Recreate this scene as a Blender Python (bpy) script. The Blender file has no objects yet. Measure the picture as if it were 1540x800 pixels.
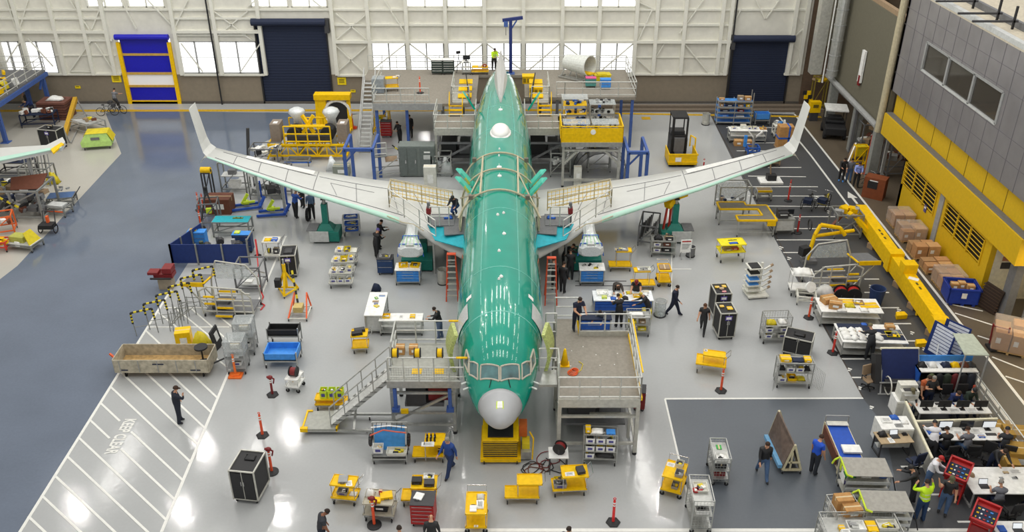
import bpy, math, random
from math import sin, cos, pi, radians as R, atan2, sqrt
from mathutils import Vector, Matrix
random.seed(7)
SC = bpy.context.scene
COL = SC.collection
# ---------------- camera model (measured from the photograph) -------------
F, TH, H = 1361.0, R(28.9), 24.15
def ray(px, py):
    a, b = px - 770.0, 400.0 - py
    return Vector((a, F*cos(TH) + b*sin(TH), -F*sin(TH) + b*cos(TH)))
def P(px, py, z=0.0):
    d = ray(px, py); t = (z - H)/d.z
    return Vector((d.x*t, d.y*t, z))
def PY(px, py, Y):
    d = ray(px, py); t = Y/d.y
    return Vector((d.x*t, Y, H + d.z*t))
def PX(px, py, X):
    d = ray(px, py); t = X/d.x
    return Vector((X, d.y*t, H + d.z*t))
cam = bpy.data.cameras.new('camera'); co = bpy.data.objects.new('camera', cam); COL.objects.link(co)
co.location = (0, 0, H); co.rotation_euler = (R(90) - TH, 0, 0)
cam.lens = F/1540*36; cam.sensor_width = 36; cam.clip_end = 500
SC.camera = co
# ---------------- materials ------------------------------------------------
def lin(h):
    h = h.lstrip('#'); o = []
    for i in (0, 2, 4):
        c = int(h[i:i+2], 16)/255
        o.append(c/12.92 if c <= .04045 else ((c+.055)/1.055)**2.4)
    return o
MATS = {}
def mat(hexc, rough=.5, metal=0.0, var=.10, scale=6.0, coat=0.0, alpha=1.0, emit=0, spec=.5, bump=0.0, bscale=40):
    key = (hexc, rough, metal, var, scale, coat, alpha, emit, spec, bump)
    if key in MATS: return MATS[key]
    m = bpy.data.materials.new('paint_%s_%d' % (hexc, len(MATS))); m.use_nodes = True
    nt = m.node_tree; bs = nt.nodes['Principled BSDF']; L = nt.links
    c = lin(hexc)
    tc = nt.nodes.new('ShaderNodeTexCoord')
    nz = nt.nodes.new('ShaderNodeTexNoise'); nz.inputs['Scale'].default_value = scale; nz.inputs['Detail'].default_value = 3
    L.new(tc.outputs['Object'], nz.inputs['Vector'])
    rp = nt.nodes.new('ShaderNodeValToRGB')
    a, b = 1 - var, 1 + var
    rp.color_ramp.elements[0].position = .3; rp.color_ramp.elements[1].position = .7
    rp.color_ramp.elements[0].color = (*[max(0, x*a) for x in c], 1)
    rp.color_ramp.elements[1].color = (*[min(.95, x*b) for x in c], 1)
    L.new(nz.outputs['Fac'], rp.inputs['Fac']); L.new(rp.outputs['Color'], bs.inputs['Base Color'])
    bs.inputs['Roughness'].default_value = rough; bs.inputs['Metallic'].default_value = metal
    bs.inputs['Specular IOR Level'].default_value = spec
    bs.inputs['Coat Weight'].default_value = coat
    bs.inputs['Coat Roughness'].default_value = .04
    bs.inputs['Alpha'].default_value = alpha
    if emit:
        bs.inputs['Emission Color'].default_value = (*c, 1); bs.inputs['Emission Strength'].default_value = emit
    if bump:
        n2 = nt.nodes.new('ShaderNodeTexNoise'); n2.inputs['Scale'].default_value = bscale
        L.new(tc.outputs['Object'], n2.inputs['Vector'])
        bp = nt.nodes.new('ShaderNodeBump'); bp.inputs['Strength'].default_value = bump; bp.inputs['Distance'].default_value = .02
        L.new(n2.outputs['Fac'], bp.inputs['Height']); L.new(bp.outputs['Normal'], bs.inputs['Normal'])
    MATS[key] = m
    return m
YEL = mat('f2c200', .5, spec=.3); YEL2 = mat('d8c41c', .5); ORG = mat('e8632a', .5); RED = mat('b01c1c', .45); DRED = mat('7c1a1c', .5)
BLU = mat('2a62c0', .5); LBLU = mat('3f8fe0', .55); NAVY = mat('16233f', .7); SBLU = mat('3e5c9e', .5); CYAN = mat('18a8b8', .6)
BLK = mat('202022', .6); DGR = mat('3c3c3e', .6); MGR = mat('6f7072', .55); GRY = mat('9a9b9a', .5); LGR = mat('c4c6c4', .5)
WHT = mat('eeeeea', .5); OFFW = mat('dad9cf', .6); STEEL = mat('b4b5b1', .35, .55, .12); CHR = mat('c8c8c8', .2, .9); ALU = mat('c0bfb6', .45, .35, .12)
GRN = mat('15786a', .45); LIME = mat('cfe63a', .6); CARD = mat('b98a52', .8, var=.15); WOOD = mat('c2a06a', .8, var=.25); BRN = mat('6b3d2b', .7)
SKIN = mat('c99677', .6, var=.05); SKIN2 = mat('8a5a40', .6, var=.05); RUB = mat('18181a', .8)
TEAL = mat('12a088', .25, .0, .05, 2, coat=.6); PLAS = mat('d8dcdc', .15, .1, .15, 25, coat=.5, bump=.8, bscale=18)
BEIGE = mat('b7ad90', .55); MESH = mat('8f9089', .6, .2, alpha=.38); VIOL = mat('6f68b0', .6); PNK = mat('d85a90', .6); GREEN = mat('3aa84a', .6)
DKFL = mat('8a8273', .75, var=.12, scale=9)
CLR = mat('cfd6d6', .2, 0, .1, alpha=.35)
TAN = mat('9c8468', .7); SCR = mat('1c2026', .2); SCRW = mat('e8eef4', .4, emit=.5)
# ---------------- mesh builder ---------------------------------------------
class B:
    def __init__(s): s.v = []; s.f = []; s.m = []; s.mats = []
    def mi(s, m):
        if m not in s.mats: s.mats.append(m)
        return s.mats.index(m)
    def add(s, vs, fs, m):
        o = len(s.v); s.v += [tuple(v) for v in vs]; k = s.mi(m)
        for f in fs: s.f.append(tuple(i + o for i in f)); s.m.append(k)
        return s
    def box(s, x0, x1, y0, y1, z0, z1, m):
        return s.add([(x0,y0,z0),(x1,y0,z0),(x1,y1,z0),(x0,y1,z0),(x0,y0,z1),(x1,y0,z1),(x1,y1,z1),(x0,y1,z1)],
                     [(0,3,2,1),(4,5,6,7),(0,1,5,4),(1,2,6,5),(2,3,7,6),(3,0,4,7)], m)
    def bc(s, c, d, m, rz=0, rx=0, ry=0):
        M = Matrix.Translation(c) @ Matrix.Rotation(rz,4,'Z') @ Matrix.Rotation(ry,4,'Y') @ Matrix.Rotation(rx,4,'X')
        a, b, h = d[0]/2, d[1]/2, d[2]/2
        vs = [M @ Vector(p) for p in [(-a,-b,-h),(a,-b,-h),(a,b,-h),(-a,b,-h),(-a,-b,h),(a,-b,h),(a,b,h),(-a,b,h)]]
        return s.add(vs, [(0,3,2,1),(4,5,6,7),(0,1,5,4),(1,2,6,5),(2,3,7,6),(3,0,4,7)], m)
    def cyl(s, p0, p1, r, m, n=8, r2=None):
        p0, p1 = Vector(p0), Vector(p1); r2 = r if r2 is None else r2
        d = p1 - p0
        if d.length < 1e-6: return s
        q = d.to_track_quat('Z', 'Y').to_matrix(); vs = []
        for p, rr in ((p0, r), (p1, r2)):
            for i in range(n):
                a = 2*pi*(i+.5)/n; vs.append(p + q @ Vector((rr*cos(a), rr*sin(a), 0)))
        fs = [(i, (i+1)%n, n+(i+1)%n, n+i) for i in range(n)] + [tuple(range(n-1,-1,-1)), tuple(range(n, 2*n))]
        return s.add(vs, fs, m)
    def bar(s, p0, p1, w, m): return s.cyl(p0, p1, w*.7071, m, 4)
    def tube(s, pts, r, m, n=6):
        for a, b in zip(pts, pts[1:]): s.cyl(a, b, r, m, n)
        return s
    def prism(s, poly, z0, z1, m):
        n = len(poly); vs = [(x,y,z0) for x,y in poly] + [(x,y,z1) for x,y in poly]
        return s.add(vs, [(i,(i+1)%n,n+(i+1)%n,n+i) for i in range(n)] + [tuple(range(n-1,-1,-1)), tuple(range(n,2*n))], m)
    def lathe(s, prof, c, m, n=16, sx=1, sy=1):
        vs = []
        for r, z in prof:
            for i in range(n): a = 2*pi*i/n; vs.append((c[0]+r*cos(a)*sx, c[1]+r*sin(a)*sy, c[2]+z))
        k = len(prof); fs = [(j*n+i, j*n+(i+1)%n, (j+1)*n+(i+1)%n, (j+1)*n+i) for j in range(k-1) for i in range(n)]
        fs += [tuple(range(n-1,-1,-1)), tuple((k-1)*n+i for i in range(n))]
        return s.add(vs, fs, m)
    def sph(s, c, r, m, n=12, k=7, sx=1, sy=1, sz=1):
        return s.lathe([(max(.001, r*sin(pi*j/k)), -r*sz*cos(pi*j/k)) for j in range(k+1)], c, m, n, sx, sy)
    def torus(s, c, r, t, m, axis='Z', n=16, k=6, a0=0, a1=2*pi):
        pts = []
        full = abs(a1-a0-2*pi) < 1e-6
        N = n if full else n
        for i in range(N+1):
            a = a0 + (a1-a0)*i/N; x, y = r*cos(a), r*sin(a)
            pts.append(Vector(c) + (Vector((x,y,0)) if axis=='Z' else Vector((0,x,y)) if axis=='X' else Vector((x,0,y))))
        return s.tube(pts, t, m, k)
    def poly(s, pts, m): return s.add(pts, [tuple(range(len(pts)))], m)
    def slab(s, pts, t, m):
        """thick polygon: 3D points of one face, thickness along its normal"""
        pts = [Vector(p) for p in pts]; nn = (pts[1]-pts[0]).cross(pts[2]-pts[0]).normalized()*t; n = len(pts)
        vs = pts + [p - nn for p in pts]
        return s.add(vs, [tuple(range(n)), tuple(range(2*n-1, n-1, -1))] + [(i, n+i, n+(i+1)%n, (i+1)%n) for i in range(n)], m)
def ob(name, b, parent=None, loc=(0,0,0), rz=0, smooth=False, bevel=0, label=None, cat=None, group=None, kind=None):
    me = bpy.data.meshes.new(name); me.from_pydata(b.v, [], b.f)
    for m in b.mats: me.materials.append(m)
    me.polygons.foreach_set('material_index', b.m)
    if smooth: me.polygons.foreach_set('use_smooth', [True]*len(b.f))
    me.validate(); me.update()
    o = bpy.data.objects.new(name, me); COL.objects.link(o); o.location = loc; o.rotation_euler = (0,0,rz)
    if parent: o.parent = parent
    if bevel:
        md = o.modifiers.new('edge', 'BEVEL'); md.width = bevel; md.segments = 2; md.limit_method = 'ANGLE'
    if label: o['label'] = label
    if cat: o['category'] = cat
    if group: o['group'] = group
    if kind: o['kind'] = kind
    return o
def T(name, label, cat, loc, rz=0, group=None):
    o = bpy.data.objects.new(name, None); COL.objects.link(o); o.empty_display_size = .2
    o.location = loc; o.rotation_euler = (0,0,rz); o['label'] = label; o['category'] = cat
    if group: o['group'] = group
    return o
def W(t, p):   # local -> world for a thing (location + z rotation)
    return Matrix.Translation(t.location) @ Matrix.Rotation(t.rotation_euler.z, 4, 'Z') @ Vector(p)
# ---------------- lights and world -----------------------------------------
w = bpy.data.worlds.new('world'); SC.world = w; w.use_nodes = True
nt = w.node_tree; bg = nt.nodes['Background']
g = nt.nodes.new('ShaderNodeTexCoord'); sp = nt.nodes.new('ShaderNodeSeparateXYZ'); nt.links.new(g.outputs['Generated'], sp.inputs[0])
rp = nt.nodes.new('ShaderNodeValToRGB'); nt.links.new(sp.outputs['Z'], rp.inputs['Fac'])
e = rp.color_ramp.elements; e[0].position = 0; e[0].color = (1,1,1,1); e[1].position = .12; e[1].color = (.235,.232,.225,1)
nt.links.new(rp.outputs['Color'], bg.inputs['Color']); bg.inputs['Strength'].default_value = 2.2
SC.view_settings.view_transform = 'Standard'; SC.view_settings.look = 'None'; SC.view_settings.gamma = 1; SC.view_settings.exposure = 0.06
SC.view_settings.use_curve_mapping = False
def area(x, y, z, sx, sy, power, col=(1,.97,.92)):
    l = bpy.data.lights.new('ceiling_lamp', 'AREA'); l.shape = 'RECTANGLE'; l.size = sx; l.size_y = sy; l.energy = power; l.color = col
    o = bpy.data.objects.new('ceiling_lamp', l); COL.objects.link(o); o.location = (x,y,z); return o
for x in (-36, -24, -12, -5, 0, 5, 12, 24, 36):
    for y in (18, 34, 50, 64): area(x, y, 32, .5, 9, 420)
for px, py in ((306,674),(274,770),(115,765),(437,650),(422,775),(1000,752),(455,335),(560,255),(215,215),(640,215),(890,650)):
    f_ = P(px, py, 0); l = bpy.data.lights.new('high_bay_lamp', 'AREA'); l.shape = 'DISK'; l.size = .55; l.energy = 420; l.color = (1,.98,.94)
    o = bpy.data.objects.new('high_bay_lamp', l); COL.objects.link(o); k = 1 + 27/H; o.location = (f_.x*k, f_.y*k, 27)
# ---------------- floor -----------------------------------------------------
def floormat(hexc, rough=.22, var=.05, wave=.07):
    m = bpy.data.materials.new('floor_' + hexc); m.use_nodes = True; nt = m.node_tree; bs = nt.nodes['Principled BSDF']; L = nt.links
    c = lin(hexc); g = nt.nodes.new('ShaderNodeNewGeometry')
    n1 = nt.nodes.new('ShaderNodeTexNoise'); n1.inputs['Scale'].default_value = .35; n1.inputs['Detail'].default_value = 6
    n2 = nt.nodes.new('ShaderNodeTexNoise'); n2.inputs['Scale'].default_value = 9; n2.inputs['Detail'].default_value = 5
    for n in (n1, n2): L.new(g.outputs['Position'], n.inputs['Vector'])
    mx = nt.nodes.new('ShaderNodeMath'); mx.operation = 'ADD'; L.new(n1.outputs['Fac'], mx.inputs[0])
    ms = nt.nodes.new('ShaderNodeMath'); ms.operation = 'MULTIPLY'; L.new(n2.outputs['Fac'], ms.inputs[0]); ms.inputs[1].default_value = .5
    L.new(ms.outputs[0], mx.inputs[1])
    rp = nt.nodes.new('ShaderNodeValToRGB'); rp.color_ramp.elements[0].position = .5; rp.color_ramp.elements[1].position = 1.0
    rp.color_ramp.elements[0].color = (*[x*(1-var) for x in c], 1); rp.color_ramp.elements[1].color = (*[min(.9, x*(1+var)) for x in c], 1)
    L.new(mx.outputs[0], rp.inputs['Fac']); L.new(rp.outputs['Color'], bs.inputs['Base Color'])
    bs.inputs['Roughness'].default_value = rough
    n3 = nt.nodes.new('ShaderNodeTexNoise'); n3.inputs['Scale'].default_value = 3.2; n3.inputs['Detail'].default_value = 5
    L.new(g.outputs['Position'], n3.inputs['Vector'])
    bp = nt.nodes.new('ShaderNodeBump'); bp.inputs['Strength'].default_value = wave; bp.inputs['Distance'].default_value = .05
    L.new(n3.outputs['Fac'], bp.inputs['Height']); L.new(bp.outputs['Normal'], bs.inputs['Normal'])
    return m
FL = floormat('adafaf', .1); FBLU = floormat('667080', .11, .10); FDK = floormat('484a4d', .4, .12); FBRN = floormat('5f5547', .45, .15); FNAV = floormat('5a6067', .35, .08)
FBEI = floormat('b6b3aa', .22); LINE = mat('e6e6e0', .4, var=.05); FYEL = mat('c9a01a', .5, var=.2)
fl = B()
fl.box(-75, 75, -15, 78, -.3, 0, FL)
def fpoly(pix, m, z):
    pts = [P(x, y, 0) for x, y in pix]; fl.prism([(p.x, p.y) for p in pts], z-.002, z, m)
LC = [0]
def fline(a, b, wd, m=LINE, z=.012):
    a, b = P(*a), P(*b); d = (b-a).normalized(); n = Vector((-d.y, d.x, 0))*wd/2
    LC[0] += 1; z = z + .0001*LC[0]
    fl.prism([(q.x, q.y) for q in (a+n, a-n, b-n, b+n)][::-1], .001, z, m)
fpoly([(-260,830),(10,830),(210,511),(318,340),(344,290),(396,214),(452,190),(540,171),(157,166),(182.5,231),(26,400),(-260,620)][::-1], FBLU, .004)
fpoly([(-260,620),(26,400),(182.5,231),(157,166),(-260,166)][::-1], FBEI, .004)
fpoly([(1066,168),(1100,237),(1187,400),(1298,598),(1328,830),(1800,830),(1800,700),(1540,607),(1222,206),(1195,172)], FDK, .004)
fpoly([(1000,600),(1298,599.5),(1330,640),(1360,797),(1046,797)], FNAV, .006)
fpoly([(1195,172),(1222,206),(1540,607),(1800,935),(2300,935),(2300,150),(1195,150)], FBRN, .005)
fpoly([(1100,166),(1204,166),(1204,156),(1100,156)], FBRN, .0055)
# painted lines
fline((30,800),(214,505),.12); fline((0,846),(30,800),.12); fline((214,505),(262,428),.12)
fline((243,800),(345,557),.12); fline((345,557),(430,355),.10)
for i in range(16):   # hatching of the keep clear zone
    yy = 497 + i*18.6 + i*i*.62
    x0 = 214 - (yy-505)/1.585
    dx = 205; dy = 205*.94
    xe, ye = x0 + dx, yy + dy
    # clip at right line x = 345-(y-557)/2.38
    den = .94 + 2.38; t = (557 + 2.38*345 - 2.38*x0 - yy)/den
    x1, y1 = x0 + t, yy + .94*t
    if y1 > 830: t *= (830-yy)/(y1-yy) if y1 > yy else 1; x1, y1 = x0+t, yy+.94*t
    tg = (198 - .593*(yy-627) - x0)/1.5576; yg = yy + .94*tg
    if 618 < yg < 694 and 10 < tg < t:      # gap left for the lettering
        fline((x0, yy), (x0+tg-9, yg-8.5), .09); fline((x0+tg+8, yg+7.5), (x1, y1), .09); continue
    fline((x0, yy), (x1, y1), .09)
for a, b in [((238,470),(345,555)),((262,462),(345,530)),((285,462),(352,520)),((312,462),(362,502)),((225,492),(345,492)),((247,463),(392,463)),((230,464),(392,464))][:6]:
    fline(a, b, .08)
fline((1000,600),(1298,599),.1); fline((1000,600),(1046,797),.08); fline((640,797.5),(1700,797.5),.16)
fline((1220,234.5),(1510,624),.13); fline((1172,176),(1220,234.5),.13); fline((1510,624),(1640,800),.13)
fline((1195,172),(1540,607),.14); fline((1540,607),(1700,810),.14)
fline((1066,168),(1298,598),.05, mat('4a4038', .6))
for (a, b) in [((1092,192),(1180,192)),((1102,215),(1168,215)),((1108,227),(1170,227)),((1155,252),(1205,252)),((1125,265),(1212,266)),((1115,281),(1230,281)),
               ((1125,295),(1240,295)),((1145,310),(1250,311)),((1152,326),(1256,326)),((1158,344),(1258,344)),((1168,361),(1270,361)),((1178,380),(1215,380)),
               ((1300,420),(1322,420)),((1300,440),(1337,440)),((1325,463),(1352,463)),((1330,487),(1370,487)),((1345,513),(1385,513)),((1266,540),(1340,540)),((1281,568),(1320,568)),((1355,702),(1400,702)),((1400,744),(1450,744)),((1440,785),(1500,785)),
               ((1422,456),(1478,468)),((1436,471),(1540,504)),((1470,505),(1540,528)),((1492,537),(1540,556)),((1512,566),(1560,582)),
               ((1240,178),(1268,206)),((1268,206),(1290,206))]:
    fline(a, b, .09)
fl2 = fline
fline((-200,167),(1055,165.5),.45, FYEL); fline((880,170),(1235,176),.35, FYEL)
for (x, y) in [(1175,372),(1187,388),(1247,318),(1258,334),(1310,430),(1322,450),(1352,466),(1372,500),(1390,524),(1278,555),(1294,583),(1311,612),(1396,765),(1228,296)]:
    fline((x-3,y-1),(x+3,y+1),.09); fline((x-3,y+2),(x+1,y+3),.08)
def blob(x, y, k=1):   # white pedestrian arrow
    c = P(x, y); pts = [(-.15,-1.2),(.2,-1.2),(.2,-.2),(.7,-.2),(0,.9),(-.7,-.2),(-.15,-.2)]
    fl.prism([(c.x-.5*k*v, c.y+k*u) for v, u in pts][::-1], .008, .012, LINE)
blob(1281, 296, .9)
fline((1005,345),(1005,305),.08); fline((1010,380),(1010,440),.05); fline((990,405),(1040,405),.05); fline((865,423),(942,423),.05, DGR); fline((865,430),(950,430),.04, DGR)
fline((965,178),(978,178),.6, FYEL)
ob('floor', fl, kind='structure')
# lettering painted on the floor
def text(s, size, loc, rot, m, name, ext=.002, parent=None, kind=None, shear=0, xs=1):
    cu = bpy.data.curves.new(name, 'FONT'); cu.body = s; cu.size = size; cu.extrude = ext; cu.align_x = 'CENTER'; cu.align_y = 'CENTER'; cu.offset = size*.03
    o = bpy.data.objects.new(name, cu); COL.objects.link(o)
    dg = bpy.context.evaluated_depsgraph_get(); me = bpy.data.meshes.new_from_object(o.evaluated_get(dg))
    bpy.data.objects.remove(o); me.materials.clear(); me.materials.append(m)
    o = bpy.data.objects.new(name, me); COL.objects.link(o); o.location = loc; o.rotation_euler = rot; o.scale = (xs,1,1)
    if parent: o.parent = parent
    if kind: o['kind'] = kind
    return o
a, b = P(198, 627), P(163, 686); d = b - a
text('KEEP CLEAR', .66, ((a+b)/2) + Vector((0,0,.012)), (0,0,atan2(d.y, d.x)), LINE, 'floor_lettering', kind='structure', xs=d.length/6.0*1.5)
# ---------------- back wall ---------------------------------------------------
WY = 71.3; WW = mat('d8d6cb', .8, var=.05, scale=2, bump=.08, bscale=8); WBR = mat('857b6b', .8, var=.05, scale=3); WFR = mat('dddcd1', .7, var=.03)
def wx(px, py): return PY(px, py, WY).x
def wz(py): return PY(770, py, WY).z
ZT = 14.0; ZB = wz(112); ZW = wz(62)
XL, XR = -52.0, wx(1206, 120)
wall = B()
doors = [(wx(194,150), wx(272,150), wz(52)), (wx(399,150), wx(500,150), wz(29)), (wx(1094,150), wx(1178,150), wz(54))]
wins = []
for a, b in [(-110,-62),(-55,-8),(2,34),(36,84),(267,325),(329,388),(560,611),(616,668),(674,726),(732,784),(790,842),(847,897),(902,952)]:
    wins.append((wx(a,88), wx(b,88), ZB+.08, ZW))
for a, b in [(130,185),(192,247),(377,433),(438,492),(611,667),(672,726),(847,900),(904,957),(-60,-5)]:
    wins.append((wx(a,5), wx(b,5), wz(11), wz(11)+2.6))
def wallstrip(x0, x1, z0, z1, m): wall.box(x0, x1, WY, WY+.35, z0, z1, m)
# split the wall in x at all opening edges
xs = sorted(set([XL, XR] + [v for d in doors for v in d[:2]] + [v for q in wins for v in q[:2]]))
for x0, x1 in zip(xs, xs[1:]):
    xm = (x0+x1)/2; op = [(0, d[2]) for d in doors if d[0] < xm < d[1]] + [(q[2], q[3]) for q in wins if q[0] < xm < q[1]]
    op = [(max(0,a), b) for a, b in op]; op.sort(); z = 0
    for a, b in op + [(ZT, ZT)]:
        for u, v, m in ((z, min(a, ZB), WBR), (max(z, ZB), a, WW)):
            if v - u > .01: wallstrip(x0, x1, u, v, m)
        z = max(z, b)
ob('wall_back', wall, kind='structure')
wall = B(); wall.box(XL-.4, XL, -15, WY+.35, 0, ZT, WW); ob('wall_left', wall, kind='structure')
GLS = mat('f4f8fa', .05, 0, 0, alpha=.12)
for i, (a, b, z0, z1) in enumerate(wins):
    fr = B()
    for q in ((a,a+.07,z0,z1),(b-.07,b,z0,z1),(a,b,z0,z0+.08),(a,b,z1-.08,z1),((a+b)/2-.05,(a+b)/2+.05,z0,z1)): fr.box(q[0],q[1],WY-.04,WY+.1,q[2],q[3], GRY if i < 13 else WFR)
    fr.box(a,b,WY+.02,WY+.06,(z0+z1)/2-.02,(z0+z1)/2+.02,LGR)
    o = ob('window_%d' % (i+1), fr, kind='structure')
    g_ = B(); g_.box(a+.06,b-.06,WY+.14,WY+.16,z0+.06,z1-.06,GLS); ob('pane', g_, o)
# steel framing in front of the wall
fr = B()
colsx = [(16,0,-5),(66,0,0),(125,0,0),(187,0,0),(252,0,0),(318,0,0)]
def vcol(px, py=60, w_=.28, z0=None, z1=ZT, d=.3): x = wx(px, py); fr.box(x-w_/2, x+w_/2, WY-d, WY, ZB if z0 is None else z0, z1, WFR)
for px in (-95,-50,-2,35,88,131,164,266,327,394,503,556,613,671,729,787,845,900,955,985,1027,1082,1095,1190,1207): vcol(px)
for py in (47,):
    pass
def girt(x0, x1, py, h=.16, d=.16, pr=60):
    z = wz(py); d = d*.9 + .003*(py % 7); fr.box(wx(x0,pr), wx(x1,pr), WY-d, WY, z-h/2, z+h/2, WFR)
for x0, x1 in ((-110,164),(262,392),(503,1100)): girt(x0, x1, 47 if x0 < 500 else 62, .22, .3); girt(x0, x1, 27 if x0 != 503 else 37)
girt(78, 170, 60); girt(78,170,83,.08,.1); girt(955, 1095, 86,.08,.1); girt(-110,172,111,.15,.2); girt(268,392,112,.15,.2); girt(503,955,113,.15,.2); girt(955,1092,111,.15,.2); girt(1186,1206,111,.15,.2)
girt(-110,1206,14); girt(268,372,52); girt(270,395,46,.2,.2)
def diag(a, b, w_=.11): p, q = PY(a[0],a[1],WY-.12), PY(b[0],b[1],WY-.12); fr.bar(p, q, w_*.85, WFR)
for a, b in [((135,45),(105,0)),((138,44),(155,0)),((140,108),(107,107)),((105,107),(136,62)),((143,64),(172,108)),((205,44),(182,0)),((265,45),(222,0)),((262,44),(282,0)),((272,65),(305,108)),((395,60),(362,108)),
             ((322,17),(378,60)),((322,58),(372,17)),((505,20),(552,60)),((505,60),(552,20)),((505,68),(548,110)),((505,110),(550,70)),((560,105),(610,66)),((668,105),(616,66)),((726,66),(680,105)),((784,105),(732,66)),((842,66),(796,105)),((897,105),(847,66)),((952,66),(906,105)),
             ((372,10),(385,0)),((485,12),(470,0)),((578,0),(608,48)),((1022,50),(1058,0)),((1030,66),(1064,108)),((980,12),(955,0)),((960,90),(982,110)),((960,60),(982,12)),((1137,0),(1150,28)),((1152,28),(1172,0)),((1097,48),(1115,12)),((1195,20),(1212,38)),((1195,55),(1212,40)),((1193,66),(1207,80)),((1190,104),(1206,84)),((1087,108),(1098,66)),((985,88),(1000,64)),((25,45),(10,0)),((30,42),(42,0)),((42,58),(80,100)),((32,60),(5,100))]:
    diag(a, b)
ob('trim_1', fr, kind='structure')
# big sliding door seams and sills
sm = B()
for px in (335, 1090): x0, x1 = wx(px, 150), wx(px, 150); sm.box(x0-.06, x0+.06, WY-.34, WY-.3, 0, ZT, BLK)
sm.box(XL, XR, WY-.1, WY, 0, .18, mat('55504a', .7)); ob('trim_2', sm, kind='structure')
sl = B()
for i in range(4): sl.box(wx(880,150), wx(1250,150), WY-.5-.42*i-.42, WY-.5-.42*i, 0, .02+.03*(3-i), mat('5a4f43' if i % 2 else '7a6e60', .7))
ob('trim_3', sl, kind='structure')
# doors
a, b, zt = doors[0]; d = B(); n = 60
DB = mat('1212b4', .45, var=.06)
zb = [wz(158), wz(129.5), wz(110.5), wz(82), wz(53)]
for k, (z0, z1) in enumerate(zip([0.1]+zb[1:4], zb[1:4]+[zt])):
    for j in range(8):
        u, v = z0+(z1-z0)*j/8, z0+(z1-z0)*(j+1)/8
        d.box(a+.2, b-.2, WY+.06, WY+.14 + .03*(j%2), u, v, mat('fbfbfb', .5, var=.01) if k == 1 else DB)
o = ob('door_1', d, kind='structure')
t = B(); t.box(a-.05,a+.25,WY-.15,WY+.05,0,zt-.6,YEL); t.box(b-.25,b+.05,WY-.15,WY+.05,0,zt-.6,YEL); t.box(a,b,WY-.1,WY+.05,0,.25,YEL)
for z in zb[1:4]: t.box(a+.2,b-.2,WY-.02,WY+.05,z-.09,z+.09,mat('c9a24a', .5))
ob('door_frame', t, o)
t = B(); t.cyl((a,WY-.2,zt-.15),(b,WY-.2,zt-.15),.22,DB,12); ob('roller', t, o)
DN = mat('1d2740', .75, var=.06)
for k in (1, 2):
    a, b, zt = doors[k]; d = B(); nn = 60
    for j in range(nn): z = zt*j/nn; d.box(a, b, WY+.05+.03*(j%2), WY+.16, z, z+zt/nn, DN)
    o = ob('door_%d' % (k+1), d, kind='structure')
    t = B(); t.cyl((a-.2,WY-.3,zt-.15),(b+.1,WY-.3,zt-.15),.28,DN,12); t.box(b if k==1 else a-.3, b+.35 if k==1 else a, WY-.4, WY, zt-1.0, zt+.1, DGR); ob('roller', t, o)
    t = B(); t.box(a-.12,a,WY-.1,WY+.1,0,zt,BLK); t.box(b,b+.12,WY-.1,WY+.1,0,zt,BLK); ob('door_frame', t, o)
# notices on the wall
for px, py, w_, h_, lb in ((175,118,.75,.62,'square yellow notice on the brown wall left of the blue and white door'),(117,131,.42,.22,'small yellow notice on the brown wall behind the left bicycle area'),(514,122,.7,.6,'square yellow notice on the brown wall right of the left navy door'),(531,137,.4,.22,'small yellow notice low on the brown wall beside the mezzanine stairs')):
    p = PY(px, py, WY-.03); s = B(); s.box(-w_/2,w_/2,-.02,.02,-h_/2,h_/2,mat('f2d40a', .5))
    o = ob('wall_notice', s, loc=p, label=lb, cat='sign'); l = B()
    for j in range(3 if w_ > .5 else 1): l.box(-w_*.3, w_*.3, -.03, -.02, h_*(.22-.2*j)-.03, h_*(.22-.2*j)+.03, mat('6a5d10', .6))
    ob('lettering', l, o)
# ---------------- right-hand building ----------------------------------------
BX = 24.1; YW = mat('d3ac0c', .6, var=.05); PAN = mat('918e90', .35, .45, .10, .8); OLV = mat('6a6656', .8, var=.05)
b = B(); b.box(BX, BX+.3, 0, 51.6, 3.2, 3.42, YW)
def louver(y0, y1, z0, z1):
    b.box(BX-.06, BX, y0, y1, z0, z1, BLK)
y_a0, y_a1 = PX(1410,318,BX).y, PX(1362,238,BX).y
lou = []
for (p, q) in (((1363.5,236),(1411,300)), ((1423,303),(1482,375))):
    a_, c_ = PX(p[0],p[1],BX), PX(q[0],q[1],BX); lou.append((c_.y+.2, a_.y-.2))
zc0, zc1 = 1.6, 3.05
ys = sorted([0, 51.6] + [v for l in lou for v in l])
b = B()
yend = PX(1475,430,BX).y
for y0, y1 in zip([yend]+[v for l in sorted(lou) for v in l], [v for l in sorted(lou) for v in l]+[51.6]):
    ym = (y0+y1)/2; isl = any(l[0] < ym < l[1] for l in lou)
    if isl: b.box(BX, BX+.3, y0, y1, 0, zc0, YW); b.box(BX, BX+.3, y0, y1, zc1, 3.4, YW)
    else: b.box(BX, BX+.3, y0, y1, 0, 3.4, YW)
b.box(BX, 30, 51.3, 51.6, 0, 3.4, YW); b.box(BX+.3, 30, yend, yend+.3, 0, 3.42, mat('e2dcc4', .7))
ob('wall_right', b, kind='structure')
for k, (y0, y1) in enumerate(lou):
    l = B(); l.box(BX+.12, BX+.2, y0, y1, zc0, zc1, BLK)
    for j in range(6): z = zc0 + (zc1-zc0)*(j+.5)/6; l.bc((BX+.03,(y0+y1)/2,z),(.16,y1-y0,.04),YW,ry=R(35))
    for j in range(4): y = y0+(y1-y0)*j/3; l.box(BX-.06,BX+.02,y-.05,y+.05,zc0,zc1,YW)
    ob('window_%d' % (40+k), l, kind='structure')
c = B(); y = (lou[0][0]+lou[1][1])/2; c.box(BX-.06,BX,y-.3,y+.2,0,3.4,GRY); ob('trim_4', c, kind='structure')
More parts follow.
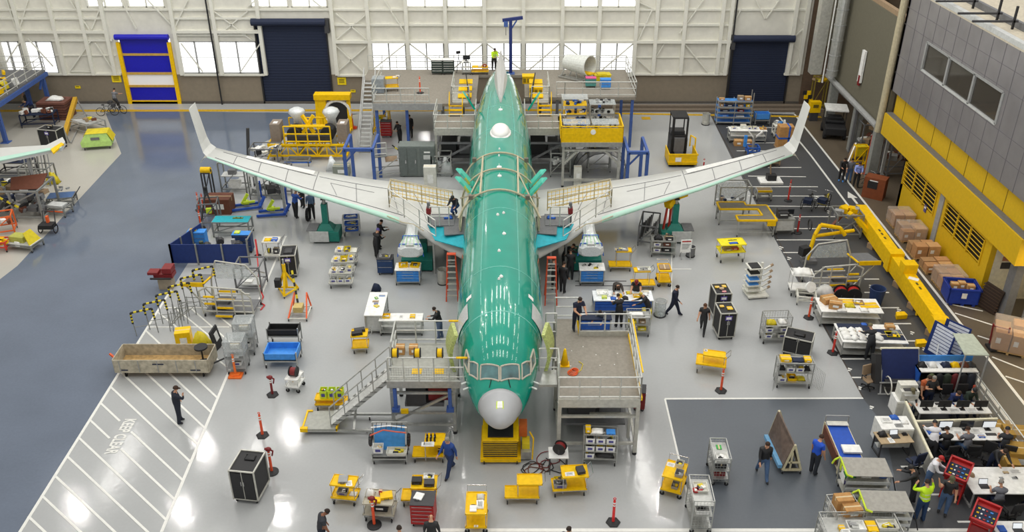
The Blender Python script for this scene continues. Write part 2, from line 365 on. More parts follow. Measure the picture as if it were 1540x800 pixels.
c = B(); XB = 23.8; ye = PX(1530,385,XB).y
c.box(XB, 30, ye, 55.3, 3.42, 4.8, YW); c.box(XB+.1, XB+.5, ye, 55.3, 4.8, 4.84, MGR); c.box(XB+.55, 30, 10, 55.3, 4.8, 6.2, YW)
for i in range(14): yy = ye+.9+i*2.2; c.box(XB+.53, XB+.56, yy, yy+.04, 4.8, 6.2, mat('8a7310', .6))
ob('trim_5', c, kind='structure')
# metal-clad office box
MX = 24.0; y0m, y1m = 12, 55.6; z0m, z1m = 6.25, 12.4
wy1, wy0 = PX(1393,90,MX).y, PX(1500,165,MX).y
A, Cc = PX(1393,62,MX), PX(1388,106,MX); wz1, wz0 = A.z, Cc.z
b = B(); wy1 = (A.y+Cc.y)/2; wy0 = PX(1503,165,MX).y
b.box(MX, MX+.25, y0m, wy0, z0m, z1m, PAN); b.box(MX, MX+.25, wy1, y1m, z0m, z1m, PAN); b.box(MX, MX+.25, wy0, wy1, z0m, wz0, PAN); b.box(MX, MX+.25, wy0, wy1, wz1, z1m, PAN)
b.box(MX, 50, y1m-.3, y1m, z0m, z1m, PAN); b.box(MX+.25, 50, y0m, y1m-.3, z0m, z0m+.2, DGR)
b.box(MX+4, MX+4.2, y0m, y1m-.3, z0m+.2, z1m, OFFW)
SEAM = mat('6e6a70', .5)
for i in range(34):
    y = y0m + i*1.3+.4; segs = [(z0m, z1m)] if not (wy0 < y < wy1) else [(z0m, wz0), (wz1, z1m)]
    for u, v in segs: b.box(MX-.012, MX, y-.02, y+.02, u, v, SEAM)
for z in (7.4, wz0-.15, wz1+.2, 11.4): b.box(MX-.01, MX, y0m, y1m, z-.012, z+.012, SEAM)
ob('wall_right', b, kind='structure')
r_ = B(); r_.box(MX, 50, y0m, y1m, z1m, z1m+.15, mat('c9c0ac', .8, var=.1)); r_.box(MX-.02, MX+.3, y0m, y1m, z1m+.1, z1m+.35, LGR); r_.box(MX+1.5, MX+1.7, y0m, y1m, z1m+.15, z1m+.5, MGR)
ob('ceiling', r_, kind='structure')
fr = B()
for i in range(4): y = wy0 + (wy1-wy0)*i/3; fr.box(MX-.05, MX+.15, y-.09, y+.09, wz0, wz1, GRY)
fr.box(MX-.05, MX+.15, wy0, wy1, wz0-.06, wz0+.06, LGR); fr.box(MX-.05, MX+.15, wy0, wy1, wz1-.06, wz1+.06, GRY)
o = ob('window_30', fr, kind='structure')
for i in range(3):
    g_ = B(); ya, yb = wy0+(wy1-wy0)*i/3+.1, wy0+(wy1-wy0)*(i+1)/3-.1; g_.box(MX+.05, MX+.07, ya, yb, wz0+.05, wz1-.05, mat('4a4640', .06, 0, 0, alpha=.8)); ob('pane', g_, o)
br = B()
for px, py in ((1463,12),(1496,42),(1428,2),(1515,70)):
    p = PX(px, py, MX+1.2); br.box(p.x-.05,p.x+.05,p.y-.05,p.y+.05,z1m,z1m+1.3,BLK); br.box(MX-.9,p.x+.2,p.y-.05,p.y+.05,z1m+.5,z1m+.6,DGR)
ob('trim_6', br, kind='structure')
c = B(); c.box(30,31,40,41,z1m,20,TAN); c.box(34,34.8,33,34,z1m,20,TAN); ob('trim_7', c, kind='structure')
# olive wall panel, eave pipes, ducts
b = B(); b.box(BX, BX+.3, 55.7, 66, 3.6, 10.4, OLV); b.box(BX, BX+.3, 66, WY, 5.4, 13, OLV); b.box(XR, 34, WY-.2, WY+.3, 0, ZT+6, mat('5c4a3a', .8)); b.box(BX+5, BX+5.3, 51.6, WY, 0, 12, mat('7a6a58', .8))
b.box(BX+.1, BX+.4, 55.7, 66, 10.4, 10.7, TAN)
ob('wall_right', b, kind='structure')
b = B()
p, q = PX(1322,196,BX-.4), PX(1368,0,BX-.4); yy = 55.9
b.cyl((BX-.25, yy, 3.3), (BX-.25, yy, 12.5), .22, BEIGE, 12); b.cyl((BX-.2,56.2,3.5),(BX-.2,67,3.7),.2,GRY,10); b.box(BX-.1,BX+.4,56,66,3.2,3.5,MGR)
ob('trim_8', b, kind='structure')
t = T('ventilation_duct', 'tall round silver duct running down the olive wall in the far right corner', 'duct', (BX-.55, 65.2, 0))
b = B(); b.cyl((0,0,4.2),(0,0,13.5),.4,STEEL,16)
for j in range(8): b.cyl((0,0,4.6+j*1.1),(0,0,4.66+j*1.1),.43,GRY,16)
ob('duct_pipe', b, t, smooth=False)
t = T('ventilation_duct', 'squarish light duct beside the round silver one in the far right corner', 'duct', (BX-.9, 67.8, 0))
b = B(); b.box(-.45,.35,-.4,.4,3.6,13.5,ALU); b.cyl((.5,-.5,3),(.5,-.5,13.5),.06,WHT); ob('duct_pipe', b, t)
t = T('wall_louver', 'slim white lamp housing in a slot of the olive wall panel', 'lamp', PX(1297,100,BX-.1))
b = B(); b.box(-.1,.05,-.25,.25,-1.1,1.1,WHT); ob('housing', b, t); b = B(); b.box(-.12,-.02,-.2,.1,-1.3,-.6,DRED); ob('cover', b, t)
# columns and clutter bay behind the olive wall
for k, (x, y) in enumerate(((BX+.2, 66.2), (BX+.3, 61.0), (BX-.1,56.0))):
    b = B(); b.box(x-.3,x+.3,y-.25,y+.25,0,3.7 if k else 5.4,mat('8b8d88', .6)); ob('trim_%d' % (9+k), b, kind='structure')
# open bay at lower right: column + shelf
b = B(); b.box(24.4,24.8,38.2,38.8,0,5,MGR); ob('trim_12', b, kind='structure')
# ---------------- the airliner -----------------------------------------------
NY = 26.8
ST = [(0,.03,2.62,2.52),(.08,.24,2.82,2.32),(.25,.44,3.0,2.14),(.55,.62,3.16,1.96),(.95,.77,3.36,1.8),(1.25,.97,3.55,1.7),(1.5,1.1,3.85,1.64),(1.8,1.22,4.2,1.58),(2.1,1.32,4.5,1.52),(2.7,1.47,4.78,1.45),(3.5,1.62,4.98,1.4),
      (4.3,1.73,5.14,1.35),(5.2,1.81,5.24,1.32),(6.3,1.87,5.3,1.3),(8,1.88,5.31,1.3),(24,1.88,5.31,1.3),(26.5,1.87,5.31,1.45),(29,1.76,5.3,1.85),(31.5,1.52,5.24,2.45),(34,1.3,5.14,3.1),(36,1.02,5.02,3.55),(37.6,.72,4.85,3.95),(38.2,.4,4.7,4.15)]
def sec(s):
    for a, c in zip(ST, ST[1:]):
        if a[0] <= s <= c[0]:
            t = (s-a[0])/(c[0]-a[0]); return [a[i]+(c[i]-a[i])*t for i in (1,2,3)]
    return ST[-1][1:]
def fus(s, th, off=0):   # th=0 top, positive to +x
    w_, zt, zb = sec(s); zc = zb + (zt-zb)*.47
    x = (w_+off)*sin(th); c = cos(th); z = zc + (c*(zt-zc+off) if c > 0 else c*(zc-zb+off))
    return Vector((x, s, z))
air = T('airliner', 'green-primed twin-engine passenger jet with pale grey wings standing nose forward in the hall centre', 'airplane', (-.45, NY, 0), R(.55))
def loft(s0, s1, n, m, ds=.5, extra=()):
    b = B(); ss = sorted(set([s0, s1] + [a[0] for a in ST if s0 < a[0] < s1] + list(extra) + ([8+2*i for i in range(9)] if s0 < 8 < s1 else [])))
    vs = []; 
    for s in ss:
        for i in range(n): vs.append(fus(s, 2*pi*i/n))
    fs = [(j*n+i, j*n+(i+1)%n, (j+1)*n+(i+1)%n, (j+1)*n+i) for j in range(len(ss)-1) for i in range(n)]
    fs = [f[::-1] for f in fs]
    fs += [tuple(range(n)), tuple((len(ss)-1)*n+i for i in range(n-1,-1,-1))]
    b.add(vs, fs, m); return b
TEAL2 = mat('06947e', .2, 0, .06, 1.2, coat=.85, spec=.35)
f_ = ob('fuselage', loft(1.08, 38.2, 64, TEAL2), air, smooth=True)
ob('radome', loft(0, 1.08, 48, mat('b4b6b8', .35, 0, .04, 3)), air, smooth=True)
SE = mat('6fc0b0', .4); 
def band(b, s0, s1, t0, t1, m, off=.006, n=24):   # patch on the fuselage skin
    k = max(1, int((s1-s0)/1.0)) if s1-s0 > .3 else 1
    vs = []
    for j in range(k+1):
        for i in range(n+1): vs.append(fus(s0+(s1-s0)*j/k, t0+(t1-t0)*i/n, off))
    b.add(vs, [(j*(n+1)+i, (j+1)*(n+1)+i, (j+1)*(n+1)+i+1, j*(n+1)+i+1) for j in range(k) for i in range(n)], m)
b = B()
for s in (4.0, 7.3, 13.2, 24.5, 28.5): band(b, s, s+.045, -pi/2, pi/2, SE)
for th in (-.45, .45, -1.1, 1.1): band(b, 4.0 if abs(th) < 1 else 7.3, 32, th-.01, th+.01, SE, n=1)
ob('seam', b, f_, smooth=True)
# windscreen: two front panes and side panes with frame
fm = mat('b9b4a4', .4); WG = mat('4a7476', .04, 0, .6, 1.5, coat=1, spec=1)
def wpane(name, s_t):   # s_t list of (s,theta)
    b = B(); n = 6; (a, c, d, e_) = s_t; vs = []
    for j in range(n+1):
        for i in range(n+1):
            u, v = i/n, j/n
            s = (a[0]*(1-u)+c[0]*u)*(1-v)+(e_[0]*(1-u)+d[0]*u)*v; th = (a[1]*(1-u)+c[1]*u)*(1-v)+(e_[1]*(1-u)+d[1]*u)*v
            vs.append(fus(s, th, .012))
    b.add(vs, [(j*(n+1)+i, (j+1)*(n+1)+i, (j+1)*(n+1)+i+1, j*(n+1)+i+1) for j in range(n) for i in range(n)], WG)
    o = ob(name, b, air, smooth=True); f = B(); pts = []
    for (p, q) in ((a,c),(c,d),(d,e_),(e_,a)):
        for k in range(7): pts.append(fus(p[0]+(q[0]-p[0])*k/6, p[1]+(q[1]-p[1])*k/6, .02))
    f.tube(pts, .036, fm); ob('window_frame', f, o)
for sg in (-1, 1):
    wpane('windshield', [(1.3,sg*.03),(1.5,sg*.74),(1.84,sg*.62),(1.66,sg*.03)])
    wpane('side_window', [(1.55,sg*.84),(1.95,sg*1.16),(2.3,sg*1.02),(1.92,sg*.72)])
    wpane('side_window', [(2.05,sg*1.18),(2.6,sg*1.26),(2.95,sg*1.04),(2.42,sg*1.0)])
    b = B(); b.tube([fus(1.15,sg*.45,.03), fus(1.38,sg*.3,.04)], .015, BLK); ob('wiper', b, air)
# door openings wrapped in plastic + swung doors
for sg, s_ in ((-1, 4.35), (1, 4.35)):
    b = B(); band(b, s_, s_+1.05, sg*.82, sg*1.55, PLAS, .03, 10); ob('door_cover', b, air, label='clear plastic sheeting over the open forward doorway')
    d = B(); vs = []; n = 8
    for j in range(n+1):
        z = 2.6+1.85*j/n; x = 1.62+.2*sin(pi*j/n)-.1*(j/n); vs += [(sg*(x+.12), 3.2, z), (sg*(x+.32), 4.15, z), (sg*(x+.46), 4.15, z), (sg*(x+.26), 3.2, z)]
    fs = []
    for j in range(n):
        for i in range(4): fs.append((j*4+i, j*4+(i+1)%4, (j+1)*4+(i+1)%4, (j+1)*4+i))
    fs += [(0,1,2,3), (n*4+3,n*4+2,n*4+1,n*4)]
    d.add(vs, fs, mat('aeb86e', .5, var=.35, scale=14)); ob('entry_door', d, air, label='open door with yellow-green ribbed inner side')
    for j, s in enumerate((1.9, 2.15)): k = B(); p = fus(s, sg*1.55, .0); k.tube([p, p+Vector((sg*.18,-.12,.0))], .035, WHT); ob('probe', k, air)
    b = B(); band(b, 5.6, 5.85, sg*.7, sg*.86, WHT, .015, 2); ob('taped_note', b, air)
    b = B(); band(b, 31.2, 33.0, sg*1.05, sg*1.5, PLAS, .02, 8); ob('door_cover', b, air)
    h = B(); p = Vector((sg*1.75, 30.2, 4.4)); h.slab([p, p+Vector((sg*.5,-.1,.9)), p+Vector((sg*.8,1.0,.9)), p+Vector((sg*.3,1.0,0))], .12, TEAL); ob('entry_door', h, air)
# dome, fin fairing, antennas
b = B(); b.lathe([(1,0),(1,.1),(.93,.22),(.75,.34),(.45,.42),(.1,.44)], (0,23.7,5.26), mat('e8e8e4', .35, var=.02), 24, .55, .95); b.lathe([(1.15,-.04),(1.12,.03),(1,.06)], (0,23.7,5.26), WHT, 24, .55, .95)
ob('satellite_dome', b, air, smooth=True)
b = B(); n = 14; secs = []
for j in range(n+1):
    t = j/n; y = 29.0+8.2*t; w_ = .5*sin(pi*min(1, t*.62+.02))**.8*(1 if t < .8 else 1-(t-.8)*3.2) + .01; zb_ = sec(y)[1]-.35; hh = .15+1.5*t**1.1 + .35
    secs += [(-w_, y, zb_), (w_, y, zb_), (w_*.55, y, zb_+hh*.75), (0, y, zb_+hh), (-w_*.55, y, zb_+hh*.75)]
b.add(secs, [(j*5+i, (j+1)*5+i, (j+1)*5+(i+1)%5, j*5+(i+1)%5) for j in range(n) for i in range(5)] + [(0,1,2,3,4), (n*5+4,n*5+3,n*5+2,n*5+1,n*5)], mat('c9c9c6', .4, var=.04))
ob('fin_fairing', b, air, smooth=False)
for s, th, k in ((27.6,0,.3),(20.9,-.03,.12),(19.9,-.04,.12),(18.3,-.03,.3),(17.1,-.02,.25),(12.4,-.06,.16),(12.6,.09,.16),(10.4,.1,.2),(8.7,-.02,.16),(6.4,.03,.18),(6.2,-.02,.12)):
    k *= .6; b = B(); p = fus(s, th); b.lathe([(k*.8,0),(k*.7,.05),(.03,.09)], p, WHT, 12); b.slab([p+Vector((0,-k*.4,.02)), p+Vector((0,k*.6,.02)), p+Vector((0,k*.5,k)), p+Vector((0,k*.1,k))], .02, WHT); ob('antenna', b, air)
# wings, from chord stations in aircraft axes
WGC = mat('c9cac6', .4, 0, .03, 2); WLE = mat('b4dccb', .35, 0, .03, 2); WLN = mat('77787a', .5)
WS = [(1.5, 13.6, 22.4, 2.05, .95),(2.3,14.4,22.45,2.1,.85),(3.6,15.6,22.5,2.2,.7),(4.9,17.0,22.5,2.45,.55),(5.5,17.3,22.55,2.5,.52),(8,18.55,22.75,2.76,.42),(11.3,20.1,23.2,3.1,.33),(14.5,21.7,24.0,3.55,.24),(17.3,23.1,24.75,3.98,.16)]
def wst(x):
    for a, c in zip(WS, WS[1:]):
        if a[0] <= x <= c[0]: t = (x-a[0])/(c[0]-a[0]); return [a[i]+(c[i]-a[i])*t for i in range(1,5)]
    return WS[-1][1:]
AF = [(0,0),(.012,.2),(.05,.38),(.12,.5),(.3,.55),(.5,.48),(.75,.27),(1,.02),(1,-.02),(.75,-.12),(.5,-.3),(.3,-.42),(.12,-.4),(.05,-.3),(.012,-.16)]
def wsec(sg, x, c0=0, c1=1):
    le, te, z, t = wst(x); return [(sg*x, le+(te-le)*u, z+t*v) for u, v in AF]
for sg in (-1, 1):
    b = B(); vs = []; n = len(AF)
    for st in WS: vs += wsec(sg, st[0])
    for j in range(len(WS)-1):
        for i in range(n):
            f = (j*n+i, j*n+(i+1)%n, (j+1)*n+(i+1)%n, (j+1)*n+i)
            if sg < 0: f = f[::-1]
            b.f.append(f); b.m.append(0)
            if i in (0, 1, 14) and j >= 4: b.m[-1] = 1
    b.v = vs; b.mats = [WGC, WLE]; b.f.append(tuple((len(WS)-1)*n+i for i in range(n))); b.m.append(0)
    wg = ob('wing', b, air, smooth=True)
    def up(x, u, o=.012):
        le, te, z, t = wst(x)
        for (a, c) in zip(AF[:8], AF[1:8]):
            if a[0] <= u <= c[0]: k = (u-a[0])/(c[0]-a[0]); v = a[1]+(c[1]-a[1])*k; break
        return Vector((sg*x, le+(te-le)*u, z+t*v+o))
    L_ = B()
    def ln(pts, r=.018, m=WLN):
        q = []
        for (x0,u0),(x1,u1) in zip(pts, pts[1:]):
            for k in range(9): q.append(up(x0+(x1-x0)*k/8, u0+(u1-u0)*k/8))
        L_.tube(q, r, m, 4)
    ln([(5.3,.10),(16.8,.12)]); ln([(3,.72),(9.5,.70),(10.6,.72)]); ln([(10.8,.73),(16.6,.74)]); ln([(5.6,.12),(6.3,.7)]); ln([(8,.12),(8.4,.7)]); ln([(9.2,.14),(9.8,.52),(7.2,.5)], .014)
    ln([(10.6,.12),(10.8,.98)]); ln([(12.3,.12),(12.5,.74)]); ln([(14,.12),(14.2,.74)]); ln([(15.6,.12),(15.7,.74)]); ln([(4,.2),(5,.7)])
    ob('panel_line', L_, wg)
    fp = B(); fv = []
    xs_ = [11.0, 12.5, 14, 15.2]
    for x in xs_:
        p, q = up(x, .76, .02), up(x, .985, .02); fv += [p, q]
    fp.add(fv, [((2*i, 2*i+1, 2*i+3, 2*i+2) if sg < 0 else (2*i+2, 2*i+3, 2*i+1, 2*i)) for i in range(3)], mat('e6e6e2', .3)); ob('aileron', fp, wg)
    # winglet: upward blade and short lower blade
    b = B(); x0 = 17.3; le, te, z, t = wst(x0)
    def blade(secs_, m):
        vs = []
        for (x, y0, y1, zz, th_, nx) in secs_: vs += [(sg*x, y0, zz), (sg*(x+th_*nx), y0+(y1-y0)*.35, zz+th_), (sg*x, y1, zz), (sg*(x-th_*nx), y0+(y1-y0)*.35, zz-th_*.5)]
        k = len(secs_); b.add(vs, [(j*4+i, j*4+(i+1)%4, (j+1)*4+(i+1)%4, (j+1)*4+i) for j in range(k-1) for i in range(4)] + [(0,1,2,3),((k-1)*4+3,(k-1)*4+2,(k-1)*4+1,(k-1)*4)], m)
    blade([(17.2,le-.05,te,z,.07,0),(17.55,le+.25,te+.15,z+.2,.06,.5),(17.75,le+.55,te+.3,z+.6,.05,1),(18.3,le+1.25,te+.85,z+2.55,.02,1)], WGC)
    blade([(17.2,le+.1,te-.1,z,.05,0),(17.6,le+.3,te-.1,z-.15,.04,.5),(18.1,le+1.0,te+.0,z-.75,.015,.6)], mat('d8d8cc', .4))
    ob('winglet', b, wg, smooth=False)
    # pylon and its shrink-wrapped front
    b = B(); b.add([(sg*4.45,15.0,1.75),(sg*5.0,15.0,1.75),(sg*4.9,15.0,2.35),(sg*4.55,15.0,2.35),(sg*4.45,17.4,1.9),(sg*5.0,17.4,1.9),(sg*5.0,17.6,2.68),(sg*4.45,17.6,2.68)], [(0,1,2,3),(4,7,6,5),(0,4,5,1),(1,5,6,2),(2,6,7,3),(3,7,4,0)], WGC)
    py_ = ob('engine_pylon', b, wg)
    b = B(); cx = sg*4.73; vs = []; n = 12
    for y, hw, z0_, z1_ in ((14.95,.5,1.65,2.2),(15.1,.68,1.55,2.3),(15.45,.54,1.6,2.5),(15.9,.35,1.75,2.6),(17.0,.33,1.9,2.75)):
        for i in range(n): a = 2*pi*i/n; c_, s_ = cos(a), sin(a); k_ = 1/max(abs(c_), abs(s_))**.6; vs.append((cx+hw*c_*k_, y, (z0_+z1_)/2+(z1_-z0_)/2*s_*k_))
    b.add(vs, [(j*n+i, j*n+(i+1)%n, (j+1)*n+(i+1)%n, (j+1)*n+i) for j in range(4) for i in range(n)]+[tuple(range(n))[::-1]], PLAS)
    for y, hw, zt_ in ((15.12,.68,2.34),(15.6,.5,2.58)): b.tube([(cx-hw,y,1.6),(cx-hw*.8,y,zt_),(cx+hw*.8,y,zt_),(cx+hw,y,1.6)], .03, BLU)
    for q in range(5): b.tube([(cx-.46+.23*q,15.0,2.32),(cx-.3+.15*q,15.7,2.62)], .018, mat('a8d8a0', .5))
    ob('plastic_wrap', b, py_, label='clear plastic shroud wrapped round the bare engine mount')
    # cyan and grey pads over the inner wing
    b = B(); pts = [Vector((sg*x, y, z_)) for x, y, z_ in ((1.75,13.8,2.75),(3.4,14.8,2.75),(3.9,16.4,2.86),(2.9,15.9,2.92),(1.9,15.0,2.95))]
    b.slab(pts if sg > 0 else pts[::-1], .05, CYAN); ob('leading_edge_pad', b, wg, label='cyan protective pad on the inner wing')
    b = B(); pts = [Vector((sg*x, y, z_)) for x, y, z_ in ((1.9,15.0,3.0),(2.9,14.9,2.98),(3.1,17.4,2.96),(1.9,17.0,3.0))]
    b.slab(pts if sg > 0 else pts[::-1], .05, MGR); ob('wing_mat', b, wg, label='grey work mat on the inner wing')
    # overwing exits swung up
    for s in (16.9, 18.0):
        b = B(); p = fus(s, sg*.95, .02); b.slab([p+Vector((0,-.3,0)), p+Vector((sg*.6,-.27,.72)), p+Vector((sg*.85,0,.9)), p+Vector((sg*.6,.27,.75)), p+Vector((0,.3,0))], .1, mat('4fbfa8', .4)); 
        b.slab([p+Vector((sg*.16,-.29,.12)), p+Vector((sg*.4,-.27,.45)), p+Vector((sg*.4,-.1,.45)), p+Vector((sg*.16,-.1,.12))], .12, YEL2); ob('exit_hatch', b, air)
# nose gear
b = B(); b.cyl((0,3.6,.7),(0,3.6,1.7),.09,STEEL); b.cyl((-.35,3.6,.42),(-.15,3.6,.42),.34,RUB,16); b.cyl((.15,3.6,.42),(.35,3.6,.42),.34,RUB,16); b.cyl((-.3,3.6,.42),(.3,3.6,.42),.08,STEEL); ob('nose_gear', b, air)
for sg in (-1,1):
    b = B(); b.cyl((sg*2.8,19.6,.8),(sg*2.6,19.6,2.1),.13,STEEL); b.cyl((sg*2.35,19.6,.56),(sg*2.7,19.6,.56),.56,RUB,18); b.cyl((sg*2.95,19.6,.56),(sg*3.3,19.6,.56),.56,RUB,18); b.cyl((sg*2.35,19.6,.56),(sg*3.3,19.6,.56),.12,STEEL); ob('main_gear', b, air)
b = B(); p = fus(.7, 0, .01); b.slab([fus(.35,-.28,.012), fus(.35,.28,.012), fus(.62,.2,.012), fus(.62,-.2,.012)], .005, LIME); b.slab([fus(.37,-.2,.02), fus(.37,.2,.02), fus(.6,.14,.02), fus(.6,-.14,.02)], .005, WHT)
ob('taped_note', b, air)
# ---------------- people -----------------------------------------------------
def person(label, pos, face=180, shirt=BLK, trousers=NAVY, pose='stand', hair='hair', hairm=None, skin=SKIN, sleeve=True, ph=0, lean=None, tall=1.76, z=0, vest=None, hold=None, shoes=BLK, head_down=12, group=None):
    """one continuous skinned body; faces +Y locally, turned by `face` degrees (180 = towards the hall door side)"""
    loc = P(pos[0], pos[1], z) if len(pos) == 2 else Vector(pos)
    t = T('person', label, 'person', loc, R(face), group)
    J = {}; r = {}; E = []
    def j(n, p, rad, par=None):
        J[n] = Vector(p); r[n] = rad
        if par: E.append((par, n))
    sit = pose in ('sit', 'sitwork', 'cycle'); cr = pose == 'crouch'
    ln = R({'bend': 48, 'work': 14, 'sitwork': 16, 'cycle': 14, 'crouch': 30, 'lookdown': 12}.get(pose, 3) if lean is None else lean)
    hz = .93 if not (sit or cr) else .52 if not cr else .42
    if pose == 'cycle': hz = .95
    def sp(d, x=0, f=0): return Vector((x, sin(ln)*d + f*cos(ln), hz + cos(ln)*d - f*sin(ln)))
    j('pel', (0,0,hz), .135); j('wai', sp(.18), .125, 'pel'); j('che', sp(.36), .145, 'wai'); j('uch', sp(.48), .115, 'che'); j('nec', sp(.57,0,.01), .058, 'uch')
    hl = ln + R(head_down); c = sp(.57, 0, .01)
    def hp(d, f, x=0): return c + Vector((x, sin(hl)*d + cos(hl)*f, cos(hl)*d - sin(hl)*f))
    j('chi', hp(.075,.03), .062, 'nec'); j('hea', hp(.145,.025), .088, 'chi'); j('top', hp(.21,.01), .07, 'hea'); j('nos', hp(.12,.125), .014, 'hea')
    L1, L2, A1, A2 = .43, .42, .29, .25
    legs = {'stand': ((2,2),(-2,2)), 'walk': ((24,6),(-20,14)), 'sit': ((84,88),(80,84)), 'sitwork': ((84,80),(84,92)), 'cycle': ((62,60),(35,40)), 'crouch': ((95,135),(60,120)), 'bend': ((4,4),(-6,4))}.get(pose, ((4,4),(-4,4)))
    for k, (sg, (hipa, kn)) in enumerate(zip((-1, 1), legs)):
        s = 'LR'[k]; a = R(hipa); kx = sg*.11 if not sit else sg*.14
        j('hip'+s, (sg*.095, 0, hz-.06), .105, 'pel'); k_ = Vector((kx, sin(a)*L1, hz-.06-cos(a)*L1)); j('kne'+s, k_, .068, 'hip'+s)
        mid = (J['hip'+s]+k_)/2; a2 = a - R(kn); an = k_ + Vector((0, sin(a2)*L2, -cos(a2)*L2)); j('ank'+s, an, .047, 'kne'+s)
        j('toe'+s, an + Vector((sg*.02, .17, -.035)), .036, 'ank'+s); j('hee'+s, an+Vector((0,-.05,-.045)), .034, 'ank'+s)
    arms = {'stand': ((4,12,12),(4,12,12)), 'walk': ((-22,10,18),(24,10,25)), 'work': ((30,8,50),(24,8,56)), 'bend': ((40,8,22),(34,8,28)), 'sitwork': ((26,8,52),(22,8,58)), 'sit': ((35,12,50),(30,12,60)),
            'phone': ((5,12,20),(58,22,118)), 'cycle': ((58,10,15),(58,10,15)), 'hips': ((-10,38,70),(-10,38,70)), 'cross': ((30,16,95),(30,16,95)), 'point': ((55,10,15),(5,10,30)), 'heads': ((60,45,118),(60,45,118)), 'crouch': ((35,8,40),(30,8,45)), 'lookdown': ((4,8,14),(4,8,14)), 'spread': ((45,30,15),(40,10,30))}.get(pose, ((4,12,12),(4,12,12)))
    for k, (sg, (fw, ab, el)) in enumerate(zip((-1, 1), arms)):
        s = 'LR'[k]; j('sho'+s, sp(.455, sg*.185), .066, 'uch')
        a = R(fw) + ln*.4; b_ = R(ab); d = Vector((sg*sin(b_), sin(a)*cos(b_), -cos(a)*cos(b_)))
        e = J['sho'+s] + d*A1; j('elb'+s, e, .045, 'sho'+s); a2 = a + R(el); ins = -1.05 if pose == 'heads' else -.45 if pose in ('cross','work','sitwork','heads','hips') else -.1
        d2 = Vector((sg*(sin(b_)+ins), sin(a2), -cos(a2))).normalized(); w_ = e + d2*A2; j('wri'+s, w_, .027, 'elb'+s); pm = w_ + d2*.075; j('pal'+s, pm, .033, 'wri'+s)
        side = d2.cross(Vector((0,0,1)));
        if side.length < .1: side = Vector((1,0,0))
        side.normalize(); nn = side.cross(d2)
        for q in range(4):
            o = side*(q-1.5)*.021; f1 = pm + o + d2*(.045+.006*(1 if q in (1,2) else 0)); f2 = f1 + (d2*.8 - nn*.6).normalized()*(.035 if q != 3 else .026)
            j('f%s%da' % (s,q), f1, .010, 'pal'+s); j('f%s%db' % (s,q), f2, .008, 'f%s%da' % (s,q))
        th = w_ + d2*.03 + side*.045*sg; j('t'+s, th, .012, 'wri'+s); j('u'+s, th + (d2+side*.3*sg).normalized()*.035, .010, 't'+s)
    names = list(J); sc_ = tall/1.76; zmin = min(v.z for n, v in J.items()) - .034
    if pose == 'cycle': zmin = -.12
    vs = [(J[n] - Vector((0,0,zmin)))*sc_ for n in names]; ed = [(names.index(a), names.index(b)) for a, b in E]
    me = bpy.data.meshes.new('body'); me.from_pydata(vs, ed, []); o = bpy.data.objects.new('body', me); COL.objects.link(o)
    o.modifiers.new('s', 'SKIN'); sub = o.modifiers.new('u', 'SUBSURF'); sub.levels = 1
    for i, n in enumerate(names):
        q = r[n]*sc_*(1.3 if n[:3] in ('pel','wai','che','uch','sho','elb','kne','hip','ank') else 1); me.skin_vertices[0].data[i].radius = (q, q); me.skin_vertices[0].data[i].use_root = (i == 0)
    dg = bpy.context.evaluated_depsgraph_get(); m2 = bpy.data.meshes.new_from_object(o.evaluated_get(dg)); bpy.data.objects.remove(o)
    reg = {}
    for n in names:
        reg[n] = (2 if n in ('pel','hipL','hipR','kneL','kneR') else 1 if n in ('wai','che','uch','shoL','shoR','elbL','elbR') else 3 if n[:3] in ('toe','hee') else 2 if n[:3] == 'ank' else 0)
    m2.materials.clear()
    for m in (skin, shirt, trousers, shoes): m2.materials.append(m)
    seg = [(vs[a], vs[b], names[a], names[b]) for a, b in ed]
    for p in m2.polygons:
        cc = p.center; best = 9; bi = 0
        for a, b, na, nb in seg:
            d = b - a; tt = max(0, min(1, (cc-a).dot(d)/max(1e-9, d.length_squared))); dd = (cc - a - d*tt).length - .5*(r[na]*(1-tt)+r[nb]*tt)
            if dd < best:
                best = dd; n = nb if tt > .5 else na; bi = reg[n]
                if na[:3] == 'elb' : bi = (1 if tt < .85 else 0) if sleeve else 0
                if na[:3] == 'sho' and not sleeve: bi = 1 if tt < .6 else 0
                if na[:3] == 'kne': bi = 2
                if na == 'nec' or nb == 'nec': bi = 1 if tt < .4 and nb == 'nec' else 0
                if na == 'pel' and nb == 'wai': bi = 2 if tt < .25 else 1
        p.material_index = bi
    m2.polygons.foreach_set('use_smooth', [True]*len(m2.polygons))
    o = bpy.data.objects.new('body', m2); COL.objects.link(o); o.parent = t
    # hair or cap, eyes
    Z0 = Vector((0,0,zmin)); hc = (J['hea']*.6 + J['top']*.4 - Z0)*sc_; up = Vector((0, sin(hl), cos(hl))); fw_ = Vector((0, cos(hl), -sin(hl)))
    hm = hairm or mat('2a1d15', .8)
    def cap(m, rad=.108, brim=False):
        b = B(); vs_ = []; n = 12; kk = 6
        for a in range(kk+1):
            th = (pi*.56)*a/kk
            for i in range(n):
                ph_ = 2*pi*i/n; cut = 1.0
                v = up*cos(th)*rad + (Vector((1,0,0))*cos(ph_)*.88 + fw_*sin(ph_)*1.0)*sin(th)*rad
                if a >= 4 and sin(ph_) > .2 and not brim: v *= .86
                vs_.append(hc + v*sc_ - fw_*.012)
        b.add(vs_, [(a*n+i, (a+1)*n+i, (a+1)*n+(i+1)%n, a*n+(i+1)%n) for a in range(kk) for i in range(n)] + [tuple(range(n))[::-1]], m)
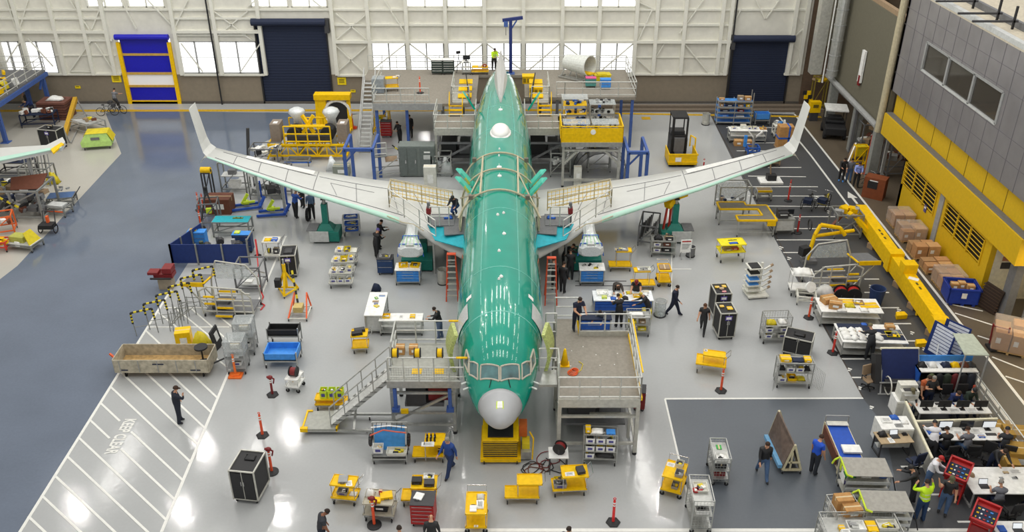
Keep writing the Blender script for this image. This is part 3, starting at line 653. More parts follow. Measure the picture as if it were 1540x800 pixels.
        if brim: p_ = hc + (fw_*.09 - up*.005)*sc_; b.slab([p_-Vector((.07,0,0)), p_+Vector((.07,0,0)), p_+Vector((.05,0,0))+fw_*.09-up*.02, p_+Vector((-.05,0,0))+fw_*.09-up*.02], .012, m)
        return b
    if hair == 'hair': ob('hair', cap(hm), t, smooth=True)
    elif hair == 'long':
        b = cap(hm, .112); b.sph(hc - fw_*.07*sc_ - up*.10*sc_, .085*sc_, hm, 10, 6, 1, .6, 1.5); ob('hair', b, t, smooth=True)
    elif hair == 'cap': ob('cap', cap(hm, .113, True), t, smooth=True)
    e = B(); 
    for sg in (-1, 1): e.sph((J['hea'] - Z0)*sc_ + (Vector((sg*.033,0,0)) + fw_*.083 + up*.005)*sc_, .012, BLK, 6, 4)
    ob('eye', B_split(e), t) if False else None
    for sg in (-1, 1):
        e = B(); e.sph((J['hea'] - Z0)*sc_ + (Vector((sg*.034,0,0)) + fw_*.080 + up*.005)*sc_, .012, BLK, 6, 4); ob('eye', e, t)
        e = B(); e.sph((J['hea'] - Z0)*sc_ + (Vector((sg*.088,0,0)) - up*.01)*sc_, .024, skin, 6, 4, .5, 1, 1.3); ob('ear', e, t)
    if vest:
        b = B(); n = 14; vs_ = []
        for d_, rx_, ry_ in ((.0,.185,.155),(.2,.178,.15),(.38,.2,.17),(.50,.13,.12)):
            for i in range(n): a = 2*pi*i/n; v = sp(d_, rx_*cos(a), ry_*sin(a)); vs_.append((v-Z0)*sc_)
        b.add(vs_, [(k*n+i, k*n+(i+1)%n, (k+1)*n+(i+1)%n, (k+1)*n+i) for k in range(3) for i in range(n)], vest)
        for dd in (.12, .3):
            v0 = [(sp(dd+q, (.19)*cos(2*pi*i/n), .165*sin(2*pi*i/n))-Z0)*sc_ for q in (0, .05) for i in range(n)]; b.add(v0, [(i,(i+1)%n,n+(i+1)%n,n+i) for i in range(n)], mat('d8dcd0', .3))
        ob('safety_vest', b, t, smooth=True)
    if hold:
        p = (J['wriR'] - Z0)*sc_ ; b = B(); b.bc((J['palR']+J['palL'])/2*sc_ - Z0*sc_ if hold == 'board' else (J['palR']-Z0)*sc_ + Vector((0,.02,0)), (.22,.3,.012) if hold == 'board' else (.05,.07,.12), WHT if hold == 'board' else BLK, rx=R(30))
        ob('clipboard' if hold == 'board' else 'phone', b, t)
    return t
def B_split(b): return b
# ---------------- small items -------------------------------------------------
def item(kind, t, p, ref, dim=None, m=None, rz=0, label=None, group=None, dz=0):
    """an item standing on/in a thing t at local p (base centre)"""
    loc = W(t, p) if t is not None else Vector(p); rot = (t.rotation_euler.z if t is not None else 0) + R(rz)
    n2 = {'bin': ('parts_bin', 'bin'), 'box': ('cardboard_box', 'box'), 'paper': ('paper_sheet', 'paper'), 'case': ('tool_case', 'case'), 'tray': ('parts_tray', 'tray'), 'cloth': ('rag', 'cloth'), 'bottle': ('bottle', 'bottle'), 'bag': ('plastic_bag', 'bag'),
          'laptop': ('laptop', 'laptop'), 'monitor': ('monitor', 'monitor'), 'printer': ('printer', 'printer'), 'keyboard': ('keyboard', 'keyboard'), 'reel': ('cable_reel', 'reel'), 'bucket': ('bucket', 'bucket'), 'part': ('machined_part', 'part'), 'hat': ('hard_hat', 'helmet'), 'binder': ('binder', 'binder')}[kind]
    nm, cat = n2
    D = dim or {'bin': (.28,.4,.16), 'box': (.4,.3,.3), 'paper': (.22,.3,.006), 'case': (.42,.32,.12), 'tray': (.4,.3,.06), 'cloth': (.3,.25,.07), 'bottle': (.07,.07,.2), 'bag': (.35,.3,.18), 'laptop': (.34,.24,.22), 'monitor': (.52,.18,.42),
                'printer': (.5,.45,.4), 'keyboard': (.42,.15,.02), 'reel': (.35,.12,.35), 'bucket': (.3,.3,.32), 'part': (.25,.12,.1), 'hat': (.25,.3,.15), 'binder': (.25,.3,.06)}[kind]
    a, b_, h = D[0]/2, D[1]/2, D[2]
    M_ = m or {'bin': WHT, 'box': CARD, 'paper': WHT, 'case': BLK, 'tray': YEL, 'cloth': WHT, 'bottle': WHT, 'bag': CLR, 'laptop': BLK, 'monitor': BLK, 'printer': OFFW, 'keyboard': BLK, 'reel': YEL, 'bucket': GRY, 'part': STEEL, 'hat': YEL, 'binder': NAVY}[kind]
    x = T(nm, label or ref, cat, loc, rot, group)
    if kind in ('bin', 'tray'):
        w_ = .012; b = B(); k = .9
        vs = [(-a*k,-b_*k,0),(a*k,-b_*k,0),(a*k,b_*k,0),(-a*k,b_*k,0),(-a,-b_,h),(a,-b_,h),(a,b_,h),(-a,b_,h)]
        i_ = .93; vs += [(-a*i_,-b_*i_,h),(a*i_,-b_*i_,h),(a*i_,b_*i_,h),(-a*i_,b_*i_,h),(-a*.85,-b_*.85,.02),(a*.85,-b_*.85,.02),(a*.85,b_*.85,.02),(-a*.85,b_*.85,.02)]
        b.add(vs, [(3,2,1,0),(0,1,5,4),(1,2,6,5),(2,3,7,6),(3,0,4,7),(4,5,9,8),(5,6,10,9),(6,7,11,10),(7,4,8,11),(8,9,13,12),(9,10,14,13),(10,11,15,14),(11,8,12,15),(12,13,14,15)], M_); ob('shell', b, x)
        c = B()
        for q in range(3 if kind == 'bin' else 4):
            c.bc((random.uniform(-a*.4,a*.4), random.uniform(-b_*.5,b_*.5), h*.55), (a*random.uniform(.5,.9), b_*random.uniform(.4,.8), h*.6), random.choice([YEL2, YEL, DGR, GRY, WHT, BLK, STEEL]), rz=random.uniform(-.6,.6), rx=random.uniform(-.2,.2))
        ob('contents', c, x, kind='stuff')
        if kind == 'bin': l = B(); l.box(-a*.5,a*.5,-b_*.99-.006,-b_*.955,h*.3,h*.7,mat('4a4a90', .5)); ob('card_label', l, x)
    elif kind == 'box':
        b = B(); b.box(-a,a,-b_,b_,0,h,M_); ob('carton', b, x, bevel=.008)
        tp = B(); tp.box(-a-.002,a+.002,-.03,.03,h*.7,h+.004,mat('d8c49a', .4)); tp.box(-a*.4,a*.5,-b_-.003,-b_,h*.35,h*.7,WHT); ob('tape', tp, x)
    elif kind in ('paper',):
        b = B(); b.bc((0,0,h/2+.001),D,M_); b.bc((.01,.01,h*1.2+.001),(D[0]*.92,D[1]*.96,h*.5),M_,rz=.08); ob('sheet', b, x)
        l = B()
        for q in range(5): l.box(-a*.7,a*(.7-.1*(q%3)),b_*(.6-.28*q)-.008,b_*(.6-.28*q)+.008,h*1.45,h*1.45+.001,GRY)
        ob('printed_text', l, x)
    elif kind in ('case', 'binder'):
        b = B(); b.box(-a,a,-b_,b_,0,h*.55,M_); b.box(-a*.99,a*.99,-b_*.99,b_*.99,h*.6,h,M_); ob('shell', b, x, bevel=.01)
        hd = B(); hd.tube([(-.07,-b_,h*.5),(-.07,-b_-.05,h*.5),(.07,-b_-.05,h*.5),(.07,-b_,h*.5)], .012, DGR); ob('handle', hd, x)
    elif kind in ('cloth', 'bag'):
        b = B(); n = 7; vs = []; rr = random.Random(len(COL.objects))
        for jy in range(n):
            for ix in range(n):
                u, v = ix/(n-1)*2-1, jy/(n-1)*2-1; e_ = max(abs(u), abs(v)); vs.append((a*u*(1+rr.uniform(-.1,.1)), b_*v*(1+rr.uniform(-.1,.1)), .008 if e_ > .99 else h*(1-e_**2)*rr.uniform(.6,1.1)+.01))
        b.add(vs, [(jy*n+i, jy*n+i+1, (jy+1)*n+i+1, (jy+1)*n+i) for jy in range(n-1) for i in range(n-1)], M_)
        rim = [i for i in range(n)] + [jj*n+n-1 for jj in range(1,n)] + [(n-1)*n+i for i in range(n-2,-1,-1)] + [jj*n for jj in range(n-2,0,-1)]
        b.f.append(tuple(rim[::-1])); b.m.append(0); ob('fabric' if kind == 'cloth' else 'film', b, x, smooth=True)
    elif kind == 'bottle':
        b = B(); b.lathe([(a,0),(a,h*.7),(a*.4,h*.85),(a*.4,h)], (0,0,0), M_, 10); ob('bottle_body', b, x, smooth=True); b = B(); b.cyl((0,0,h),(0,0,h*1.12),a*.5,BLU); ob('cap', b, x)
    elif kind == 'laptop':
        b = B(); b.box(-a,a,-b_,b_,0,.02,M_); ob('base', b, x); b = B(); b.bc((0,b_+.04,.12),(2*a,.015,.22),M_,rx=R(-18)); s = ob('lid', b, x); b = B(); b.bc((0,b_+.03,.12),(2*a-.03,.005,.19),SCRW,rx=R(-18)); ob('screen', b, s)
        b = B(); b.box(-a*.85,a*.85,-b_*.1,b_*.85,.02,.024,DGR); ob('keyboard', b, x)
    elif kind == 'monitor':
        b = B(); b.bc((0,0,.28),(.54,.04,.32),BLK); ob('housing', b, x, bevel=.005); b = B(); b.bc((0,-.022,.28),(.5,.006,.28),m or SCR); ob('screen', b, x); b = B(); b.box(-.03,.03,0,.04,0,.25,BLK); b.box(-.12,.12,-.08,.1,0,.015,BLK); ob('stand', b, x)
    elif kind == 'printer':
        b = B(); b.box(-a,a,-b_,b_,0,h*.75,M_); b.box(-a,a,-b_*.2,b_,h*.75,h,M_); ob('housing', b, x, bevel=.015); b = B(); b.box(-a*.7,a*.7,-b_-.08,-b_*.2,h*.5,h*.53,LGR); b.box(-a*.7,a*.7,-b_*.9,-b_*.3,h*.76,h*.8,DGR); ob('paper_tray', b, x)
    elif kind == 'keyboard':
        b = B(); b.box(-a,a,-b_,b_,0,h*.7,M_); ob('base', b, x); b = B(); b.box(-a*.94,a*.94,-b_*.85,b_*.85,h*.7,h,DGR); ob('key', b, x, kind='stuff')
    elif kind == 'reel':
        b = B(); b.cyl((-b_*.7,0,a),(b_*.7,0,a),a*.8,M_,16); ob('wound_hose', b, x); b = B(); b.cyl((-b_,0,a),(-b_*.75,0,a),a,BLK,16); b.cyl((b_*.75,0,a),(b_,0,a),a,BLK,16); ob('flange', b, x); b = B(); b.box(-b_*1.1,b_*1.1,-.03,.03,0,a,DGR); ob('bracket', b, x)
    elif kind == 'bucket':
        b = B(); b.lathe([(a*.82,0),(a,h),(a*.92,h),(a*.76,.03)], (0,0,0), M_, 16); ob('pail', b, x); b = B(); b.torus((0,0,h), a*.98, .012, STEEL); ob('rim', b, x)
    elif kind == 'part':
        b = B(); b.box(-a,a,-b_,b_,0,h*.4,M_); b.cyl((-a*.3,0,h*.4),(-a*.3,0,h),b_*.6,M_,10); b.cyl((a*.5,-b_,h*.6),(a*.5,b_,h*.6),h*.25,DGR,8); ob('casting', b, x)
    elif kind == 'hat':
        b = B(); b.lathe([(a*1.1,0),(a,.02),(a*.95,h*.5),(a*.6,h*.9),(.01,h)], (0,0,0), M_, 14, 1, 1.15); ob('helmet_shell', b, x, smooth=True)
    return x
COLN = {}
def fill(t, ref, spec):
    """spec: list of (kind, x, y, z, opts) ; label made from colour word + ref"""
    cnt = {}
    for s in spec:
        kind, x, y, z = s[:4]; o = s[4] if len(s) > 4 else {}
        lb = o.pop('label') if 'label' in o else None
        if lb is None: raise Exception('label for ' + kind + ref)
        if o.get('group') is None:
            n = sum(1 for q in spec if (q[4] if len(q) > 4 else {}).get('label') == lb)
        item(kind, t, (x, y, z), ref, label=lb, **o)
CW = {id(WHT): 'white', id(YEL): 'yellow', id(BLK): 'black', id(CARD): 'brown', id(BLU): 'blue', id(GRY): 'grey', id(DGR): 'dark grey', id(NAVY): 'navy', id(RED): 'red', id(LIME): 'lime green', id(CYAN): 'cyan', id(LGR): 'light grey', id(CLR): 'clear', id(STEEL): 'steel', id(LBLU): 'light blue', id(GREEN): 'green', id(ORG): 'orange', id(OFFW): 'off-white', id(YEL2): 'yellow', id(PLAS): 'clear', id(DRED): 'dark red', id(TAN): 'tan', id(PNK): 'pink', id(VIOL): 'violet', id(BRN): 'brown', id(MGR): 'grey'}
KW = {'bin': 'parts bin', 'box': 'carton', 'paper': 'sheet', 'case': 'tool case', 'tray': 'shallow tray', 'cloth': 'crumpled cloth', 'bottle': 'bottle', 'bag': 'plastic bag', 'laptop': 'open laptop', 'monitor': 'flat monitor', 'printer': 'printer', 'keyboard': 'keyboard', 'reel': 'hose reel', 'bucket': 'pail', 'part': 'metal part', 'hat': 'hard hat', 'binder': 'ring binder'}
DEFM = {'bin': WHT, 'box': CARD, 'paper': WHT, 'case': BLK, 'tray': YEL, 'cloth': WHT, 'bottle': WHT, 'bag': CLR, 'laptop': BLK, 'monitor': BLK, 'printer': OFFW, 'keyboard': BLK, 'reel': YEL, 'bucket': GRY, 'part': STEEL, 'hat': YEL, 'binder': NAVY}
def put(t, ref, items, levels):
    """items: string rows  'lvl:kind[:colour]@x,y[,rz]' ; several alike become one labelled group"""
    L = []
    for s in items:
        head, at = s.split('@'); h = head.split(':'); lv = levels[h[0]]; kind = h[1]; m = globals()[h[2]] if len(h) > 2 and h[2] else DEFM[kind]
        dim = tuple(float(v) for v in h[3].split('x')) if len(h) > 3 else None
        v = [float(q) for q in at.split(',')]; L.append((h[0], lv, kind, m, dim, v))
    LW = {'T': 'on top of', 'U': 'on the top of', 'M': 'on the middle shelf of', 'D': 'on the lower deck of', 'B': 'on the bottom shelf of', 'F': 'on the floor beside', 'a': 'on the second tier of', 'b': 'on the third tier of', 'c': 'on the fourth tier of'}
    from collections import Counter
    key = lambda e: (e[0], e[2], CW.get(id(e[3]), 'dark'))
    C = Counter(key(e) for e in L); k = {}
    pos = {2: ['left one of two', 'right one of two']}
    # order sequence of equals by x so that left/right is true
    for e in L:
        kk = key(e); lb = '%s %s %s %s' % (kk[2], KW[e[2]], LW[e[0]], ref)
        grp = None
        if C[kk] > 1: grp = '%s %ss %s %s' % (kk[2], KW[e[2]], LW[e[0]], ref)
        x = item(e[2], t, (e[5][0], e[5][1], e[1]), ref, dim=e[4], m=e[3], rz=e[5][2] if len(e[5]) > 2 else 0, label=lb, group=grp)
RAILM = mat('c9cac4', .4, .3)
# ---------------- casters, rails --------------------------------------------------
def casters(t, pts, r=.075):
    for (x, y) in pts:
        b = B(); b.bc((x,y,r*2+.02),(.08,.08,.03),STEEL); b.box(x-.03,x+.03,y-.012,y+.012,r,r*2+.02,STEEL); o = ob('caster', b, t)
        b = B(); b.cyl((x-.018,y,r),(x+.018,y,r),r,RUB,12); ob('wheel', b, o)
def rail(b, p0, p1, h, m, n=None, mid=2, r=.034, z=None):
    m = RAILM if m is STEEL else m
    p0, p1 = Vector(p0), Vector(p1); L_ = (p1-p0).length; n = n or max(1, round(L_/1.3)); up = Vector((0,0,h))
    for i in range(n+1): q = p0+(p1-p0)*i/n; b.cyl(q, q+up, r, m, 6)
    for k in range(mid+1): u = up*(1-.42*k) if mid > 1 else up*(1-.5*k); b.cyl(p0+u, p1+u, r, m, 6)
def meshpanel(t, name, p0, p1, z0, z1, m=None, st=.14, r=.006):
    b = B(); p0, p1 = Vector(p0), Vector(p1); L_ = (p1-p0).length; n = max(2, int(L_/st)); k = max(2, int((z1-z0)/st))
    for i in range(n+1): q = p0+(p1-p0)*i/n; b.cyl((q.x,q.y,z0),(q.x,q.y,z1), r, m or GRY, 4)
    for i in range(k+1): z = z0+(z1-z0)*i/k; b.cyl((p0.x,p0.y,z),(p1.x,p1.y,z), r, m or GRY, 4)
    return ob(name, b, t)
# ---------------- carts --------------------------------------------------------
def yellow_cart(px, py, rot, label, ref, items=(), zz=0, L=1.25, Wd=.62, up=(.8,.55), off=.22, hu=.95, hd=.34, col=None, handle=True):
    Y_ = col or YEL
    t = T('utility_cart', label, 'cart', P(px, py, zz), R(rot))
    b = B(); b.box(-L/2,L/2,-Wd/2,Wd/2,hd-.03,hd,Y_)
    for a in ((-L/2,L/2,-Wd/2,-Wd/2+.02),(-L/2,L/2,Wd/2-.02,Wd/2),(-L/2,-L/2+.02,-Wd/2,Wd/2),(L/2-.02,L/2,-Wd/2,Wd/2)): b.box(*a,hd,hd+.035,Y_)
    ob('lower_deck', b, t)
    u0, u1 = off-up[0]/2, off+up[0]/2; v = up[1]/2; b = B(); b.box(u0,u1,-v,v,hu-.03,hu,Y_)
    for a in ((u0,u1,-v,-v+.02),(u0,u1,v-.02,v),(u0,u0+.02,-v,v),(u1-.02,u1,-v,v)): b.box(*a,hu,hu+.03,Y_)
    ob('upper_shelf', b, t)
    for x in (max(u0+.04,-L/2+.04), min(u1-.04,L/2-.02)):
        for s in (-1,1): b = B(); b.cyl((x,s*(v-.03),.18),(x,s*(v-.03),hu+.02),.018,CHR,6); ob('leg', b, t)
    if handle:
        b = B(); x = min(u1, L/2); b.tube([(x,-v+.03,hu-.1),(x+.2,-v+.03,hu+.16),(x+.2,v-.03,hu+.16),(x,v-.03,hu-.1)], .016, CHR); ob('push_handle', b, t)
    b = B(); b.box(-L/2+.02,L/2-.02,-Wd/2+.02,-Wd/2+.05,hd-.08,hd-.03,CHR); b.box(-L/2+.02,L/2-.02,Wd/2-.05,Wd/2-.02,hd-.08,hd-.03,CHR); ob('frame', b, t)
    casters(t, [(x, y) for x in (-L/2+.1,L/2-.1) for y in (-Wd/2+.07,Wd/2-.07)], .095)
    put(t, ref, items, {'U': hu, 'D': hd}); return t
def shelf_cart(px, py, rot, label, ref, items=(), L=1.3, Wd=.6, Hh=1.6, levels=(.3,.85,1.35), wire=True, col=None, back=True, top=None, open_door=0):
    c = col or STEEL; t = T('shelf_cart', label, 'cart', P(px, py), R(rot))
    for x in (-L/2,L/2):
        for y in (-Wd/2,Wd/2): b = B(); b.bar((x,y,.17),(x,y,Hh),.035,c); ob('post', b, t)
    for z in levels:
        b = B(); b.box(-L/2,L/2,-Wd/2,Wd/2,z-.025,z,c); ob('shelf', b, t)
    if wire:
        for x in (-L/2,L/2): meshpanel(t, 'side_mesh', (x,-Wd/2,0), (x,Wd/2,0), .25, Hh, c, .12)
        if back: meshpanel(t, 'back_mesh', (-L/2,Wd/2,0), (L/2,Wd/2,0), .25, Hh, c, .12)
    b = B(); 
    for y in (-Wd/2,Wd/2): b.bar((-L/2,y,Hh),(L/2,y,Hh),.03,c)
    for x in (-L/2,L/2): b.bar((x,-Wd/2,Hh),(x,Wd/2,Hh),.03,c)
    ob('top_rail', b, t)
    if open_door:
        for sg in (-1,1): meshpanel(t, 'mesh_door', (sg*L/2,-Wd/2,0), (sg*(L/2+open_door*.35),-Wd/2-open_door*.7,0), .3, Hh-.05, c, .1)
    casters(t, [(x, y) for x in (-L/2+.05,L/2-.05) for y in (-Wd/2+.05,Wd/2-.05)], .085)
    lv = {k: z for k, z in zip('BMU', levels)}; lv['T'] = levels[-1] if top is None else top
    put(t, ref, items, lv); return t
def case_cart(px, py, rot, label, ref, items=(), L=.8, Wd=1.3, Hh=1.75, col=None, edge=None, sign=True):
    c = col or BLK; e = edge or ALU; t = T('storage_cabinet', label, 'cabinet', P(px, py), R(rot))
    b = B(); b.box(-L/2+.02,L/2-.02,-Wd/2+.02,Wd/2-.02,.2,Hh-.02,c); ob('body', b, t)
    b = B()
    for x in (-L/2,L/2):
        for y in (-Wd/2,Wd/2): b.bar((x,y,.18),(x,y,Hh),.05,e)
    for z in (.2,Hh):
        for y in (-Wd/2,Wd/2): b.bar((-L/2,y,z),(L/2,y,z),.05,e)
        for x in (-L/2,L/2): b.bar((x,-Wd/2,z),(x,Wd/2,z),.05,e)
    ob('edge_frame', b, t)
    for sg in (-1,1):
        b = B(); b.box(min(sg*.02,sg*(L/2-.05)),max(sg*.02,sg*(L/2-.05)),-Wd/2-.03,-Wd/2+.01,.25,Hh-.08,c); d = ob('door', b, t); h = B(); h.box(sg*.05-.012,sg*.05+.012,-Wd/2-.06,-Wd/2-.03,.9,1.1,CHR); ob('handle', h, d)
    b = B(); b.box(-.012,.012,-Wd/2-.036,-Wd/2-.02,.22,Hh,e); ob('center_strip', b, t)
    if sign: b = B(); b.box(-.16,.16,-Wd/2-.05,-Wd/2-.036,Hh-.35,Hh-.12,mat('5a4aa0',.5)); b.box(-.12,.12,-Wd/2-.054,-Wd/2-.05,Hh-.3,Hh-.17,WHT); ob('placard', b, t)
    casters(t, [(x, y) for x in (-L/2+.08,L/2-.08) for y in (-Wd/2+.1,Wd/2-.1)], .08)
    put(t, ref, items, {'T': Hh}); return t
def drawer_table(px, py, rot, label, ref, items=(), zz=0, L=1.5, Wd=.95, Hh=.95, drawer=None, top=None, n=3):
    t = T('workbench', label, 'workbench', P(px, py, zz), R(rot)); D_ = drawer or LBLU
    b = B(); b.box(-L/2,L/2,-Wd/2,Wd/2,Hh-.05,Hh,top or WHT); ob('worktop', b, t, bevel=.01)
    for x in (-L/2+.05,L/2-.05):
        for y in (-Wd/2+.05,Wd/2-.05): b = B(); b.bar((x,y,.16),(x,y,Hh-.05),.06,STEEL); ob('leg', b, t)
    b = B(); b.box(-L/2+.08,L/2-.08,-Wd/2+.09,Wd/2-.08,.22 if n else .5,Hh-.06 if n else .53,D_ if n else WHT); b.box(-L/2+.02,L/2-.02,-Wd/2+.02,Wd/2-.02,.19,.22,STEEL); ob('body', b, t)
    for i in range(n):
        z0 = Hh-.1-(i+1)*.16; b = B(); b.box(-L/2+.1,L/2-.1,-Wd/2+.05,-Wd/2+.1,z0+.01,z0+.14,D_); d = ob('drawer', b, t); h = B(); h.box(-.3,.3,-Wd/2+.03,-Wd/2+.05,z0+.08,z0+.10,CHR); ob('handle', h, d)
    casters(t, [(x, y) for x in (-L/2+.06,L/2-.06) for y in (-Wd/2+.08,Wd/2-.08)], .07)
    put(t, ref, items, {'T': Hh, 'F': 0}); return t
def tool_cabinet(px, py, rot, label, ref, items=(), col=None, L=.75, Wd=.5, Hh=1.0, z=0, n=5, top=None):
    t = T('tool_cabinet', label, 'cabinet', P(px, py, z), R(rot)); c = col or RED
    b = B(); b.box(-L/2,L/2,-Wd/2,Wd/2,.14,Hh,c); ob('body', b, t, bevel=.01); b = B(); b.box(-L/2-.01,L/2+.01,-Wd/2-.01,Wd/2+.01,Hh,Hh+.03,top or DGR); ob('top_mat', b, t)
    for i in range(n):
        h = (Hh-.2)/n; z0 = .17+i*h; b = B(); b.box(-L/2+.03,L/2-.03,-Wd/2-.015,-Wd/2+.01,z0,z0+h-.02,c); d = ob('drawer', b, t); q = B(); q.box(-L/2+.06,L/2-.06,-Wd/2-.03,-Wd/2-.015,z0+h-.05,z0+h-.03,CHR if c is not BLK else LGR); ob('handle', q, d)
    casters(t, [(x, y) for x in (-L/2+.08,L/2-.08) for y in (-Wd/2+.08,Wd/2-.08)], .06)
    put(t, ref, items, {'T': Hh+.03}); return t
def delineator(px, py, label, col=None, hh=1.15, base='hex', top=None, z=0, red=False):
    c = col or mat('e8542a', .5); t = T('delineator_post', label, 'bollard', P(px, py, z))
    if base == 'box': b = B(); b.box(-.3,.3,-.22,.22,0,.1,c); b.box(-.2,.2,-.14,.14,.1,.16,c); ob('base', b, t, bevel=.015)
    else: b = B(); b.lathe([(.27,0),(.27,.04),(.2,.07),(.08,.09)], (0,0,0), BLK, 6 if base == 'hex' else 16); ob('base', b, t)
    b = B(); b.lathe([(.055,.06),(.05,hh*.9),(.035,hh*.95),(.02,hh*.97)], (0,0,0), c, 12); ob('post', b, t, smooth=False)
    for z_ in (hh*.72, hh*.82): b = B(); b.cyl((0,0,z_),(0,0,z_+.06),.056,WHT,12); ob('reflective_band', b, t)
    b = B(); b.torus((0,0,hh+.01),.045,.015,c,'Y',10); ob('loop', b, t)
    if top: b = B(); b.sph((0,0,hh),.13,top,8,5,1,.8,.7); b.tube([(0,0,hh),(.16,.02,hh-.1),(.1,.05,hh-.35)],.035,top); b.tube([(0,0,hh),(-.14,.0,hh+.02)],.05,top); ob('hanging_rag', b, t, smooth=True)
    return t
def drum(px, py, label, r=.26, h=.85, m=None, z=0):
    t = T('waste_bin', label, 'bin', P(px, py, z)); m = m or ALU
    b = B(); b.lathe([(r*.92,.02),(r*.95,.3*h),(r,.32*h),(r*.96,.35*h),(r,h),(r*.93,h),(r*.88,.06)], (0,0,0), m, 20); ob('shell', b, t, smooth=False); b = B(); b.torus((0,0,h), r, .018, STEEL, n=20); ob('rim', b, t)
    b = B(); b.cyl((0,0,0),(0,0,.05),r*1.05,BLK,16); ob('base', b, t); return t
def stepladder(px, py, rot, label, h=2.5, n=7, m=None):
    t = T('stepladder', label, 'ladder', P(px, py), R(rot)); c = m or mat('d8502a', .5)
    for s in (-1,1):
        b = B(); b.bar((s*.3,-.5,.0),(s*.2,.0,h),.06,c); ob('side_rail', b, t); b = B(); b.bar((s*.3,.55,.0),(s*.2,.06,h-.1),.05,c); ob('rear_rail', b, t)
    for i in range(n): u = (i+1)/(n+1); z = h*u; b = B(); b.bc((0,-.5+.5*u,z),(.56-.18*u,.12,.03),ALU); ob('tread', b, t)
    b = B(); b.bc((0,.03,h),(.46,.22,.05),c); ob('top_cap', b, t); b = B()
    for i in range(3): u = (i+1)/4; b.bar((-.28+.07*u,.55-.48*u,h*u),(.28-.07*u,.55-.48*u,h*u),.03,ALU)
    ob('rear_brace', b, t); return t
def office_chair(px, py, rot, label, m=None, group=None, z=0, hs=.48):
    t = T('office_chair', label, 'chair', P(px, py, z) , R(rot), group); m = m or BLK
    b = B(); b.bc((0,0,hs-.03),(.5,.48,.08),m); ob('seat', b, t, bevel=.03)
    b = B(); b.bc((0,-.25,hs+.34),(.46,.07,.5),m,rx=R(8)); ob('backrest', b, t, bevel=.03); b = B(); b.box(-.03,.03,-.28,-.2,hs-.08,hs+.2,DGR); ob('back_bracket', b, t)
    b = B(); b.cyl((0,0,.1),(0,0,hs-.06),.03,DGR); ob('column', b, t); b = B()
    for k in range(5): a = 2*pi*k/5; b.bar((0,0,.1),(.28*cos(a),.28*sin(a),.075),.04,BLK)
    ob('star_base', b, t)
    for k in range(5): a = 2*pi*k/5; w_ = B(); w_.cyl((.28*cos(a)-.02,.28*sin(a),.035),(.28*cos(a)+.02,.28*sin(a),.035),.035,RUB,10); ob('caster', w_, t)
    for s in (-1,1): b = B(); b.tube([(s*.27,-.15,hs-.04),(s*.29,-.15,hs+.2),(s*.29,.12,hs+.2)],.022,BLK); ob('armrest', b, t)
    return t
def bicycle(px, py, rot, label, m=None, trike=False):
    t = T('bicycle', label, 'bicycle', P(px, py), R(rot)); c = m or BLK
    ws = [(-.52,0),(.52,0)]
    if trike: ws = [(.55,0),(-.5,.33),(-.5,-.33)]
    for (x, y) in ws:
        b = B(); b.torus((x,y,.34),.32,.022,RUB,'Y',20); w_ = ob('wheel', b, t); s = B()
        for k in range(8): a = pi*k/4; s.cyl((x,y,.34),(x+.31*cos(a),y,.34+.31*sin(a)),.004,CHR,4)
        s.cyl((x,y-.04,.34),(x,y+.04,.34),.025,CHR); ob('spokes', s, w_)
    b = B(); b.tube([(-.52,0,.34),(-.1,0,.3),(.38,0,.78),(.52,0,.34)],.02,c); b.tube([(-.1,0,.3),(-.22,0,.85)],.02,c); b.tube([(-.2,0,.78),(.38,0,.8)],.018,c); b.tube([(-.52,0,.34),(-.2,0,.72)],.016,c)
    if trike: b.cyl((-.5,-.33,.34),(-.5,.33,.34),.02,c)
    ob('frame', b, t); b = B(); b.tube([(.38,0,.78),(.36,0,.98),(.28,-.26,1.0)],.015,CHR); b.tube([(.36,0,.98),(.28,.26,1.0)],.015,CHR); ob('handlebar', b, t)
    b = B(); b.sph((-.24,0,.9),.12,BLK,10,5,1.2,.8,.35); ob('saddle', b, t)
    b = B(); b.bc((.55,0,.85),(.28,.34,.22),DGR) if not trike else b.bc((-.5,0,.62),(.5,.5,.25),NAVY); ob('basket', b, t)
    b = B(); b.cyl((-.1,-.03,.3),(-.1,.03,.3),.08,STEEL); b.tube([(-.1,.06,.3),(-.02,.06,.18)],.012,STEEL); ob('crank', b, t); return t
# ---------------- people -----------------------------------------------------------
DN_ = mat('1c2230', .8); JN = mat('4a6488', .8); CH_ = mat('2c2e33', .8); GS = mat('6f7178', .8); WS_ = mat('e4e4e8', .8); HV = mat('c8f020', .6); BROWNH = mat('3a2517', .8); GREYH = mat('8c8880', .8); GRC = mat('b0b0b2', .8)
person('man in dark overalls and brown cap holding a phone on the hatched floor',(272,636),-60,DN_,DN_,'phone','cap',BROWNH,tall=1.82)
person('grey-haired man in a blue smock striding past the yellow cart',(677,712),145,mat('23458a',.8),mat('22365e',.8),'walk','hair',GREYH,tall=1.86)
person('bald man in black jacket with yellow trim at the bottom edge',(651,834),0,BLK,BLK,'stand','none')
person('dark-haired head just showing at the bottom edge, left of the bald man',(605,852),10,BLK,BLK,'stand'); person('man in dark grey shirt looking down at the bottom edge',(487,826),-70,mat('34363c',.8),DN_,'lookdown','hair',skin=SKIN2,sleeve=False,head_down=40,tall=1.82)
person('dark-haired person at the bottom edge below the yellow case cart',(851,853),-40,mat('3c3f48',.8),DN_,'stand')
person('person in black jacket and jeans walking beside the angled panel cart',(1145,717),180,BLK,JN,'walk','hair',BROWNH,tall=1.8); person('person in bright blue shirt standing beside the blue pad cart',(1222,712),-55,mat('1f54c8',.7),mat('2c3038',.8),'stand','hair',BROWNH,sleeve=False,tall=1.82)
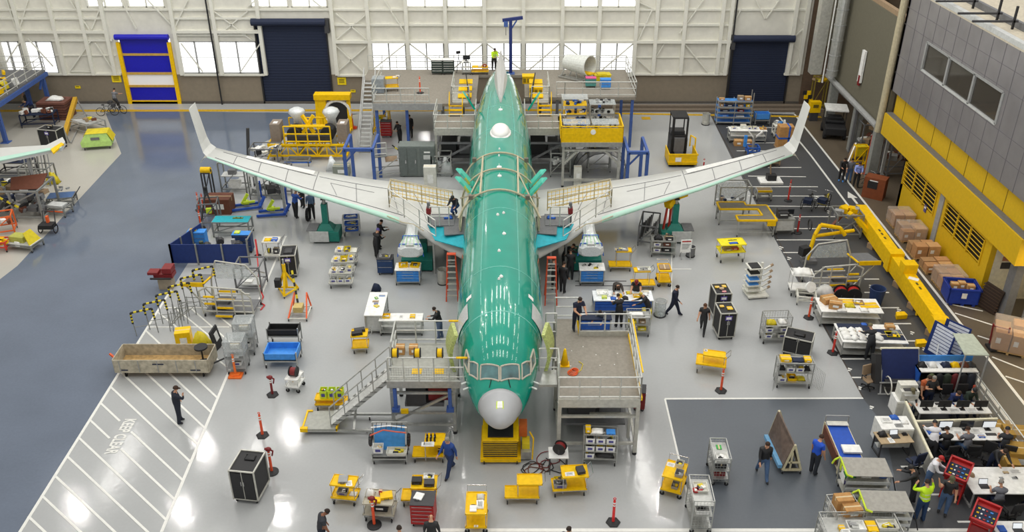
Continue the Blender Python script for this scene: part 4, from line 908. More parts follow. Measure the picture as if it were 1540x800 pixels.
person('woman in black top and trousers walking past the black cabinets',(1056,500),160,BLK,BLK,'walk','long',mat('5a3a26',.8),sleeve=False,tall=1.7); person('person in navy overalls walking right of the blue-edged table',(1012,474),-110,mat('141a30',.8),mat('141a30',.8),'walk')
person('person in lime yellow vest seen from behind at bottom right',(1381,782),10,HV,mat('1e3a5e',.8),'heads','hair',vest=HV,tall=1.8)
person('person in white cardigan and red cap beside the red tool tray',(1391,737),-120,WS_,JN,'work','cap',RED,tall=1.75); person('person in black jacket with white stripes leaning on the canvas-topped cart',(1369,758),60,BLK,CH_,'spread','cap',BLK,lean=20)
person('person in black shirt and jeans with a phone beside the red tool tray',(1416,772),150,BLK,JN,'phone','cap',mat('5a5a40',.8),sleeve=False,tall=1.82)
def seated(lb, px, row, dy, face, **k):
    c = P(px, row, .75); person(lb, (c.x, c.y+dy, 0), face, **k)
seated('seated person in dark jacket with lime collar at the rear desk, leftmost',1376,613,.75,180,shirt=mat('22262c',.8),pose='sitwork',hair='cap',hairm=mat('6a6448',.8),vest=None)
seated('seated person in navy shirt and grey cap at the rear desk',1390,613,1.2,185,shirt=DN_,pose='sitwork',hair='cap',hairm=GS); seated('seated person with folded arms and grey hair at the rear desk',1409,613,.85,180,shirt=BLK,pose='cross',hairm=GREYH,sleeve=False)
seated('seated person in blue jacket leaning over the rear desk',1444,613,.7,180,shirt=mat('1f2f5e',.8),pose='sitwork',hairm=BROWNH,lean=25); seated('seated person in dark green jacket at the rear desk, rightmost',1468,613,.75,190,shirt=mat('26342a',.8),pose='sitwork',hair='cap',hairm=BLK)
person('person in rust orange shirt standing behind the seated office row',(1380,612),200,mat('b0562c',.8),BLK,'lookdown','hair',BROWNH,sleeve=False)
seated('person in white shirt leaning over the partition of the office',1391,652,-.75,-10,shirt=WS_,trousers=CH_,pose='bend',hairm=BLK,lean=30)
seated('seated person in black at the left of the second desk',1414,652,-.62,0,shirt=BLK,pose='sitwork'); seated('seated person in grey shirt at the middle of the second desk',1446,652,-.62,8,shirt=GS,trousers=JN,pose='sitwork',sleeve=False,hairm=BROWNH); seated('seated person in charcoal shirt and dark cap at the right of the second desk',1501,652,-.62,-15,shirt=CH_,pose='sitwork',hair='cap',hairm=BLK,sleeve=False)
seated('person in black bending over the far side of the big white table',1517,722,1.15,180,shirt=BLK,pose='bend',lean=35); seated('person in grey sitting at the near side of the big white table',1486,722,-.95,-5,shirt=GS,pose='sitwork',hairm=GREYH,sleeve=False); seated('person in lime vest cut by the right edge at the big white table',1543,722,-1.0,0,shirt=HV,pose='sitwork',vest=HV)
person('person in dark grey working at the front cluttered table',(1305,541),10,CH_,mat('26282c',.8),'bend','cap',mat('6e6648',.8),lean=25,tall=1.8)
person('left one of the three people standing by the walkway, in black with blue shoes',(1264,273),170,BLK,BLK,'work',shoes=LBLU); person('middle one of the trio by the walkway, in grey jacket',(1275,274),170,GS,JN,'lookdown','long'); person('right one of the trio by the walkway, in light blue shirt',(1286,281),165,mat('8fa0e0',.7),BLK,'work','hair',BROWNH,tall=1.82)
person('person in navy uniform holding white papers on the right nose platform',P(867,498,2.7),200,mat('1a2036',.8),mat('1a2036',.8),'work','hair',mat('2a1d15',.8),hold='board',sleeve=False,tall=1.82)
person('person in dark shirt seated low behind the right nose platform',(906,494),150,GS,BLK,'crouch'); person('person in black standing at the left of the blue-edged group table',(930,492),20,BLK,BLK,'work'); person('person in black with red cap leaning over the blue-edged table',(955,458),170,BLK,BLK,'bend','cap',DRED,lean=30,sleeve=False)
person('person in black with blond hair at the right end of the blue-edged table',(973,484),90,BLK,BLK,'bend','hair',mat('c8b04a',.8),lean=30); person('person bending far over behind the blue-edged table',(926,452),180,mat('3a3430',.8),BLK,'bend','hair',BROWNH,lean=70)
person('person in black overalls beside the right ladder, nearest the nose',(846,440),-30,BLK,BLK,'stand'); person('person in black overalls beside the right ladder, leftmost',(834,436),20,BLK,BLK,'work'); person('person in black by the right green pylon jack',(857,420),0,BLK,BLK,'point'); person('person in black crouched behind the ladder trio',(848,408),-60,BLK,BLK,'bend')
person('person in black shirt walking behind the left nose platform',(662,510),80,BLK,mat('5c6c8a',.8),'work','hair'); person('person in dark cap kneeling on the wing beside the fuselage at left',P(686,322,3.02),160,CH_,mat('2c4a80',.8),'crouch','cap',BLK,z=3.0)
person('person in black tending the bench left of the left engine mount, front one',(567,388),-40,BLK,BLK,'work','cap',VIOL); person('person in black just behind the bench worker at left',(571,374),-60,BLK,BLK,'work')
person('person in royal blue shirt and pale cap under the left wing',(446,328),-30,mat('3a62b8',.8),BLK,'work','cap',GREYH,tall=1.8); person('person in dark clothes between the two men under the left wing',(456,312),160,BLK,BLK,'work'); person('person in slate blue shirt pushing a black wheel under the left wing',(470,330),20,mat('5c7494',.8),BLK,'lookdown','cap',GREYH,head_down=50,tall=1.8)
t = T('wheel_on_stand', 'black tyre standing beside the man in slate blue', 'tyre', P(464,332)); b = B(); b.torus((0,0,.42),.34,.09,RUB,'X',20); ob('tyre', b, t); b = B(); b.cyl((-.04,0,.42),(.04,0,.42),.24,GRY,16); ob('hub', b, t)
person('person in black in front of the mezzanine, left of the pair',(602,216),150,BLK,BLK,'work'); person('person in black in front of the mezzanine, right of the pair',(618,207),160,BLK,BLK,'stand'); person('person in yellow safety vest standing on the mezzanine beside the tail',P(743,106,3.8),200,HV,BLK,'work','hair',vest=HV,z=3.8)
DECK = mat('8d877c', .7, var=.1, scale=8); DECK2 = mat('a3a49c', .5, .2)
def steps(b, p0, p1, wdir, wd, n, m, m2=None):
    p0, p1 = Vector(p0), Vector(p1); wdir = Vector(wdir)*wd
    for i in range(n):
        c = p0 + (p1-p0)*(i+.5)/n; u = wdir; run = Vector(((p1-p0).x, (p1-p0).y, 0)).normalized()*.14
        b.slab([c-run, c-run+u, c+run+u, c+run], .04, m)
    return b
def stairs(parent, p0, p1, wdir, wd, n, m=STEEL, h=1.0, name='stair_flight'):
    p0, p1, u = Vector(p0), Vector(p1), Vector(wdir)*wd
    b = steps(B(), p0, p1, wdir, wd, n, m); fl_ = ob('tread', b, parent)
    for q in (Vector((0,0,0)), u):
        b = B(); b.slab([p0+q+Vector((0,0,.1)), p0+q-Vector((0,0,.12)), p1+q-Vector((0,0,.12)), p1+q+Vector((0,0,.1))], .04, m); ob('stringer', b, parent)
        b = B(); k = 4
        for i in range(k+1): c = p0+q+(p1-p0)*i/k; b.cyl(c, c+Vector((0,0,h)), .025, m, 6)
        b.cyl(p0+q+Vector((0,0,h)), p1+q+Vector((0,0,h)), .03, m, 6); b.cyl(p0+q+Vector((0,0,h*.5)), p1+q+Vector((0,0,h*.5)), .022, m, 6); ob('handrail', b, parent)
def legs(parent, pts, z, m=STEEL, w=.12, brace=True, z0=0):
    for (x, y) in pts: b = B(); b.bar((x,y,z0+.12),(x,y,z),w,m); b.cyl((x,y,z0),(x,y,z0+.12),.09,BLK,10); ob('leg', b, parent)
def beams(parent, prs, w=.1, m=STEEL, name='cross_beam'):
    for p, q in prs: b = B(); b.bar(p, q, w, m); ob(name, b, parent)
# ---- forward platform on the viewer's left of the nose ----
t = T('maintenance_platform', 'aluminium work platform with long side stair left of the nose', 'platform', (-3.5, 30.8, 0))
ox, oy = 3.5, -30.8
def L(x, y, z): return (x+ox, y+oy, z)
b = B(); b.box(-1.4,1.3,-1.4,1.3,2.58,2.7,DECK2); b.box(-1.5,1.45,-1.5,-1.4,2.4,2.72,STEEL); ob('deck', b, t)
b = B(); b.box(-.55,-.15,-.95,-.6,2.7,2.715,YEL); ob('floor_hatch', b, t); b = B(); b.box(.3,.75,-.95,-.6,2.7,2.715,YEL); ob('floor_hatch', b, t)
b = B(); rail(b, (-1.4,1.3,2.7), (1.1,1.3,2.7), 1.1, STEEL, 3, 3); ob('back_guardrail', b, t); b = B(); rail(b, (-1.4,-1.4,2.7), (1.6,-1.4,2.7), 1.1, STEEL, 5, 2); ob('front_guardrail', b, t)
b = B(); rail(b, (-1.4,-.3,2.7), (-1.4,1.3,2.7), 1.1, STEEL, 2, 2); ob('side_guardrail', b, t); meshpanel(t, 'mesh_panel', (-1.4,-1.38,0), (1.5,-1.38,0), 2.75, 3.3, GRY, .1)
b = B(); b.tube([(.85,1.3,3.8),(1.35,1.3,3.8),(1.35,1.3,3.1)], .05, YEL); ob('gate_bar', b, t); b = B(); b.tube([(1.3,-1.4,3.8),(1.75,-1.4,3.8),(1.75,-1.4,3.0)], .05, YEL); ob('gate_bar', b, t)
legs(t, [(-1.35,-1.35),(1.15,-1.35),(-1.35,1.2),(1.15,1.2)], 2.5, STEEL, .13)
for x in (-1.2, 1.0): b = B(); b.bar((x,-1.45,1.35),(x,-1.45,2.35),.14,SBLU); b.box(x-.15,x+.15,-1.6,-1.3,1.25,1.4,SBLU); ob('blue_column', b, t)
beams(t, [((-1.4,-1.4,.5),(1.2,-1.4,.5)),((-1.4,1.2,.5),(1.2,1.2,.5)),((-1.4,-1.4,1.1),(1.2,-1.4,1.1)),((-1.4,-1.4,2.1),(1.2,-1.4,2.1)),((1.15,-1.4,.5),(1.15,1.2,1.1)),((-1.3,-1.3,.6),(1.1,-1.3,2.0))])
b = B(); b.box(-.9,.7,-1.0,.9,1.1,1.3,MGR); b.box(-.8,0,-1.2,.4,1.3,2.3,DGR); b.box(.1,.9,-1.1,.5,1.5,2.2,DRED); ob('equipment_bay', b, t); b = B(); b.box(-1.0,-.7,-1.55,-1.45,1.15,1.35,YEL); ob('marker_plate', b, t)
stairs(t, L(-7.45,29.45,.3), L(-4.95,29.45,2.65), (0,1,0), .95, 10, STEEL)
b = B(); b.box(-5.1,-3.7,-1.5,-.3,.24,.32,DECK2); b.box(-5.15,-5.08,-1.5,-.3,.2,.36,YEL); b.box(-5.15,-4.9,-.36,-.28,.2,.37,YEL); b.box(-3.75,-3.68,-1.5,-.3,.2,.36,YEL); b.box(-5.2,-4.9,-1.55,-1.4,.2,.38,YEL); ob('landing', b, t)
beams(t, [((-5.1,-1.45,.2),(-1.35,-1.45,.2)),((-5.1,-.35,.2),(-1.35,-.35,.2)),((-3.0,-1.45,.25),(-3.0,-.35,1.0))], .09)
casters(t, [(-4.9,-1.3),(-4.9,-.5),(-2.5,-1.3),(-2.5,-.5)], .08)
for i, x in enumerate((-1.1,-.22,.66)):
    item('reel', None, (-3.5+x, 30.8-1.33, 3.78), '', dim=(.42,.26,.42), label='yellow hose reel clamped on the front rail of the left nose platform', group='hose reels on the left nose platform rail')
for i, (x, lb) in enumerate(((-1.15,'brown carton near the left corner post of the left nose platform'),(-.6,'brown carton just right of another one on the left nose platform'))): item('box', None, (-3.5+x, 30.8+.55, 2.7), '', dim=(.36,.34,.36), label=lb)
# ---- forward platform right of the nose ----
t = T('maintenance_platform', 'large brown-decked work platform right of the nose with stepped back rail', 'platform', (3.3, 31, 0))
b = B(); b.prism([(-1.5,-2.9),(1.65,-2.9),(1.75,1.65),(-.4,1.65),(-.4,3.0),(-1.4,3.0)], 2.58, 2.7, DECK); b.prism([(-2.25,-1.9),(-1.5,-1.9),(-1.5,-.9),(-2.0,-.9)], 2.6, 2.72, STEEL)
for x, y in ((-.9,-.6),(-.4,-.5),(.3,-.55),(.9,-.5),(-.8,.5),(-.3,.8),(.2,.2),(1.1,.3)): b.box(x-.02,x+.02,y-.02,y+.02,2.7,2.708,WHT)
ob('deck', b, t)
b = B(); rail(b, (-1.5,-2.9,2.7), (1.65,-2.9,2.7), 1.1, STEEL, 4, 2); b.box(-1.5,1.65,-2.97,-2.9,2.45,2.8,ALU); ob('front_guardrail', b, t)
b = B(); rail(b, (1.65,-2.9,2.7), (1.75,1.65,2.7), 1.1, STEEL, 5, 2); ob('side_guardrail', b, t); b = B(); b.box(1.68,1.74,-2.9,1.6,2.7,2.84,YEL); b.bar((1.72,-2.6,3.82),(1.78,1.2,3.82),.05,YEL); ob('yellow_edge', b, t)
b = B(); rail(b, (-.4,1.65,2.7), (1.75,1.65,2.7), 1.1, STEEL, 2, 3); b.box(-.4,1.75,1.62,1.66,2.7,2.95,ALU); ob('back_guardrail', b, t); b = B(); rail(b, (-1.4,3.0,2.7), (-.4,3.0,2.7), 1.1, STEEL, 1, 2); ob('back_gate', b, t)
b = B(); b.bar((-.4,1.7,2.75),(-.5,1.75,3.4),.06,YEL); ob('gate_bar', b, t)
b = B(); rail(b, (-2.2,-.95,2.7), (-1.45,-.95,2.7), 1.1, STEEL, 1, 2); rail(b, (-1.45,-2.0,2.7), (-1.45,-.95,2.7), 1.1, STEEL, 1, 2); ob('nose_gate', b, t)
b = B(); rail(b, (-1.85,1.7,2.7), (-1.4,1.7,2.7), 1.1, STEEL, 1, 2); ob('door_gate', b, t)
legs(t, [(-1.45,-2.85),(1.6,-2.85),(-1.4,2.9),(1.65,1.6),(-1.45,0)], 2.58, ALU, .15)
beams(t, [((-1.45,-2.85,.55),(1.6,-2.85,.55)),((-1.45,-2.85,1.9),(1.6,-2.85,1.9)),((-1.45,-2.85,2.4),(1.6,-2.85,2.4)),((1.6,-2.85,.55),(1.65,1.6,.55)),((-1.45,-2.85,.55),(-1.4,2.9,.55)),((-.2,-2.2,1.5),(1.4,-2.2,1.5)),((1.4,-2.2,.3),(1.4,-2.2,1.5)),((-1.4,-.2,.6),(1.6,-.2,2.4))], .1, ALU)
b = B(); b.box(-1.2,1.3,-1.9,1.2,.7,.8,MGR); b.box(-1.0,.1,-1.6,0,.8,1.6,DGR); b.box(.3,1.2,-1.2,.6,.8,1.4,MGR); ob('undercarriage_deck', b, t)
# cone and cable on that deck
c = T('safety_cone', 'yellow cone standing on the brown deck right of the nose', 'cone', (2.15, 32.1-1.6, 2.7)); b = B(); b.lathe([(.17,.03),(.05,.75),(.03,.78)],(0,0,0),YEL,14); ob('cone_body', b, c, smooth=True); b = B(); b.box(-.2,.2,-.2,.2,0,.035,YEL); ob('base', b, c)
c = T('cable_coil', 'orange coiled cable beside the yellow cone on the brown deck', 'cable', (2.45, 29.9, 2.7))
b = B()
for k in range(4): b.torus((.03*k,.02*k,.025+.03*k),.2-.02*k,.02,ORG,n=16)
b.tube([(.2,0,.02),(.35,.2,.02),(.45,.6,.02),(.3,.8,.02)],.015,YEL2); ob('cable_loop', b, c)
# ---- work gantries beside wing roots ----
for sg, w_ in ((-1,'left'), (1,'right')):
    xc = -.65
    g = T('wing_guard_rail', 'steel guard rail with yellow netting standing on the %s wing beside the fuselage' % w_, 'railing', (xc+sg*4.3, 44.5, 2.3))
    def q(x, y, z): return ((x-4.3)*sg, y-44.5, z-2.3)
    b = B(); rail(b, q(6.1,46.3,2.95), q(2.6,45.1,2.75), 1.15, BEIGE, 4, 2); ob('back_rail', b, g)
    b = B(); p0, p1 = Vector(q(6.1,46.28,2.95)), Vector(q(2.6,45.08,2.75))
    for i in range(17): c = p0+(p1-p0)*i/16; b.bar(c+Vector((0,0,.1)), c+Vector((0,0,1.1)), .022, mat('f2c81a', .5))
    for k in range(5): z = Vector((0,0,.15+.23*k)); b.bar(p0+z, p1+z, .022, mat('f2c81a', .5))
    ob('yellow_netting', b, g)
    b = B(); rail(b, q(6.1,45.2,2.9), q(3.3,41.9,2.6), 1.1, STEEL, 3, 2); ob('front_rail', b, g); b = B(); rail(b, q(6.1,45.2,2.9), q(6.1,46.3,2.95), 1.1, BEIGE, 1, 2); ob('end_rail', b, g)
    b = B(); b.tube([q(6.15,44.5,2.7), q(5.2,43.6,2.75), q(4.6,43.2,2.85), q(4.0,42.6,2.75)], .03, BEIGE); ob('hose', b, g)
    st = T('wing_root_stand', 'grey mast stand with small deck at the %s wing root' % w_, 'stand', (xc+sg*3.15, 42.9, 0))
    b = B(); b.box(-.75 if sg>0 else -.55,.55 if sg>0 else .75,-.2,1.2,2.95,3.02,MGR); ob('deck', b, st)
    for x, y in ((-.4,0),(.4,0),(.4,1.0)): b = B(); b.bar((x*1,y,0),(x*1,y,3.0),.1,STEEL); ob('leg', b, st)
    b = B(); b.bar((sg*.55,-.1,3),(sg*.55,-.1,4.3),.16,MGR); b.box(sg*.55-.12,sg*.55+.12,-.3,.1,3.7,4.0,DRED); ob('mast', b, st)
    b = B(); rail(b, (-.5,-.2,3), (.5,-.2,3), 1.1, STEEL, 2, 1); ob('guardrail', b, st)
    item('cloth', None, (xc+sg*2.75, 43.6, 3.02), '', dim=(.5,.35,.15), m=BLU, label='crumpled blue cover on the small grey deck at the %s wing root' % w_)
# ---- arches over the fuselage ----
t = T('fuselage_arch_guard', 'beige tubular arch frame strapped over the fuselage above the wings', 'frame', (-.65, 44.5, 3.4)); r0 = 2.06
for y in (-2.5, .2, 2.5):
    b = B(); pts = [(r0*sin(a), y, r0*cos(a)*.97) for a in [R(-100)+R(200)*k/24 for k in range(25)]]; b.tube(pts, .05, BEIGE, 8); ob('arch', b, t)
for sg in (-1, 1):
    for an in (28, 98): b = B(); a = R(an)*sg; b.bar((r0*sin(a),-2.5,r0*cos(a)*.97),(r0*sin(a),2.5,r0*cos(a)*.97),.09,BEIGE); ob('longitudinal_bar', b, t)
    b = B(); a, a2 = R(28)*sg, R(82)*sg; b.bar((r0*sin(a),.2,r0*cos(a)*.97),(r0*sin(a2)*1.04,-2.5,r0*cos(a2)*.97+.1),.07,BEIGE); ob('diagonal_bar', b, t)
    b = B(); a, a2 = R(28)*sg, R(85)*sg; b.bar((r0*sin(a),-2.5,r0*cos(a)*.97),(r0*sin(a2)*1.04,.2,r0*cos(a2)*.97+.1),.07,BEIGE); ob('diagonal_bar', b, t)
    for y in (-2.5, 2.5):
        b = B(); a = R(42)*sg; b.bc((r0*sin(a)*1.05,y,r0*cos(a)*1.02),(.22,.2,.22),mat('6f665a', .6)); ob('clamp', b, t)
# ---- rear mezzanine ----
t = T('mezzanine_platform', 'wide grey raised deck behind the tail reached by a straight stair', 'platform', (-.8, 64, 0)); Z = 3.8
b = B(); b.box(-8.8,-1.7,-4,4,Z-.2,Z,DECK); b.box(-10.2,-8.8,1.3,4,Z-.2,Z,DECK); b.box(1.7,9.5,-2.6,4,Z-.2,Z,DECK); b.box(-1.7,1.7,2.6,4,Z-.2,Z,DECK); b.box(-8.8,-4.0,-4.1,-4.0,Z-.45,Z+.02,GRY); ob('deck', b, t)
b = B(); rail(b, (-10.2,4,Z), (9.5,4,Z), 1.1, STEEL, 18, 2, .03); ob('back_guardrail', b, t)
meshpanel(t, 'mesh_panel', (-8.8,-4.0,0), (-4.9,-4.0,0), Z, Z+1.05, GRY, .2)
b = B(); rail(b, (-8.8,-4,Z), (-4.9,-4,Z), 1.1, STEEL, 4, 3); ob('front_guardrail', b, t); b = B(); rail(b, (9.5,-2.6,Z), (9.5,4,Z), 1.1, STEEL, 5, 2); ob('side_guardrail', b, t)
b = B(); rail(b, (4.5,-2.6,Z), (9.5,-2.6,Z), 1.1, STEEL, 4, 2); rail(b, (3.9,-2.6,Z), (4.5,-2.6,Z), 1.1, STEEL, 1, 2); ob('front_guardrail', b, t)
b = B(); rail(b, (-8.8,-4,Z), (-8.8,1.2,Z), 1.1, STEEL, 4, 2); ob('side_guardrail', b, t)
stairs(t, (-10.1,-3.6,.1), (-10.1,1.3,Z-.05), (.85,0,0), 1, 17, LGR, 1.0)
for x, y in ((-8.6,-3.8),(-6.5,-3.8),(-4,-3.8),(4,-2.4),(7,-2.4),(9.3,-2.4),(-9.2,3.8),(-3,3.8),(3,3.8),(9.3,3.8)): b = B(); b.bar((x,y,0),(x,y,Z-.2),.2,SBLU if abs(x)>6 else MGR); ob('column', b, t)
# platforms stepping down beside the rear doors
def sidecage(t, x0, x1, y0, y1, z, m=STEEL, bot=ALU):
    b = B(); b.box(x0,x1,y0,y1,z-.12,z,DECK); b.box(x0,x1,y0-.06,y0,z-.3,z+.15,bot); ob('deck', b, t)
    b = B(); rail(b, (x0,y0,z), (x1,y0,z), 1.1, m, 3, 2); ob('front_guardrail', b, t)
    for x in (x0, x1): b = B(); rail(b, (x,y0,z), (x,y1,z), 1.1, m, 2, 2); ob('side_guardrail', b, t)
for sg, lb in ((-1,'left'), (1,'right')):
    t = T('tail_service_stand', 'steel access stand with gated deck at the %s rear door' % lb, 'stand', (-.75+sg*3.0, 58.2, 0))
    sidecage(t, -1.4, 1.3, -1.6, 1.6, 3.1); stairs(t, (-.55 if sg<0 else -.45,1.2,3.1), (-.55 if sg<0 else -.45,1.95,3.8), (1,0,0), .9, 3, YEL, .8)
    legs(t, [(-1.3,-1.5),(1.2,-1.5),(-1.3,1.5),(1.2,1.5)], 3.0, ALU, .14); beams(t, [((-1.3,-1.5,2.2),(1.2,-1.5,2.2)),((-1.3,-1.5,.8),(1.2,-1.5,.8)),((-1.3,-1.5,.8),(1.2,-1.5,2.2)),((-1.3,1.5,.8),(1.2,1.5,2.4)),((-1.3,-1.5,1.5),(-1.3,1.5,1.5))], .12, MGR)
    b = B(); b.box(-1.1,1.0,-1.2,1.3,1.0,1.2,DGR); b.box(-1.0,0,-1.0,.4,1.2,2.1,BLK); b.box(.2,.9,-.9,.8,1.2,1.8,MGR); ob('equipment_bay', b, t)
    # inner cage along the tail
    t = T('tail_service_stand', 'upper folding access gate stand along the %s side of the tail' % lb, 'stand', (-.8+sg*2.75, 61.8, 3.8))
    b = B(); b.box(-.6,.6,-1.7,1.7,0,.05,ALU); ob('deck', b, t); b = B(); rail(b, (-.6,-1.7,.05), (.6,-1.7,.05), 1.15, STEEL, 1, 3); ob('front_guardrail', b, t); b = B(); rail(b, (sg*.6,-1.7,.05), (sg*.6,1.7,.05), 1.15, STEEL, 3, 3); ob('side_guardrail', b, t)
    for k in range(3): b = B(); b.bc((-sg*.25,-.6+k*.95,.2+.2*k),(.95,.7,.06),YEL,rx=R(8)); ob('yellow_flap', b, t)
    b = B(); b.slab([(-sg*.62,-1.8,0),(-sg*.3,1.8,.9),(-sg*.25,1.8,1.1),(-sg*.7,-1.8,.25)], .06, BLK); ob('black_seal', b, t)
t = T('parts_cage_platform', 'yellow-fenced raised platform of covered parts racks right of the tail', 'platform', (5.1, 57, 0))
b = B(); b.box(-1.95,1.95,-2.6,2.4,2.95,3.1,DECK); b.box(-1.95,1.95,-2.7,-2.6,2.85,3.15,STEEL); ob('deck', b, t)
b = B(); rail(b, (-1.95,-2.6,3.1), (1.95,-2.6,3.1), 1.1, YEL, 5, 2, .04); b.box(-1.95,1.95,-2.63,-2.6,3.15,4.1,YEL); ob('front_guardrail', b, t)
for x in (-1.95,1.95): b = B(); rail(b, (x,-2.6,3.1), (x,-.2,3.1), 1.1, YEL, 3, 2, .04); b.box(x-.012,x+.012,-2.6,-.2,3.15,4.1,YEL); ob('side_guardrail', b, t)
b = B(); b.cyl((.05,-2.68,3.85),(.05,-2.62,3.85),.17,WHT,16); ob('round_sign', b, t)
legs(t, [(-1.8,-2.5),(1.8,-2.5),(-1.8,2.3),(1.8,2.3)], 2.95, ALU, .16); beams(t, [((-1.8,-2.5,2.55),(1.8,-2.5,2.55)),((-1.8,-2.5,1.6),(-.9,-2.5,2.5)),((1.8,-2.5,1.6),(.9,-2.5,2.5)),((-1.8,-2.5,.5),(1.8,-2.5,.5))], .14, ALU)
for k, (x, y, z, lb) in enumerate(((-.95,-1.5,3.1,'clear-covered rack of blue parts at the front left of the yellow-fenced cage'),(.9,-1.5,3.1,'clear-covered rack of grey parts at the front right of the yellow-fenced cage'),(-.95,.8,3.1,'taller rack with yellow shelves of blue parts in the cage back left'),(.9,.9,3.1,'rack heaped with clear plastic at the back right of the cage'))):
    q = T('parts_rack', lb, 'rack', (5.1+x, 57+y, z)); hh = (1.0, 1.0, 1.9, 1.5)[k]
    b = B()
    for xx in (-.8,.8):
        for yy in (-.45,.45): b.bar((xx,yy,0),(xx,yy,hh),.05,STEEL)
    ob('frame', b, q)
    for z_ in ([.2,.75] if hh < 1.2 else [.3,.9,1.5]):
        if z_ < hh: b = B(); b.box(-.8,.8,-.5,.45,z_-.04,z_,YEL if k==2 else STEEL); s_ = ob('shelf', b, q); b = B()
        for i in range(14): b.bc((random.uniform(-.7,.7),random.uniform(-.35,.35),z_+.07),(.16,.14,.12),[BLU,NAVY,BLU,WHT][i%4] if k in (0,2) else [GRY,BLK,LGR,CLR][i%4],rz=random.random()*3)
        ob('small_part', b, s_, kind='stuff')
    b = B(); b.box(-.86,.86,-.55,.52,hh+.02,hh+.05,CLR); b.box(-.86,-.84,-.55,.52,.1,hh+.02,CLR); ob('plastic_cover', b, q)
# blue gantry frames
for (x, y, w2, hh, lb) in ((-9.7,53.5,.9,3.0,'blue steel frame at the foot of the mezzanine stair'),(7.9,53,.6,3.0,'blue steel frame right of the yellow-fenced cage')):
    t = T('gantry_frame', lb, 'frame', (x, y, 0))
    for s in (-1,1): b = B(); b.bar((s*w2,0,0),(s*w2,0,hh),.2,SBLU); ob('post', b, t); b = B(); b.bar((s*w2,0,hh),(s*w2,2.6,hh),.16,SBLU); ob('arm', b, t)
    b = B(); b.bar((-w2,0,hh),(w2,0,hh),.2,SBLU); ob('crossbar', b, t); b = B(); b.bar((-w2,0,hh-.9),(-w2+.8,0,hh),.1,SBLU); ob('knee_brace', b, t)
    for s in (-1,1): b = B(); b.bar((s*w2,2.6,0),(s*w2,2.6,hh),.2,SBLU); ob('post', b, t)
# jib crane
t = T('jib_crane', 'tall navy blue mast crane with short arm behind the tail', 'crane', PY(768, 108, 67.0) + Vector((0,0,-.0)))
t.location.z = 3.8; b = B(); b.bar((0,0,0),(0,0,4.1),.24,mat('1f2f6e', .5)); ob('mast', b, t); b = B(); b.bar((-.6,0,4.0),(.9,0,4.2),.22,mat('1f2f6e', .5)); b.bar((0,0,3.3),(.45,0,4.0),.1,SBLU); ob('arm', b, t)
b = B(); b.box(-.5,-.2,-.15,.15,3.55,3.95,SBLU); b.cyl((-.35,0,2.9),(-.35,0,3.55),.02,BLK); ob('hoist', b, t); b = B(); b.box(-.3,.3,-.3,.3,0,.06,SBLU); ob('base_plate', b, t)
# nose shell on its stand on the mezzanine
t = T('tail_cone_shell', 'open white cylindrical tail section on a tilted steel dolly', 'shell', (4.9, 65.6, 3.8))
b = B(); n = 24; prof = []; ax = Vector((.72,-.66,.05)).normalized(); q0 = Vector((-.8,.9,1.05)); M_ = ax.to_track_quat('Z','Y').to_matrix(); vs = []
for (d_, rr) in ((0,.55),(1.0,.66),(2.2,.76),(2.2,.7),(1.0,.6),(0,.5)):
    for i in range(n): a = 2*pi*i/n; vs.append(q0 + ax*d_ + M_ @ Vector((rr*cos(a), rr*sin(a), 0)))
b.add(vs, [(j*n+i, j*n+(i+1)%n, ((j+1)%6)*n+(i+1)%n, ((j+1)%6)*n+i) for j in range(6) for i in range(n)], mat('d9dcd6', .4)); b.add([q0+ax*.3+M_@Vector((.45*cos(2*pi*i/n),.45*sin(2*pi*i/n),0)) for i in range(n)], [tuple(range(n))], mat('5f5840', .7)); ob('shell_skin', b, t, smooth=False)
b = B(); b.bc((.55,-.45,.62),(.5,1.4,.1),YEL,rz=R(40),rx=R(-6)); ob('yellow_cradle', b, t); b = B()
for s in (-1,1): b.bar((-1.2+s*.25,.4,.12),(.6+s*.3,-.9,.12),.09,STEEL); b.bar((-.9+s*.3,.5,.12),(-.6+s*.3,.5,.9),.07,STEEL); b.bar((.2+s*.3,-.5,.12),(.1+s*.3,-.4,.7),.07,STEEL)
b.bar((-1.4,.4,.12),(-.9,.8,.12),.08,STEEL); b.bar((.3,-1.1,.12),(.9,-.7,.12),.08,STEEL); ob('dolly_frame', b, t); casters(t, [(-1.3,.5),(-.9,.8),(.3,-1.1),(.9,-.7)], .05)
# things on the mezzanine
def M3(px, py): return P(px, py, 3.8)
for px, lb in ((658,'left one of two black tool chests with white drawer fronts on the mezzanine'),(675,'right one of two black tool chests with white drawer fronts on the mezzanine')):
    t = tool_cabinet(px, 111, 0, lb, '', [], col=mat('24332e', .5), L=.85, Wd=.55, Hh=1.1, z=3.8, n=5, top=WHT)
    for ch in t.children:
        if ch.name.startswith('drawer'):
            for h in ch.children: h.data.materials[0] = WHT; h.scale = (1,1,1); 
t = drawer_table(702, 111, 0, 'grey computer cart with dark monitor on the mezzanine', 'the grey mezzanine computer cart', ['T:monitor:SCR@0,0.1','T:keyboard@0,-.25'], L=.7, Wd=.6, Hh=.95, n=0, zz=3.8)
t = yellow_cart(590, 136, 10, 'yellow cart with white papers near the mezzanine stair head', 'the cart at the mezzanine stair head', ['U:cloth:OFFW@0.2,0','U:bin:WHT:.25x.2x.1@.45,.1'], L=.95, up=(.9,.5), off=0, zz=3.8)
t = yellow_cart(722, 111, 0, 'yellow low cart beside the computer cart on the mezzanine', 'the low mezzanine cart', ['U:bag:OFFW:.3x.3x.2@0,0','U:box:DRED:.3x.25x.2@.35,0'], L=1.3, up=(1.2,.5), off=0, hu=.55, hd=.25, zz=3.8)
